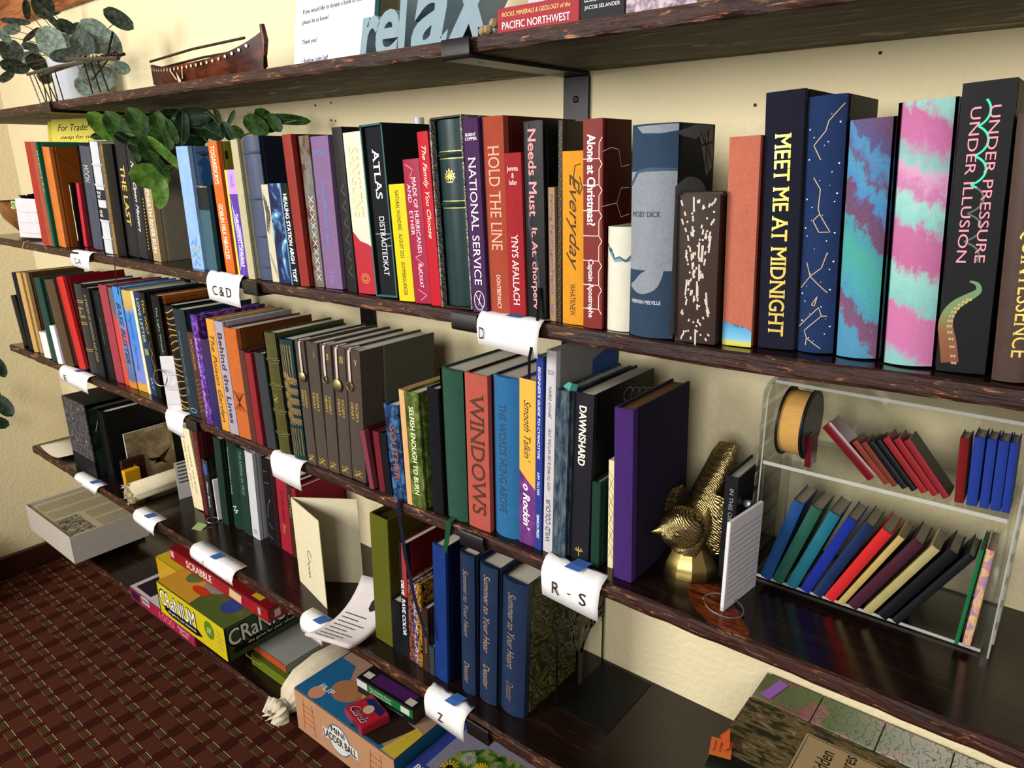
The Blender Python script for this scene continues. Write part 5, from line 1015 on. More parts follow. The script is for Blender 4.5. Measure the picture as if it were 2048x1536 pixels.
obj('inlay_figure', polys2d([[(-.03, .018), (-.024, .032), (-.018, .018), (-.022, .008), (-.026, .008)]], hs), M('#cfc4a0', 'gloss'), t)
for dy, z1, z2 in ((-.02, .064, .072), (.0, .054, .058)):
    smooth(obj('pole', tube([(-.165, dy, z1), (0, dy, (z1+z2)/2+.003), (.175, dy, z2)], .0022, 6), M('#1c0e0a', 'gloss'), t))
smooth(obj('prow', tube([(.198, 0, .045), (.204, 0, .068), (.2, 0, .092)], [.005, .006, .0045], 8), WD, t))
# outrigger of sticks
t = thing('stick_model', 'dark model of lashed sticks before the white pot, top shelf', 'stick model', (-1.68, -.2345, S1)); DK = M('#1e120e', 'gloss')
def st_(nm, *pts, r=.0022): return smooth(obj(nm, tube([Vector(p) for p in pts], r, 6), DK, t))
st_('long_pole', (-.225, 0, .062), (-.05, 0, .064), (.2, 0, .058), r=.0032); st_('long_pole', (-.225, .02, .06), (0, .02, .068), (.2, .02, .066), r=.0032)
st_('long_pole', (.02, -.01, .07), (.24, -.01, .052), r=.0035)
for i in range(4): st_('leg', (-.215+.024*i, 0, .062), (-.195+.03*i, .004, .0015), r=.0014); st_('leg', (-.2+.024*i, .02, .062), (-.175+.03*i, .01, .0015), r=.0014)
for i in range(3): st_('leg', (.07+.03*i, 0, .062), (.11+.035*i, -.01, .0015), r=.0016)
st_('leg', (.13, .02, .062), (.07, .01, .03), r=.0016); st_('mast', (.15, .01, .062), (.18, .015, .105), r=.0022)
for i in range(9): smooth(obj('lashing', tube([(.055+.018*i+.004*math.cos(a*1.05), .005+.004*math.sin(a*1.05), .064+.004*math.sin(a*1.05+i)) for a in range(6)], .0018, 5, closed=True), DK, t))
# framed letter
t = thing('framed_letter', 'white printed letter standing on the top shelf left of the blue word sign', 'letter', (-1.018, -.105, S1), (math.radians(-9), 0, math.radians(-2)))
obj('backing', box(-.1, .112, .002, .006, .0006, .2, .0005), M('#1f4a52'), t); obj('sheet', box(-.105, .105, 0, .0016, .0006, .2), M('#cfcfdc', 'paper'), t)
fl = lambda a, c: (a, -.0004, c)
for i, (s_, zz, L) in enumerate((('We hope you enjoy this book during', .155, .15), ('your stay, and please return it before you', .137, .165), ('If you would like to donate a book to this library,', .107, .185), ('please let us know!', .091, .072), ('Thank you!', .06, .042), ('~ Rainbow Lodge Staff', .03, .075))):
    text('printed_line', s_, t, fl, -.083+L/2, zz, L, .0095, 'flat', M('#3a3a4c'), 0, 0)
# word sign
t = thing('word_sign', 'pale blue wooden word sign cut out as relax', 'sign', (-.742, -.146, S1)); BL = M('#8fa3ac', 'plain', .7)
for ch, x0, wd, ht, sh in (('r', -.126, .05, .058, 0), ('e', -.088, .05, .062, 0), ('l', -.046, .036, .125, 0), ('a', -.018, .07, .08, 0), ('x', .04, .10, .095, 0)):
    cu = bpy.data.curves.new('t', 'FONT'); cu.body = ch; cu.size = 1; cu.offset = .025; cu.shear = .35; cu.resolution_u = 4; cu.extrude = 1
    o = bpy.data.objects.new('t', cu); COL.objects.link(o); me = bpy.data.meshes.new_from_object(o); bpy.data.objects.remove(o)
    xs = [v.co.x for v in me.vertices]; ys = [v.co.y for v in me.vertices]; ax, bx_, ay, by = min(xs), max(xs), min(ys), max(ys)
    for v in me.vertices: a, c, e = v.co; v.co = (x0+(a-ax)/(bx_-ax)*wd, .024*(-e)+.0, .0008+(c-ay)/(by-ay)*ht)
    obj('letter_%s' % ch, me, BL, t)
smooth(obj('letter_swash', tube([(-.118, 0, .01), (-.1, 0, .02), (-.08, 0, .007), (-.05, 0, .012), (-.02, 0, .008), (.02, 0, .014), (.05, 0, .009)], [.006]*7, 8), BL, t))
obj('letter_tail', box(.1, .128, -.024, .024, .001, .024, .001), BL, t)
# twine ring
t = thing('bead_string', 'string of pale wooden beads between the word sign and the red guide book', 'bead string', (-.603, -.185, S1)); 
for i in range(13):
    a = i*.55; smooth(obj('bead', lathe([(.0006, -.0055), (.004, -.004), (.0056, 0), (.004, .004), (.0006, .0055)], 10), M('#a08a68', 'plain'), t, (.012*math.cos(a), .014*math.sin(a), .0062+.0065*(i//5)), (1.2, a, 0)))
# lying books on the top shelf
def flatbook(label, x0, x1, y0, y1, z, th, col, txts, mc='plain', rz=0):
    cx, cy = (x0+x1)/2, (y0+y1)/2; t = thing('book', label, 'book', (cx, cy, z), (0, 0, math.radians(rz)), 'books lying on the top shelf'); w_, d_ = x1-x0, y1-y0
    c = M(col, mc) if isinstance(col, str) else col
    obj('spine', box(-w_/2, w_/2, -d_/2, -d_/2+.0015, .0003, th, .0004), c, t)
    for zz in (.0003, th-.0015): obj('cover', box(-w_/2, w_/2, -d_/2+.0016, d_/2, zz, zz+.0012), c, t)
    obj('page_block', box(-w_/2+.002, w_/2-.002, -d_/2+.002, d_/2-.003, .0016, th-.0016), M('#cfc8b4', 'pages'), t)
    for (s_, px, pz, L, H, cc, sh, bo) in txts: text('title', s_, t, lambda a, c_: (a, -d_/2-.0004, c_), px*w_, pz*th, L*w_, H*th, 'flat', fm(cc), sh, bo)
    return t
flatbook('red guide book PACIFIC NORTHWEST lying on the top shelf', -.572, -.462, -.215, -.06, S1, .0285, '#a32a34', [('ROCKS, MINERALS & GEOLOGY of the', -.02, .74, .84, .18, '#e6c87c', .2, 0), ('PACIFIC NORTHWEST', -.02, .36, .84, .26, '#e4dcdc', 0, .01)])
flatbook('black book with small white author lines lying right of the red guide', -.4605, -.408, -.215, -.07, S1, .0285, '#16161a', [('LESLIE MOULTON', 0, .78, .8, .16, '#d8d8d8', 0, 0), ('JACOB SELANDER', 0, .5, .8, .16, '#d8d8d8', 0, 0)])
flatbook('book with pink and grey picture cover lying third on the top shelf', -.4065, -.33, -.215, -.07, S1, .0285, pattern('pink_grey_cover', p_blob([(.4, '2a2a30'), (.5, '8a6474'), (.6, 'b8a8b0')], 90), .3), [])
flatbook('white booklet lying on the red guide book', -.54, -.45, -.2, -.08, S1+.0292, .01, '#c4c4c8', [('LONG WAY', 0, .5, .5, .5, '#6a6a70', 0, 0)])
# wooden panel and picture at far left
t = thing('wall_art', 'orange brown wooden panel on the wall above the eucalyptus', 'wall art', (-2.2, -.001, .395))
for i in range(3): obj('plank', box(-.6, .95, -.018, 0, .001+i*.13, .129+i*.13, .002), pattern('orange_plank', p_blob([(.35, '6a3418'), (.5, '9a5a34'), (.65, 'b8744a')], 20, (.3, 1, 3)), .5), t)
t = thing('picture_frame', 'dark picture with cream edge cut by the left border of the picture', 'picture', (XC+.001, -.14, .12))
obj('frame', box(0, .012, -.12, .045, 0, .16, .001), M('#cfc4a0', 'plain'), t); obj('picture', box(.0122, .014, -.11, .035, .01, .15), M('#2a1c14', 'plain'), t)

# ---- second shelf plant, bowl
t = thing('leafy_plant', 'green leafy plant in a slate vase behind the second shelf books', 'plant', (-1.385, -.062, -.1832)); off = Vector(t.location)
smooth(obj('vase', lathe([(.026, .0004), (.03, .01), (.042, .09), (.036, .13), (.028, .15), (.031, .158), (.027, .157), (.024, .145)], 28, cap=False), M('#2f4a4c', 'gloss'), t), 40)
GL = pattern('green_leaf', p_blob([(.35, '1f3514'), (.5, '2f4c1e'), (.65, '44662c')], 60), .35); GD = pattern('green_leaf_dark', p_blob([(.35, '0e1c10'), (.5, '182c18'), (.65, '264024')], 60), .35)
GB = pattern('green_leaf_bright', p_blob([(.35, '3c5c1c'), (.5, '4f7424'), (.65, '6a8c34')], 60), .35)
rnd = random.Random(9); top = Vector((0, 0, .15))
for i, (x, y, z, a, b, ang) in enumerate(GP):
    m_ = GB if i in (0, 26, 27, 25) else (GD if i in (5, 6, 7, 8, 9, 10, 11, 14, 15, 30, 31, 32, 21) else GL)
    a, b = a*1.18, b*1.12; z = min(z, .110-1.05*max(a*abs(math.sin(math.radians(ang))), b)); z = max(z, .058) if x > -1.33 else z
    lf = place_leaf(t, off, x, y, z, a, b, ang, m_, rnd, .22)
    obj('leaf_vein', strokes([[(-a*.95, 0), (a*.95, 0)]], .0009, lambda u, v: (u, v, .0006+.05*u*u/a)), M('#5c7a3c'), lf)
for pts in ([(-1.601, -.2, .068), (-1.521, -.2, .059), (-1.484, -.19, .053), (-1.45, -.17, .02), (-1.40, -.12, -.0), (-1.39, -.07, -.03)], [(-1.372, -.22, -.033), (-1.38, -.215, -.01), (-1.385, -.18, .01), (-1.388, -.12, .0), (-1.39, -.07, -.03)], [(-1.48, -.11, .104), (-1.412, -.1, .1), (-1.375, -.1, .074), (-1.387, -.1, .04), (-1.387, -.07, -.03)], [(-1.153, -.08, .075), (-1.227, -.09, .067), (-1.302, -.1, .053), (-1.36, -.09, .02), (-1.38, -.07, -.03)], [(-1.5, -.12, .08), (-1.45, -.1, .06), (-1.4, -.08, .0), (-1.39, -.07, -.03)]):
    smooth(obj('stem', tube([Vector(p)-off for p in pts], [.0014]+[.002]*(len(pts)-1), 6), M('#55663a'), t))
t = thing('wooden_bowl', 'wooden bowl cut by the left edge of the picture, second shelf', 'bowl', (-2.335, -.13, -.1777))
smooth(obj('bowl_body', lathe([(.03, .0004), (.045, .006), (.078, .045), (.095, .088), (.098, .092), (.092, .092), (.07, .045), (.03, .014), (.0005, .012)], 36, cap=False), pattern('bowl_wood', p_blob([(.35, '5c3414'), (.5, '80502a'), (.65, '9c6c3c')], 30, (1, 1, .3)), .4), t), 50)
t = thing('feather_bundle', 'black feathers lying in the wooden bowl', 'feather bundle', (-2.335, -.13, -.1))
for i in range(6):
    a = -.7+i*.3; lf = obj('feather', leafmesh(.075, .014), M('#14120f', 'cloth'), t, (.02*math.cos(a)+.01, .02*math.sin(a), .012+.003*i), (.1*i, -.25, a))

# ---- brass bird
BR = M('#b39a5e', 'ribbed_brass')
t = thing('brass_bird', 'ribbed brass bird ornament beside the big purple book', 'bird ornament', (-.332, -.145, S3), (0, 0, math.radians(0)))
BS = M('#a89256', 'metal', .28)
smooth(obj('base', lathe([(.036, .0003), (.0362, .008), (.034, .018), (.029, .026), (.023, .036), (.018, .045)], 12), BS, t), 25)
def body(rings, name, mat, seg=14):
    bm = bmesh.new(); R = []
    for (x, y, z, rx, ry, tl) in rings:
        c, s_ = math.cos(tl), math.sin(tl); R.append([bm.verts.new((x+rx*math.cos(2*math.pi*k/seg), y-ry*math.sin(2*math.pi*k/seg)*s_, z+ry*math.sin(2*math.pi*k/seg)*c)) for k in range(seg)])
    for A, B in zip(R, R[1:]):
        for k in range(seg): bm.faces.new((A[k], A[(k+1) % seg], B[(k+1) % seg], B[k]))
    bm.faces.new(R[0][::-1]); bm.faces.new(R[-1]); bmesh.ops.recalc_face_normals(bm, faces=bm.faces[:]); return smooth(obj(name, bm, mat, t), 60)
body([(0, -.026, .034, .004, .006, 0), (0, -.022, .036, .018, .016, .1), (0, -.010, .044, .022, .024, .4), (0, .008, .054, .022, .026, .5), (0, .028, .072, .022, .024, .6), (.001, .048, .094, .020, .019, .7), (.002, .064, .113, .018, .014, .8), (.003, .078, .130, .016, .010, .8), (.004, .088, .140, .013, .005, .8)], 'body', BR)
hd = bmesh.new(); bmesh.ops.create_uvsphere(hd, u_segments=18, v_segments=12, radius=.0265)
for v in hd.verts: v.co = Vector((v.co.x*.95, v.co.y*1.1, v.co.z))
hd_o = smooth(obj('head', hd, BR, t, (-.004, -.020, .064), (0, 0, math.radians(-38))), 60)
bk = lathe([(.0095, 0), (.0072, .005), (.0035, .010), (.0006, .014)], 10); smooth(obj('beak', bk, BS, t, (-.0215, -.037, .062), (math.radians(96), 0, math.radians(-46))))
for sx in (-1, 1): 
    e = obj('eye', lathe([(.0042, 0), (.0036, .0012), (.0005, .002)], 12), BS, t, (-.006+.0135*sx-.004, -.022-.0165+.009*(-sx), .068), (math.radians(90), 0, math.radians(38*sx-35)))
for sx in (-1, 1): smooth(obj('wing', leafmesh(.045, .02, cup=.25), BR, t, (.021*sx, .012, .06), (0, math.radians(90*sx), math.radians(90))))
# ---- black notebook with pen, white folded card
t = thing('black_notebook', 'black notebook IN THIS OR ANY OTHER beside the brass bird', 'notebook', (-.2873, -.141, S3+.0005), (0, 0, math.radians(0)))
nb = M('#131316', 'plain'); H_ = .135
obj('spine', box(-.008, .008, -.002, .0015, 0, H_, .0005), M('#1d1d21', 'plain'), t)
for sx in (-1, 1): obj('cover_board', box(sx*.008-(.0018 if sx > 0 else 0), sx*.008+(0 if sx > 0 else .0018), .0016, .078, 0, H_), nb, t)
obj('page_block', box(-.006, .006, .002, .074, .003, H_-.003), M('#bdb8a8', 'pages'), t)
text('title', 'IN THIS OR ANY OTHER', t, lambda a, c: (a, -.0024, c), .001, .075, .09, .005, 'down', M('#9a9aa0'))
pn = thing('pen', 'silver capped pen clipped to the black notebook', 'pen', (-.2743, -.098, S3+.088), (math.radians(68), 0, 0))
smooth(obj('barrel', lathe([(.0038, -.03), (.0038, .018)], 14), M('#1c1c20', 'gloss'), pn)); smooth(obj('cap', lathe([(.0046, .0182), (.0046, .03), (.003, .0305)], 14), M('#8a8a90', 'metal', .3), pn))
t = thing('folded_card', 'black and white folded card standing between notebook and acrylic rack', 'card', (-.279, -.06, S3+.0005), (0, 0, math.radians(-4)))
obj('card_panel', box(-.0016, 0, 0, .05, 0, .128), M('#cfcfd2', 'paper'), t); obj('card_panel', box(.0002, .0018, .002, .05, 0, .126), M('#0d0d10', 'plain'), t)

# ---- acrylic display rack with miniature books
def glassm():
    m = bpy.data.materials.new('clear_acrylic'); m.use_nodes = True; nt = m.node_tree; nt.nodes.clear()
    out = N(nt, 'ShaderNodeOutputMaterial'); tr = N(nt, 'ShaderNodeBsdfTransparent'); gl = N(nt, 'ShaderNodeBsdfGlossy'); fr = N(nt, 'ShaderNodeLayerWeight'); rr = N(nt, 'ShaderNodeMapRange'); mx = N(nt, 'ShaderNodeMixShader')
    tr.inputs[0].default_value = (.965, .97, .955, 1); gl.inputs['Roughness'].default_value = .09; nt.links.new(fr.outputs['Facing'], rr.inputs[0]); rr.inputs[1].default_value = .35; rr.inputs[2].default_value = 1.0; rr.inputs[3].default_value = .07; rr.inputs[4].default_value = .5
    nt.links.new(rr.outputs[0], mx.inputs[0]); nt.links.new(tr.outputs[0], mx.inputs[1]); nt.links.new(gl.outputs[0], mx.inputs[2]); nt.links.new(mx.outputs[0], out.inputs[0]); return m
AC = glassm()
AB = M('#d8d8d0', 'gloss', .1).copy(); AB.node_tree.nodes['Principled BSDF'].inputs['Alpha'].default_value = .2
AE = M('#dfe0d8', 'gloss', .15).copy(); AE.node_tree.nodes['Principled BSDF'].inputs['Alpha'].default_value = .42  # whitish tone paints the bright glint of acrylic edges onto rails and outlines
t = thing('acrylic_rack', 'clear acrylic two-tier display rack full of miniature books', 'display rack', (-.143, 0, S3+.0004))
W2 = .1185
for sx in (-1, 1):
    x0 = sx*(W2+.005)-.005
    side = [(-.012, 0), (-.118, 0), (-.12, .01), (-.118, .232), (-.108, .244), (-.05, .250), (-.012, .250)]
    obj('side_panel', prism(side, x0+.002, x0+.008, 'x'), AC, t)
    for pa, pb in zip(side, side[1:]+side[:1]): obj('panel_edge', tube([(x0+.008, pa[0], pa[1]), (x0+.008, pb[0], pb[1])], .0009, 5), AE, t)
    for zz in range(9): obj('glass_block', box(x0+(-.001 if sx < 0 else .0085), x0+(.0015 if sx < 0 else .011), -.112, -.028, .012+.026*zz, .030+.026*zz, .002), AB, t)
for nm, b in (('shelf_panel', box(-W2-.001, W2+.001, -.116, -.016, .150, .154, .0008)), ('shelf_panel', box(-W2-.001, W2+.001, -.112, -.016, .001, .004, .0008)), ('back_panel', box(-W2-.001, W2+.001, -.015, -.012, .001, .248, .0005)), ('top_panel', box(-W2-.001, W2+.001, -.1, -.016, .244, .248, .0008)), ('front_rail_glint', box(-W2-.001, W2+.001, -.118, -.1165, .150, .1545, .0005)), ('front_rail_glint', box(-W2-.001, W2+.001, -.114, -.1125, .001, .0045, .0004)), ('front_rail_glint', box(-W2-.001, W2+.001, -.1015, -.1, .2445, .2485, .0004)), ('front_rail_glint', box(-W2-.001, W2+.001, -.0165, -.0152, .150, .153, .0003))):
    obj(nm, b, AE if nm == 'front_rail_glint' else AC, t)
def minibook(label, x, y, z, w_, h, d, tilt, col, kind='plain', cb=None, grp='miniature books in the acrylic rack', pg='#a89c84'):
    a = math.radians(tilt); t = thing('miniature_book', label, 'book', (x+math.copysign(w_/2*(1-math.cos(a)), a)*0, y, z+.0004+abs(math.sin(a))*w_/2), (0, a, 0), grp)
    c = M(col, kind) if isinstance(col, str) else col; cbm = c if cb is None else (M(cb, kind) if isinstance(cb, str) else cb)
    arc = [(-w_/2+w_*i/6, .12*w_*(2*i/6-1)**2) for i in range(7)]
    smooth(obj('spine', prism(arc+[(w_/2, .004), (w_/2-.0008, .004), (w_/2-.0008, .002), (-w_/2+.0008, .002), (-w_/2+.0008, .004), (-w_/2, .004)], 0, h), c, t), 40)
    for sg in (-1, 1): obj('cover_board', box(min(sg*w_/2, sg*(w_/2-.0009)), max(sg*w_/2, sg*(w_/2-.0009)), .0042, d, 0, h), cbm, t)
    obj('page_block', box(-w_/2+.001, w_/2-.001, .0045, d-.0015, .0012, h-.0015), M(pg, 'pages'), t)
LOW = [('blue', '#22497f', .0125, 'leather', 'mid blue leather miniature book at the left of the lower tier'), ('green', '#2a5a4c', .0122, 'leather', 'green leather miniature book, second in the lower tier'), ('teal', '#226a7c', .0122, 'leather', 'teal leather miniature book in the lower tier'),
 ('glit', '#1f2f8c', .011, 'cloth', 'glittery royal blue miniature book'), ('navy', '#1b2c54', .011, 'leather', 'navy leather miniature book left of the scarlet one'), ('red', '#c62a2c', .0112, 'plain', 'scarlet miniature book in the lower tier'), ('cream', '#b8a060', .0065, 'leather', 'narrow mottled gold miniature book right of the scarlet one'),
 ('plum', '#45202e', .011, 'plain', 'plum miniature book in the lower tier'), ('pale', '#a89c68', .0085, 'leather', 'pale cream ridged miniature book left of the black pair'), ('blk', '#141518', .0105, 'plain', 'thicker black miniature book of the leaning row'), ('blk2', '#1a1b1d', .0078, 'plain', 'last thin black miniature book with a red inner lining')]
XS = [-.243, -.229, -.2125, -.197, -.1835, -.170, -.1578, -.1455, -.130, -.115, -.102]; TL = [14.6, 17.6, 19.2, 20.7, 22.6, 25, 26.1, 28.2, 28.4, 28.6, 29.2]
for (nm, c, w_, kd, lb), x, tl in zip(LOW, XS, TL):
    minibook(lb, x, -.128, S3+.0005 if False else S3+.009, w_, .112 if nm != 'blk2' else .115, .05, tl, c, kd)
minibook('thin green miniature book standing near the right end of the lower tier', -.0445, -.127, S3+.009, .0036, .112, .05, 3, '#1f6a3c', 'plain')
minibook('pink yellow marbled miniature book at the right end of the lower tier', -.036, -.124, S3+.009, .0072, .112, .05, 2, pattern('pink_marble', p_blob([(.38, '8a8ab0'), (.46, 'c87c8c'), (.54, 'd8c070'), (.62, 'd090a0')], 110, (1, 1, .6)), .4), 'plain')
ZU = S3+.1562
UP = [('dkred', -.1475, .0115, .072, -47, '#6a141c', 'gloss', 'dark red miniature book leaning against the black drum book'), ('rust', -.133, .0058, .054, -43, '#7c3424', 'leather', 'rusty miniature book, left one of two'), ('rust', -.1248, .0058, .054, -42, '#6e3020', 'leather', 'rusty brown miniature book, right one of two'),
 ('blk', -.1155, .0058, .057, -42, '#14191c', 'leather', 'black miniature book, left one of two in the upper tier'), ('blk', -.1068, .0055, .061, -41.5, '#101416', 'leather', 'black miniature book, right one of two in the upper tier'), ('r1', -.0972, .0068, .066, -41, '#8c2026', 'leather', 'red leather miniature book, first of three leaning'), ('r2', -.0872, .0068, .067, -40, '#8c2026', 'leather', 'red leather miniature book, second of three leaning'), ('r3', -.0775, .0066, .068, -39.5, '#86202a', 'leather', 'red leather miniature book, third of three with grey cover visible')]
for nm, x, w_, h, tl, c, kd, lb in UP: minibook(lb, x, -.110, ZU, w_, h, .03, tl, c, kd, cb=('#55564e' if nm == 'r3' else None))
minibook('small upright glossy red miniature book before the black drum book', -.2145, -.112, ZU, .0068, .036, .022, -2, '#5c1018', 'gloss')
minibook('upright red cloth miniature book left of the blue ones', -.0665, -.110, ZU, .0078, .068, .03, -4, '#741c20', 'cloth')
for i, (x, w_) in enumerate(((-.0555, .0092), (-.0452, .0078), (-.0358, .0086), (-.0275, .0066))): minibook('%s of four upright royal blue miniature books' % ('leftmost', 'second', 'third', 'rightmost')[i], x, -.110+.001*i, ZU, w_, .072, .034, -3, '#243a8c', 'plain', cb='#243a8c', grp='four royal blue miniature books')
# round drum book
t = thing('drum_book', 'round black drum-shaped book with golden page edge on the upper tier', 'book', (-.2365, -.0905+.004, ZU+.0425), (0, math.radians(90), 0))
mand = pattern('black_knotwork', lambda nt, b: ramp(nt, wave(nt, coords(nt), 180, 'X', 6, 2, 'SIN', 3), [(.55, '15110f'), (.75, '8a8478')]), .4)
for sg in (-1, 1): smooth(obj('round_cover', tube([(0, 0, sg*.0132), (0, 0, sg*.0132+.0022)], .0405, 40), M('#15161a', 'leather'), t), 40)
smooth(obj('page_block', tube([(0, 0, -.0128), (0, 0, .0130)], .037, 40), M('#c89850', 'pages', .35), t), 40)
o = obj('knotwork_print', discs([(0, 0, .036)], .036, lambda a, c: (a, c, .0158), 36), mand, t)

# ---- fourth shelf things
Z4 = lambda x: ztop(4, x)
t = thing('black_slipcase', 'large black slipcase with speckled grey side at the left of the fourth shelf', 'slipcase', (-2.0, -.222, Z4(-2)+.0004), (0, 0, math.radians(0)))
SPK = pattern('speckled_grey', p_blob([(.4, '24232a'), (.55, '4a4850'), (.66, '5a5a60'), (.71, 'b8b8c0'), (.8, 'd8d8dc')], 90, (1, 1, 1), 3), .4)
obj('front_panel', box(-.145, .0, 0, .003, .052, .212), SPK, t); obj('front_band', box(-.145, .0, 0, .0045, 0, .0515), M('#15131a', 'plain'), t)
obj('top_panel', box(-.145, 0, .0032, .19, .209, .212), M('#141418', 'plain'), t); obj('side_panel', box(-.145, -.142, .0046, .19, 0, .208), M('#141418', 'plain'), t); obj('bottom_panel', box(-.1418, 0, .0046, .19, 0, .003), M('#141418', 'plain'), t)
t = thing('art_book', 'dark green picture book with white swirls inside the black slipcase', 'book', (-2.006, -.212, Z4(-2)+.0036))
obj('cover', box(-.003, .0, 0, .165, 0, .19), pattern('green_swirl', p_blob([(.4, '141c1a'), (.5, '26382e'), (.6, '1c2a26'), (.7, '3c5444')], 18), .4), t)
obj('swirl_print', strokes([[(.02, .09), (.04, .07), (.06, .075), (.07, .1), (.05, .115), (.03, .1)], [(.02, .05), (.05, .03), (.09, .04), (.12, .02)], [(.01, .13), (.02, .16), (.05, .15), (.06, .12)]], .0028, lambda a, c: (.0003, a, c)), M('#c8c4b8'), t)
obj('page_block', box(-.03, -.0033, .002, .16, .002, .188), M('#b8b09a', 'pages'), t); obj('cover', box(-.0335, -.0303, 0, .165, 0, .19), M('#1c2a26', 'plain'), t)
t = thing('black_album', 'tall black album standing between the green picture book and the bird print', 'album', (-1.935, -.2, Z4(-1.9)+.0004), (0, 0, 0)); 
obj('cover', box(-.004, 0, .0, .19, 0, .2), M('#0c0c0e', 'plain'), t); obj('cover', box(-.05, -.046, .0, .19, 0, .2), M('#0c0c0e', 'plain'), t); obj('page_block', box(-.0455, -.0045, .004, .18, .004, .192), M('#c8c4bc', 'pages'), t); obj('spine', box(-.0456, -.0044, -.002, .0035, 0, .2), M('#0c0c0e', 'plain'), t)
t = thing('bird_print_book', 'beige book with a dark flying bird printed on it, fourth shelf', 'book', (-1.915, -.17, Z4(-1.9)+.0004))
obj('cover', box(-.002, 0, 0, .125, 0, .135), pattern('beige_cloud', p_blob([(.35, '6c5c44'), (.5, '8c7a5c'), (.65, 'a89878')], 22), .6), t); obj('page_block', box(-.012, -.0022, .002, .122, .002, .133), M('#cfc8b4', 'pages'), t)
obj('bird_print', polys2d([[(.065, .03), (.08, .045), (.115, .065), (.092, .035), (.1, .02), (.085, .03)], [(.05, .05), (.08, .045), (.085, .03), (.06, .04)]], lambda a, c: (.0003, a, c)), M('#2a2218'), t)
text('title', 'FALLEN', t, lambda a, c: (.0003, a, c), .08, .13, .05, .006, 'flat', M('#e0dcd0'))
t = thing('brown_case', 'small brown leather case before the bird print', 'case', (-1.893, -.196, Z4(-1.9)+.0004)); obj('case_body', box(-.014, 0, 0, .06, 0, .072, .002), M('#2f180f', 'leather'), t); obj('clasp', lathe([(.006, 0), (.005, .0012)], 14), M('#6a5030', 'metal'), t, (0, .035, .05), (0, math.radians(90), 0))
t = thing('yellow_box', 'small bright yellow box before the brown case', 'box', (-1.874, -.2, Z4(-1.87)+.0004), (0, 0, math.radians(4))); obj('box_body', box(-.016, 0, 0, .04, 0, .042, .001), M('#d09a18', 'plain'), t); obj('box_lid', box(-.0165, .0005, -.0005, .0405, .0422, .05, .001), M('#d8a41c', 'plain'), t)
# canvas roll
t = thing('canvas_roll', 'rolled cream canvas lying on the fourth shelf, frayed end forward', 'fabric roll', (-1.775, -.235, Z4(-1.8)+.0300), (0, 0, math.radians(0)))
CV = M('#d8ccac', 'cloth')
bm = bmesh.new(); sp = []
for i in range(60):
    a = i*.33; r = .028-.0004*i; sp.append((r*math.cos(a), r*math.sin(a)))
A = [bm.verts.new((x, 0, z)) for x, z in sp]; B = [bm.verts.new((x, .215, z)) for x, z in sp]
for i in range(59): bm.faces.new((A[i], A[i+1], B[i+1], B[i]))
o = smooth(obj('canvas', bm, CV, t), 80); md = o.modifiers.new('s', 'SOLIDIFY'); md.thickness = .0008
rnd = random.Random(4)
fr_ = []
for i in range(70):
    a = rnd.uniform(0, 6.28); r = rnd.uniform(.005, .028); fr_.append((r*math.cos(a), r*math.sin(a)))
bm = bmesh.new()
for x, z in fr_: tube([(x, .002, z), (x+rnd.uniform(-.003, .003), -.004, z+rnd.uniform(-.003, .003)), (x+rnd.uniform(-.005, .005), -.008, z+rnd.uniform(-.004, .004))], [.0022, .0016, .0006], 4, bm)
o = obj('frayed_fringe', bm, M('#c8bc98', 'cloth'), t); o['kind'] = 'stuff'
t = thing('barcode_card', 'white card with black stripes behind the canvas roll', 'card', (-1.708, -.145, Z4(-1.7)+.0004), (0, 0, math.radians(-8)))
obj('card_sheet', box(-.0012, 0, 0, .055, 0, .1), M('#b9b7b4', 'paper'), t); obj('stripe', strokes([[(.006, .095-.01*i), (.05, .095-.01*i)] for i in range(6)], .0035, lambda a, c: (.0003, a, c)), M('#3a3a3c'), t)
# curled sheet at far left end
t = thing('curled_sheet', 'curled white printed sheet at the far left end of the fourth shelf', 'paper', (-2.29, -.18, Z4(-2.3)))
bm = bmesh.new(); R = []
for i in range(11):
    u = i/10; x = -.075+.15*u; z = .002+.02*(2*u-1)**2*.6
    R.append((bm.verts.new((x, -.055, z)), bm.verts.new((x+.02, .06, z))))
for (a, b_), (c, e) in zip(R, R[1:]): bm.faces.new((a, c, e, b_))
o = smooth(obj('sheet', bm, M('#b5ab98', 'paper'), t), 80); md = o.modifiers.new('s', 'SOLIDIFY'); md.thickness = .0006
# open cream folder
t = thing('open_folder', 'open cream card folder with a grey curl emblem, fourth shelf', 'folder', (-1.153, -.176, Z4(-1.1)+.0004)); CR = M('#c5bb9c', 'paper')
import_a = math.atan2(-.027, .124); o = obj('front_panel', box(0, .127, -.0014, 0, 0, .187), CR, t, rot=(0, 0, import_a))
obj('emblem', strokes([[(.065+.010*math.cos(a*.5)*(1-.05*a), .085+.012*math.sin(a*.5)) for a in range(12)]] + [[(.058+.004*math.sin(k*1.6+j), .07-.012*j-.002*k) for k in range(7)] for j in range(3)], .0028, lambda a, c: (a, -.0018, c)), M('#8f8c7c'), o)
o2 = obj('back_panel', box(0, .132, .0, .0014, 0, .187), CR, t, rot=(0, 0, math.atan2(.074, .112)))
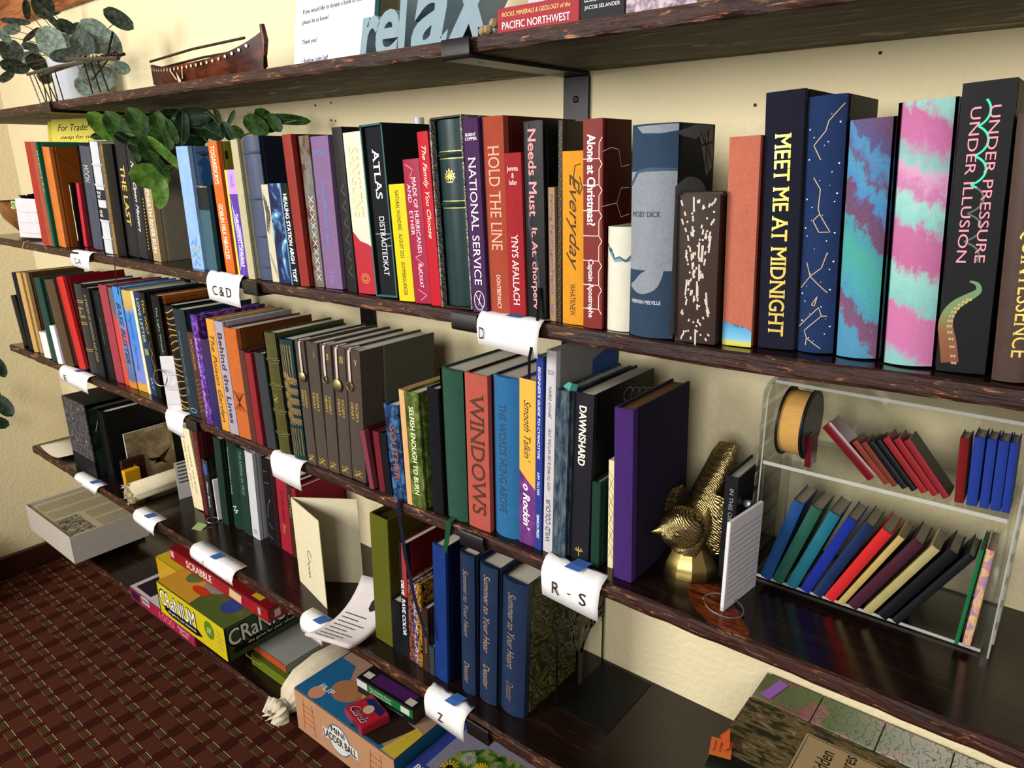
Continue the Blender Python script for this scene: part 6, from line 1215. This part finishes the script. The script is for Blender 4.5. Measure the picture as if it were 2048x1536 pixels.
# leaflet stack
t = thing('leaflet_stack', 'curved stack of printed white leaflets with a dark octagon emblem', 'leaflets', (-.95, -.2, Z4(-.95)))
def sheet_pt(u, v, k=0):   # u along the front edge, v from the front to the raised back
    bz = lambda A, B, C_, q: Vector(A)*(1-q)**2+Vector(B)*2*q*(1-q)+Vector(C_)*q*q
    l_ = bz((-.982, -.288, -.7985), (-.965, -.21, -.812), (-.985, -.150, -.748), v); r_ = bz((-.893, -.262, -.800), (-.893, -.20, -.814), (-.8935, -.125, -.748), v)
    p = l_*(1-u)+r_*u; n_ = Vector((0, -.3, .9)); p -= n_*k; return p-Vector((-.95, -.2, Z4(-.95)))
for k in range(4):
    bm = bmesh.new(); G_ = [[bm.verts.new(sheet_pt(u/8, v/10, k*.0016)) for v in range(11)] for u in range(9)]
    for i in range(8):
        for j in range(10): bm.faces.new((G_[i][j], G_[i+1][j], G_[i+1][j+1], G_[i][j+1]))
    o = smooth(obj('leaflet', bm, M('#c2b9b6' if k == 0 else '#b9a49c', 'paper'), t), 80); md = o.modifiers.new('s', 'SOLIDIFY'); md.thickness = .0006
fsht = lambda a, c: tuple(sheet_pt(a, c, -.0009))
obj('printed_line', strokes([[(.1, .08+.065*i), (.55+.12*(i % 3), .08+.065*i)] for i in range(8)], .014, fsht, .05), M('#55504e'), t)
obj('octagon_emblem', discs([(.62, .74, .11)], .1, fsht, 8), M('#2a2a2a'), t)
# bookend
t = thing('metal_bookend', 'black metal bookend with cut-out tree beside the navy volumes', 'bookend', (-.535, -.008, Z4(-.53)+.0002), group='black cut-out bookends'); BM_ = M('#121414', 'blackmetal')
obj('base_plate', box(0, .092, -.135, 0, 0, .0012), BM_, t)
rndb = random.Random(12); fx = lambda a, c: (0, a, c)
fr2 = strokes([[(-.134, .001), (-.134, .13), (-.12, .165), (-.09, .185), (-.045, .185), (-.015, .165), (-.002, .13), (-.002, .001)]], .004, fx); o = obj('frame', fr2, BM_, t); o.modifiers.new('s', 'SOLIDIFY').thickness = .0012
P = []
def br(p, a, L, k):
    q = (p[0]+L*math.sin(a), p[1]+L*math.cos(a)); q = (max(-.131, min(-.005, q[0])), min(.178, max(.01, q[1]))); P.append(([p, ((p[0]+q[0])/2+rndb.uniform(-.003, .003), (p[1]+q[1])/2), q], .0012+.0022*k))
    if k > 0:
        for da in (-.6, .15, .65): br(q, a+da+rndb.uniform(-.2, .2), L*.68, k-1)
br((-.068, .0), 0, .06, 4)
BM_ = M('#4a4c40', 'blackmetal')  # same black metal made paler: light on the cut-outs is put into the colour
bm = None
for pl, wd in P:
    b2 = strokes([pl], wd, fx); me_ = bpy.data.meshes.new('x'); b2.to_mesh(me_); b2.free()
    bm = bm or bmesh.new(); bm.from_mesh(me_); bpy.data.meshes.remove(me_)
o = obj('tree_cutout', bm, BM_, t); o['kind'] = 'stuff'; o.modifiers.new('s', 'SOLIDIFY').thickness = .0012
bm = bmesh.new()
for i in range(40):
    y, z = rndb.uniform(-.125, -.01), rndb.uniform(.075, .175); a = rndb.uniform(0, 3.1)
    bm.faces.new([bm.verts.new((0, y+.006*math.cos(a)*c-.0025*math.sin(a)*s_, z+.006*math.sin(a)*c+.0025*math.cos(a)*s_)) for c, s_ in ((1, 0), (0, 1), (-1, 0), (0, -1))])
o = obj('leaf_cutout', bm, BM_, t); o['kind'] = 'stuff'; o.modifiers.new('s', 'SOLIDIFY').thickness = .0012
t = thing('metal_bookend', 'black branch-patterned bookend seen behind the open cream folder', 'bookend', (-.893, -.03, Z4(-.9)+.0002), group='black cut-out bookends')
obj('base_plate', box(-.09, 0, -.1, 0, 0, .0012), BM_, t)
o2 = bpy.data.objects.new('tree_cutout', o.data); 
bpy.data.objects.remove(o2)
P2 = []; P_, P = P, P2; br((-.068, .0), .1, .07, 3); P = P_
bm = None
for pl, wd in P2:
    b2 = strokes([pl], wd+.001, fx); me_ = bpy.data.meshes.new('x'); b2.to_mesh(me_); b2.free(); bm = bm or bmesh.new(); bm.from_mesh(me_); bpy.data.meshes.remove(me_)
o = obj('tree_cutout', bm, BM_, t); o['kind'] = 'stuff'; o.modifiers.new('s', 'SOLIDIFY').thickness = .0012
# ---- stacked albums at bottom right
zs = Z4(-.1)+.0004
t = thing('large_album', 'thick cream paged album lying under the marbled treasury book', 'album', (-.11, -.13, zs))
obj('page_block', box(-.148, .2, -.062, .05, .003, .05), M('#5a5038', 'pages'), t); 
for zz in (0, .0505): obj('cover', box(-.152, .205, -.068, .052, zz, zz+.0025), M('#2c2a1c', 'leather'), t)
t = thing('marbled_book', 'large marbled book with black leather spine and tan title panel', 'book', (-.265, 0, zs+.0535)); zt_ = .0585
MBL = pattern('dark_marbled_board', p_blob([(.36, '241f12'), (.46, '3c3824'), (.52, '7a6a3c'), (.57, '5a3a30'), (.64, '8a8060')], 45, (1, 3.2, 1), 5), .4)
obj('page_block', box(.004, .32, -.2, -.072, .003, zt_-.003), M('#8a8064', 'pages'), t)
for zz in (0, zt_-.0025): obj('cover_board', box(.0, .325, -.2, -.068, zz, zz+.0025), MBL, t)
sp_ = [(-.2, zt_), (-.212, zt_-.004), (-.219, zt_-.015), (-.221, zt_/2), (-.219, .015), (-.212, .004), (-.2, 0)]
o = smooth(obj('spine', prism(sp_, 0, .325, 'x'), M('#171a14', 'leather', .25), t), 50); obj('spine_leather', box(0, .325, -.2005, -.182, zt_-.0001, zt_+.0008), M('#171a14', 'leather', .3), t)
tz = lambda a, c: (a, c, zt_+.0012)
obj('title_panel', box(.082, .25, -.175, -.088, zt_+.0001, zt_+.0009), M('#9c8460', 'paper'), t)
obj('panel_rule', strokes([[(.085, -.172), (.085, -.091), (.247, -.091), (.247, -.172), (.085, -.172)]], .0009, tz), M('#241a10'), t)
def tmap(a, c): return (a, c, zt_+.0012)
for s_, px, L_, H_2 in (('Hidden', .112, .05, .016), ('Treasures', .136, .068, .016)):
    vs_, fs_, n_ = text_mesh(s_, .1, .0); out = [tmap(px-y*H_2, -.128+x*L_) for x, y in vs_]
    me = bpy.data.meshes.new('title'); me.from_pydata(out, [], fs_); obj('title', me, M('#1c140c'), t)
for s_, px, L_ in (('Monique', .165, .035), ('and', .178, .012)):
    vs_, fs_, n_ = text_mesh(s_, .3, 0); me = bpy.data.meshes.new('title'); me.from_pydata([tmap(px-y*.007, -.128+x*L_) for x, y in vs_], [], fs_); obj('title', me, M('#3c2c1c'), t)
t = thing('floral_case', 'flat case with pink and green rose drawing fading to pale, against the wall', 'case', (-.265, 0, zs+.0535)); 
FLR = pattern('rose_drawing', lambda nt, b: mixc(nt, ramp(nt, wave(nt, coords(nt), 30, 'X', 14, 3, 'SIN', 2.2), [(.0, 'ffffff'), (.08, '000000')]), mixc(nt, ramp(nt, noise(nt, coords(nt), 22, 3), [(.47, '000000'), (.55, 'ffffff')]), ramp(nt, sep(nt, coords(nt))[0], [(0, '5c6440'), (.1, '6a7850'), (.2, 'b0b4a8'), (.3, 'c4c4bc')]), ramp(nt, sep(nt, coords(nt))[0], [(0, '7c8058'), (.05, '8c4a4a'), (.14, 'b89890'), (.22, 'c0bdb6')])), '5a5850'), .6)
for i in range(5): obj('panel', box(.001+.078*i, .0775+.078*i, -.065, -.006, zt_-.004, zt_, .0005), FLR, t)
obj('case_body', box(.001, .39, -.064, -.007, 0, zt_-.0045), M('#4a4638', 'plain'), t)
o = obj('paper_tab', box(-.007, .007, -.022, .022, 0, .0004), M('#8a5aa8', 'paper')); o.location = (-.243, -.035, zs+.0535+zt_+.0008); o.rotation_euler = (0, 0, -.25); tag(o, 'violet sticky tab on the rose drawn case', 'sticky tab')
t = thing('sticky_flag', 'folded orange sticky flag at the corner of the marbled book', 'sticky tab', (-.262, -.165, zs+.0535+zt_+.0012), (0, 0, .3))
obj('flag_sheet', box(-.014, .012, -.03, .0, 0, .0004), M('#c9622c', 'paper'), t); obj('flag_sheet', box(-.006, .012, -.026, .004, 0, .0004), M('#a8481c', 'paper'), t, (0, .006, .001), (.1, -.9, 0))
for k, (s_, xx) in enumerate((('Monique', -.004), ('Vintage', .003))): text('handwriting', s_, t, lambda a, c: (a, c, .0006), xx-.004, -.014, .018, .004, 'up', M('#5c2a10'))

# ---- lowest shelf games
ZF = S5+.0004
def carton(name, label, x0, x1, y0, y1, z0, z1, front, top, side, cat='game box', grp='board games on the lowest shelf', rz=0, tilt=0, lid=None):
    cx, cy = (x0+x1)/2, (y0+y1)/2; t = thing(name, label, cat, (cx, cy, z0), (0, 0, math.radians(rz)), grp); a, b, h = (x1-x0)/2, (y1-y0)/2, z1-z0
    lm = M('#26221c') if lid is None else lid
    obj('box_body', box(-a, a, -b, b, .0002, h-.0006, .0008), lm, t)
    obj('front_print', box(-a+.0008, a-.0008, -b-.0006, -b-.0001, .001, h-.0012), front if not isinstance(front, str) else M(front, 'gloss', .35), t)
    obj('side_print', box(a+.0001, a+.0006, -b+.0008, b-.0008, .001, h-.0012), side if not isinstance(side, str) else M(side, 'gloss', .35), t)
    obj('lid_print', box(-a+.0008, a-.0008, -b+.0008, b-.0008, h-.0004, h+.0002), top if not isinstance(top, str) else M(top, 'gloss', .35), t)
    return t, a, b, h
t, a, b, h = carton('puzzle_box', 'pink puzzle box reading 1000 under the yellow game box', -1.845, -1.51, -.25, -.05, ZF, ZF+.036, '#a42448', '#b8b0b4', '#7c1a34', 'puzzle box')
ff = lambda a_, c: (a_, -b-.001, c)
text('number', '1000', t, ff, .03, .018, .075, .02, 'flat', M('#e05c80'), 0, .02); text('maker_line', 'Aquarium\nPuzzle', t, ff, .115, .018, .06, .02, 'flat', M('#e8c8d0'), 0, .01)
obj('picture_print', box(-.16, -.115, -b-.001, -b-.0007, .006, .03), M('#2a1c3a'), t)
obj('picture_print', box(-.15, -.07, -.09, -.02, h+.0003, h+.0006), M('#241a24'), t); obj('barcode', box(-.1, -.06, -b-.0012, -b-.0007, .014, .034), M('#c8c8c8'), t)
obj('barcode_bar', strokes([[(-.096+.004*i, .018), (-.096+.004*i, .03)] for i in range(9)], .0018, lambda a_, c: (a_, -b-.0015, c)), M('#222222'), t)
bx0, bx1, by0, by1, bz0, bz1 = -1.640, -1.333, -.262, -.012, -1.0465, -.9605
t, a, b, h = carton('party_game_box', 'big yellow and green party game box, CRANIUM lettered', bx0, bx1, by0, by1, bz0, bz1, '#d2c01c', '#4a5c28', '#2c3f1c')
tl_ = lambda a_, c: (a_, c, h+.0005)
obj('lid_picture', polys2d([[(-a+.002, -b+.002), (-.0, -b+.002), (-.05, b-.002), (-a+.002, b-.002)]], lambda a_, c: (a_, c, h+.0004)), M('#c08c2c', 'gloss', .35), t)
obj('lid_picture', discs([(-.09, -.06, .028)], .02, lambda a_, c: (a_, c*.9, h+.0006), 24), M('#5c6a34'), t); obj('lid_picture', discs([(.09, -.075, .028)], .02, lambda a_, c: (a_, c*.9, h+.0006), 24), M('#2c3f84'), t)
obj('lid_picture', discs([(-.01, -.045, .045)], .03, lambda a_, c: (a_, c*.8, h+.0006), 24), M('#8c8478'), t); obj('lid_picture', discs([(-.025, -.07, .034)], .03, lambda a_, c: (a_, c*.35-.055, h+.0008), 24), M('#b8341c'), t)
ff = lambda a_, c: (a_, -b-.0011, c); ff2 = lambda a_, c: (a_, -b-.0009, c); sf = lambda a_, c: (a+.0011, a_, c); sf2 = lambda a_, c: (a+.0009, a_, c)
text('title', 'CRaNIUM', t, ff2, -.06, .049, .17, .046, 'flat', M('#1a1a10'), -.05, .06); text('title', 'CRaNIUM', t, ff, -.06, .05, .166, .04, 'flat', M('#e8e6dc'), -.05, .015)
obj('slogan_bar', polys2d([[(-.13, .018), (-.12, .03), (.03, .03), (.05, .018), (.02, .01), (-.1, .01)]], ff2), M('#14140c'), t); text('slogan', 'the game for your whole brain', t, ff, -.045, .02, .13, .009, 'flat', M('#e8e6dc'), 0, .01)
obj('balloon_print', discs([(.085, .052, .021)], .02, lambda a_, c: (a_, -b-.0009, c*1.1-.004), 20), M('#5c7a24'), t); text('picture_print', '#?', t, ff, .085, .052, .02, .02, 'flat', M('#c8d09c'))
text('small_print', 'for 4 or\nmore players\nall of the\ngames you', t, ff, .128, .045, .028, .05, 'flat', M('#d8a86c'))
text('title', 'CRaNIUM', t, sf2, -.03, .055, .18, .046, 'flat', M('#12180c'), -.05, .06); text('title', 'CRaNIUM', t, sf, -.03, .056, .176, .04, 'flat', M('#d8d8cc'), -.05, .015)
obj('slogan_bar', polys2d([[(-.115, .02), (-.1, .03), (.08, .03), (.09, .018), (-.1, .014)]], sf2), M('#0c100a'), t); text('slogan', 'the game for your whole brain', t, sf, 0, .024, .15, .009, 'flat', M('#d8d8cc'))
for sx in (-1, 1): obj('black_edge', box(sx*(a+.0004)-.002, sx*(a+.0004)+.002, -b-.0008, -b+.0015, .001, h-.001), M('#141410'), t)
carton('yellow_game_box', 'plain yellow box behind the party game box on the puzzle box', -1.80, -1.645, -.19, -.04, ZF+.0372, ZF+.113, '#c8a01c', '#d0ac24', '#b89018')
t, a, b, h = carton('word_game_box', 'long red word game box, SCRABBLE lettered, on the yellow party game box', -1.71, -1.272, -.19, -.03, -.9595, -.926, '#9c1420', '#7c0f18', '#7c0c16')
ff = lambda a_, c: (a_, -b-.001, c); text('title', 'SCRABBLE', t, ff, -.075, .018, .12, .02, 'flat', M('#e0ccc4'), .1, .03); obj('picture_print', polys2d([[(.06, .006), (.11, .004), (.115, .026), (.066, .029)]], ff), M('#d8b88c'), t)
obj('barcode', box(-.212, -.196, -b-.0012, -b-.0007, .01, .028), M('#c8a8a4'), t); obj('price_sticker', box(.14, .175, -.07, -.055, h+.0003, h+.0006), M('#c8a428'), t); obj('barcode', box(a+.0007, a+.001, -.065, -.05, .008, .026), M('#c4b0ac'), t); obj('barcode', box(.18, .19, -b-.0012, -b-.0007, .008, .026), M('#9ca8a4'), t)
t, a, b, h = carton('green_game_box', 'lime green game box with dark cut-outs under the grey box', -1.352, -1.215, -.2, -.03, ZF, ZF+.029, '#6c7c1c', '#4a5a18', '#4f5c18')
text('title', 'Bananagrams', t, lambda a_, c: (a_, -b-.001, c), -.06, .015, .06, .009, 'flat', M('#c8d088'))
for k in range(2): obj('lid_picture', box(-.05+.06*k, -.01+.06*k, -.06, -.02, h+.0003, h+.0006), M('#161a10'), t)
carton('grey_box', 'flat grey box with orange end between lime green box and party game box', -1.358, -1.225, -.19, -.04, ZF+.0302, ZF+.0505, '#b8502c', '#8c8c84', '#8a8a82', 'box')
# mini ladder ball
t, a, b, h = carton('ladder_ball_box', 'salmon and blue box lettered MINI LADDER BALL', -1.101, -.806, -.251, -.085, ZF, ZF+.0975, '#bd8f6c', '#9c7a68', '#1c5a7c')
ff = lambda a_, c: (a_, -b-.0011, c); ff2 = lambda a_, c: (a_, -b-.0009, c); ff3 = lambda a_, c: (a_, -b-.0015, c)
obj('logo_print', discs([(-.01, .048, .034)], .03, ff2, 28), M('#3c6a9c'), t); obj('logo_print', discs([(-.01, .048, .0315)], .03, ff, 28), M('#d8d4cc'), t)
text('title', 'MINI', t, ff3, -.012, .066, .04, .013, 'flat', M('#181818'), 0, .01); obj('logo_print', polys2d([[(-.06, .034), (.045, .034), (.045, .056), (-.06, .056)]], lambda a_, c: (a_, -b-.0012, c)), M('#d8d4cc'), t); text('title', 'LADDER BALL', t, ff3, -.008, .045, .098, .017, 'flat', M('#181818'), 0, .02)
for lx in (-.105, .097): obj('ladder_print', strokes([[(lx-.018, .012), (lx-.014, .085)], [(lx+.018, .012), (lx+.014, .085)]]+[[(lx-.017, .03+.014*i), (lx+.017, .03+.014*i)] for i in range(4)], .0016, ff2), M('#b8502c'), t)
tp = lambda a_, c: (a_, c, h+.0005); tp2 = lambda a_, c: (a_, c, h+.0008)
obj('lid_picture', polys2d([[(-a+.001, -b+.001), (.13, -b+.001), (.05, -.05), (-.03, -.03), (-.075, .0), (-.1, .035), (-a+.001, .035)]], tp), M('#1f5c84'), t); obj('lid_picture', strokes([[(-.09, b-.002), (-.02, -.01), (.0, -.03)]], .008, tp2), M('#b8a834'), t)
obj('lid_picture', discs([(-.055, -.03, .036)], .03, lambda a_, c: (a_, c*.8, h+.0010), 24), M('#9c6a48'), t); obj('lid_picture', discs([(-.10, -.062, .018)], .01, tp2, 14), M('#b88468'), t)
obj('lid_picture', polys2d([[(.02, -b+.006), (.1, -b+.006), (.125, -.01), (.05, .0)]], tp2), M('#2a1c16'), t); obj('lid_picture', polys2d([[(.11, -b+.002), (a-.001, -b+.002), (a-.001, -.01), (.125, -.005)]], tp2), M('#b8a234'), t)
text('lid_text', 'PLIP', t, lambda a_, c: (a_, c, h+.0013), -.09, -.045, .04, .012, 'flat', M('#d0dce4')); obj('cap_trim', strokes([[(-a+.002, -b+.002), (-a+.002, b-.002)]], .004, tp2), M('#2a5c80'), t)
zl = ZF+.0975+.0008
t, a, b, h = carton('black_green_game_box', 'black card game box with green and purple bands on the ladder ball box', -.992, -.838, -.176, -.125, zl, zl+.034, '#14161a', '#101014', '#141814', rz=2)
obj('band_print', box(-a+.012, a-.001, -b-.001, -b-.0007, .015, .032), M('#1c7034', 'gloss'), t); obj('band_print', box(-.045, a-.015, -.018, .008, h+.0003, h+.0006), M('#4a2058', 'gloss'), t)
text('title', 'The Family Game\nof Three Piranhas', t, lambda a_, c: (a_, -b-.0013, c), -.01, .023, .06, .012, 'flat', M('#d0e0c8')); text('small_print', 'are you going to bite?', t, lambda a_, c: (a_, -b-.0011, c), .01, .008, .08, .005, 'flat', M('#8a8a8a'))
obj('card_print', box(-a+.001, -a+.03, -b-.0012, -b-.0007, .016, .032), M('#c8c8c8'), t); obj('card_print', box(.045, .068, -b-.0014, -b-.0011, .017, .03), M('#c8d0c0'), t); obj('card_print', box(-.07, -.05, -.015, .0, h+.0004, h+.0007), M('#c8b8b4'), t); obj('card_print', box(.05, .07, -.02, -.005, h+.0004, h+.0007), M('#c8b8a8'), t)
t, a, b, h = carton('card_deck_box', 'small red box of cards lettered Cards at the front of the ladder ball box', -.955, -.885, -.243, -.186, zl, zl+.017, '#9c3448', '#a81c2c', '#a42434', rz=-13, lid=M('#8c1c2c'))
obj('lid_picture', polys2d([[(-.03, .012), (-.02, .026), (.025, .026), (.03, .012), (0, .008)]], lambda a_, c: (a_, c, h+.0005)), M('#1c2454'), t); obj('lid_picture', discs([(0, .004, .011)], .01, lambda a_, c: (a_, c, h+.0007), 12), M('#b8a890'), t)
text('title', 'Cards', t, lambda a_, c: (a_, c, h+.0009), 0, -.015, .05, .016, 'flat', M('#d8c8c8'), .4, .04); text('title', 'Cards', t, lambda a_, c: (a_, c, h+.0012), 0, -.015, .048, .014, 'flat', M('#241430'), .4, .01)
obj('badge_print', box(.0, .022, -b-.0012, -b-.0007, .003, .014), M('#3a3a40'), t)
# flower puzzle
t, a, b, h = carton('flower_puzzle_box', 'blue puzzle box with a meadow flower picture at the bottom edge', -.797, -.50, -.236, -.03, ZF, ZF+.075, '#2f3c84', '#2f3c84', '#2a3474', 'puzzle box')
obj('lid_picture', box(-a+.025, a-.006, -b+.028, b-.004, h+.0003, h+.0006), M('#7a7688'), t)
MDW = pattern('meadow_print', p_blob([(.34, '14200c'), (.46, '34501c'), (.54, '4f7028'), (.6, '7a8a44'), (.66, '8c5058')], 55, (1, 1, 1), 5), .4)
obj('lid_picture', polys2d([[(-.1, -b+.03), (-.1, -.02), (-.06, .02), (0, .03), (a-.007, .03), (a-.007, -b+.03)]], lambda a_, c: (a_, c, h+.0008)), MDW, t)
def flower(cx, cy, r, pc, cc, n=14):
    for k in range(n):
        an = 2*math.pi*k/n; obj('petal', polys2d([[(cx+r*.3*math.cos(an-.2), cy+r*.3*math.sin(an-.2)), (cx+r*math.cos(an-.1), cy+r*math.sin(an-.1)), (cx+r*1.05*math.cos(an), cy+r*1.05*math.sin(an)), (cx+r*math.cos(an+.1), cy+r*math.sin(an+.1)), (cx+r*.3*math.cos(an+.2), cy+r*.3*math.sin(an+.2))]], lambda a_, c: (a_, c, h+.0011)), M(pc), t)
    obj('flower_centre', discs([(cx, cy, r*.42)], r, lambda a_, c: (a_, c, h+.0013), 12), M(cc), t)
flower(-.085, -.055, .017, '#c89c24', '#1c120c'); flower(-.04, -.022, .013, '#c8b420', '#b8941c', 16); flower(-.048, -.062, .014, '#9c9484', '#6c6050', 16); flower(-.072, -.018, .014, '#a8a498', '#7c786c', 16); flower(.0, -.03, .015, '#a4586c', '#7c3448', 12)
text('title', 'Bits And Pieces', t, lambda a_, c: (a_, c, h+.0008), -.07, -b+.014, .13, .013, 'flat', M('#d8d8e0'), 0, .02)
# cream drawstring bag
t = thing('drawstring_bag', 'cream cloth drawstring bag lying beside the ladder ball box', 'bag', (-1.157, -.165, ZF)); CB = M('#dccfb4', 'cloth')
bm = bmesh.new(); R = []; rings = [(-.112, .004, .026, .016), (-.096, .003, .032, .022), (-.084, .0, .020, .017), (-.076, .0, .018, .016), (-.062, .0, .034, .028), (-.03, .0, .044, .036), (.02, .0, .046, .040), (.07, .0, .044, .038), (.1, .0, .032, .026), (.11, .0, .01, .006)]
for j, (y, xo, rx, rz) in enumerate(rings):
    ring_ = []
    for k in range(36):
        an = 2*math.pi*k/36; wv = 1+(.28 if j < 2 else .10 if j < 5 else .05)*math.sin(k*(1.9 if j < 5 else 1.4)+j*.3); zz = rz*math.sin(an)*wv
        ring_.append(bm.verts.new((xo+rx*math.cos(an)*wv, y+(.008*math.sin(k*2.3) if j == 0 else 0), max(.0012, rz*1.0+zz) if True else 0)))
    R.append(ring_)
for A, B in zip(R, R[1:]):
    for k in range(36): bm.faces.new((A[k], A[(k+1) % 36], B[(k+1) % 36], B[k]))
bm.faces.new(R[-1]); bmesh.ops.recalc_face_normals(bm, faces=bm.faces[:]); o = smooth(obj('bag_body', bm, CB, t), 80); o.modifiers.new('s', 'SOLIDIFY').thickness = .001
smooth(obj('drawstring', tube([(-.0195*math.cos(a_*.524), -.080, .0175+.0175*math.sin(a_*.524)) for a_ in range(12)], .0014, 6, closed=True), M('#cfc6b0', 'cloth'), t))
smooth(obj('drawstring', tube([(0, -.082, .034), (.016, -.1, .02), (.02, -.108, .003), (.024, -.112, .0016)], .0013, 6), M('#cfc6b0', 'cloth'), t))
# white box lid with newspaper at left, on another game
carton('flat_game_box', 'dark game box with green corner under the white open box', -2.40, -2.18, -.275, -.06, ZF, ZF+.034, '#3a3a5c', '#2a2a34', '#3a6a34', 'game box')
z0 = ZF+.0352; t = thing('open_white_box', 'open white box holding a sheet of newspaper, lowest shelf left', 'box', (-2.245, -.19, z0), (0, 0, math.radians(0)), 'boxes on the lowest shelf'); WB = M('#aaa298', 'paper'); a, b, h = .165, .104, .083
obj('front_wall', box(-a, a, -b, -b+.002, 0, h), WB, t); obj('back_wall', box(-a, a, b-.002, b, 0, h), WB, t); obj('side_wall', box(-a, -a+.002, -b+.0022, b-.0022, 0, h), WB, t); obj('side_wall', box(a-.002, a, -b+.0022, b-.0022, 0, h), WB, t); obj('box_floor', box(-a+.0022, a-.0022, -b+.0022, b-.0022, 0, .002), WB, t)
t2 = thing('newspaper', 'folded newspaper filling the open white box', 'newspaper', (-2.245, -.19, z0+.0022))
obj('paper_fill', box(-a+.006, a-.006, -b+.006, b-.006, 0, h-.012), M('#8c8468', 'paper'), t2); obj('front_page', box(-a+.005, a-.005, -b+.005, b-.005, h-.0118, h-.0108), M('#9a9072', 'paper'), t2)
nf = lambda a_, c: (a_, c, h-.0104)
obj('printed_column', strokes([[(-.14+.075*j, .085-.0045*i), (-.08+.075*j, .085-.0045*i)] for j in range(4) for i in range(38) if not (j > 1 and i > 20)], .0014, nf), M('#6c6650'), t2)
obj('photo_print', polys2d([[(.01, -.09), (.14, -.09), (.14, -.025), (.01, -.025)]], nf), pattern('newsprint_photo', p_blob([(.4, '3a3630'), (.5, '7a7260'), (.6, '9a9078')], 70), .8), t2)
# leaf at far left in the foreground of the wall
t = thing('floor_plant', 'dark green plant leaves entering at the left edge by the wall', 'plant', (-2.68, -.5, FLOOR), (0, 0, 0)); rnd = random.Random(21)
smooth(obj('pot', lathe([(.09, .001), (.12, .22), (.125, .23), (.115, .23), (.11, .2)], 28, cap=False), M('#5a4638', 'gloss'), t), 40)
smooth(obj('stem', tube([(0, 0, .18), (.0, .0, .5), (.02, .02, .8), (.03, .03, 1.02)], [.008, .007, .006, .004], 8), M('#4a4030'), t))
off = Vector(t.location)
FLV = [O_ for O_ in FLEAF]
for (x, y, z, a_, b_, an) in FLV: place_leaf(t, off, x, y, z, a_, b_, an, GD, rnd, .2)
# ribbons that hang from books
def hang(label, pts, wd, c):
    bm = bmesh.new(); L = [(bm.verts.new((p[0]-wd/2, p[1], p[2])), bm.verts.new((p[0]+wd/2, p[1], p[2]))) for p in pts]
    for (a_, b_), (c_, d_) in zip(L, L[1:]): bm.faces.new((a_, b_, d_, c_))
    o = obj('ribbon_marker', bm, M(c, 'cloth')); o.modifiers.new('s', 'SOLIDIFY').thickness = .0005; tag(o, label, 'ribbon')
hang('dark green ribbon hanging from the wide green book over the third shelf edge', [(-.653, -.2335, S3+.004), (-.653, -.2435, S3+.0012), (-.6535, -.246, S3-.01), (-.657, -.246, S3-.03), (-.664, -.245, S3-.05)], .009, '#1c4a30')
hang('long dark navy ribbon hanging from the blue marbled book over the third shelf edge', [(-.757, -.2395, S3+.004), (-.757, -.2438, S3+.0012), (-.756, -.2465, S3-.012), (-.75, -.244, S3-.09), (-.742, -.236, S3-.17), (-.732, -.226, S3-.24)], .008, '#14182c')
hang('thin black ribbon hanging at the middle bracket of the second shelf', [(-.4985, -.2345, -.14), (-.4975, -.24, -.178), (-.497, -.2445, -.185), (-.4965, -.2575, -.22), (-.4965, -.2575, -.245)], .004, '#101012')
hang('thin grey ribbon with black tip hanging below the book lettered THE LAST', [(-1.6, -.222, -.178), (-1.6, -.2436, -.1806), (-1.601, -.2460, -.195), (-1.606, -.246, -.225), (-1.608, -.246, -.26)], .004, '#2a2426')
hang('thin white thread hanging from the swatch pad at the left', [(-2.105, -.235, -.1755), (-2.11, -.2442, -.1775), (-2.122, -.2462, -.19), (-2.128, -.246, -.2)], .0022, '#c8c0b0')
# ---------------------------------------------------------------- lift everything so that the carpet is z = 0
for o in list(bpy.data.objects):
    if o.parent is None: o.location.z += CZ
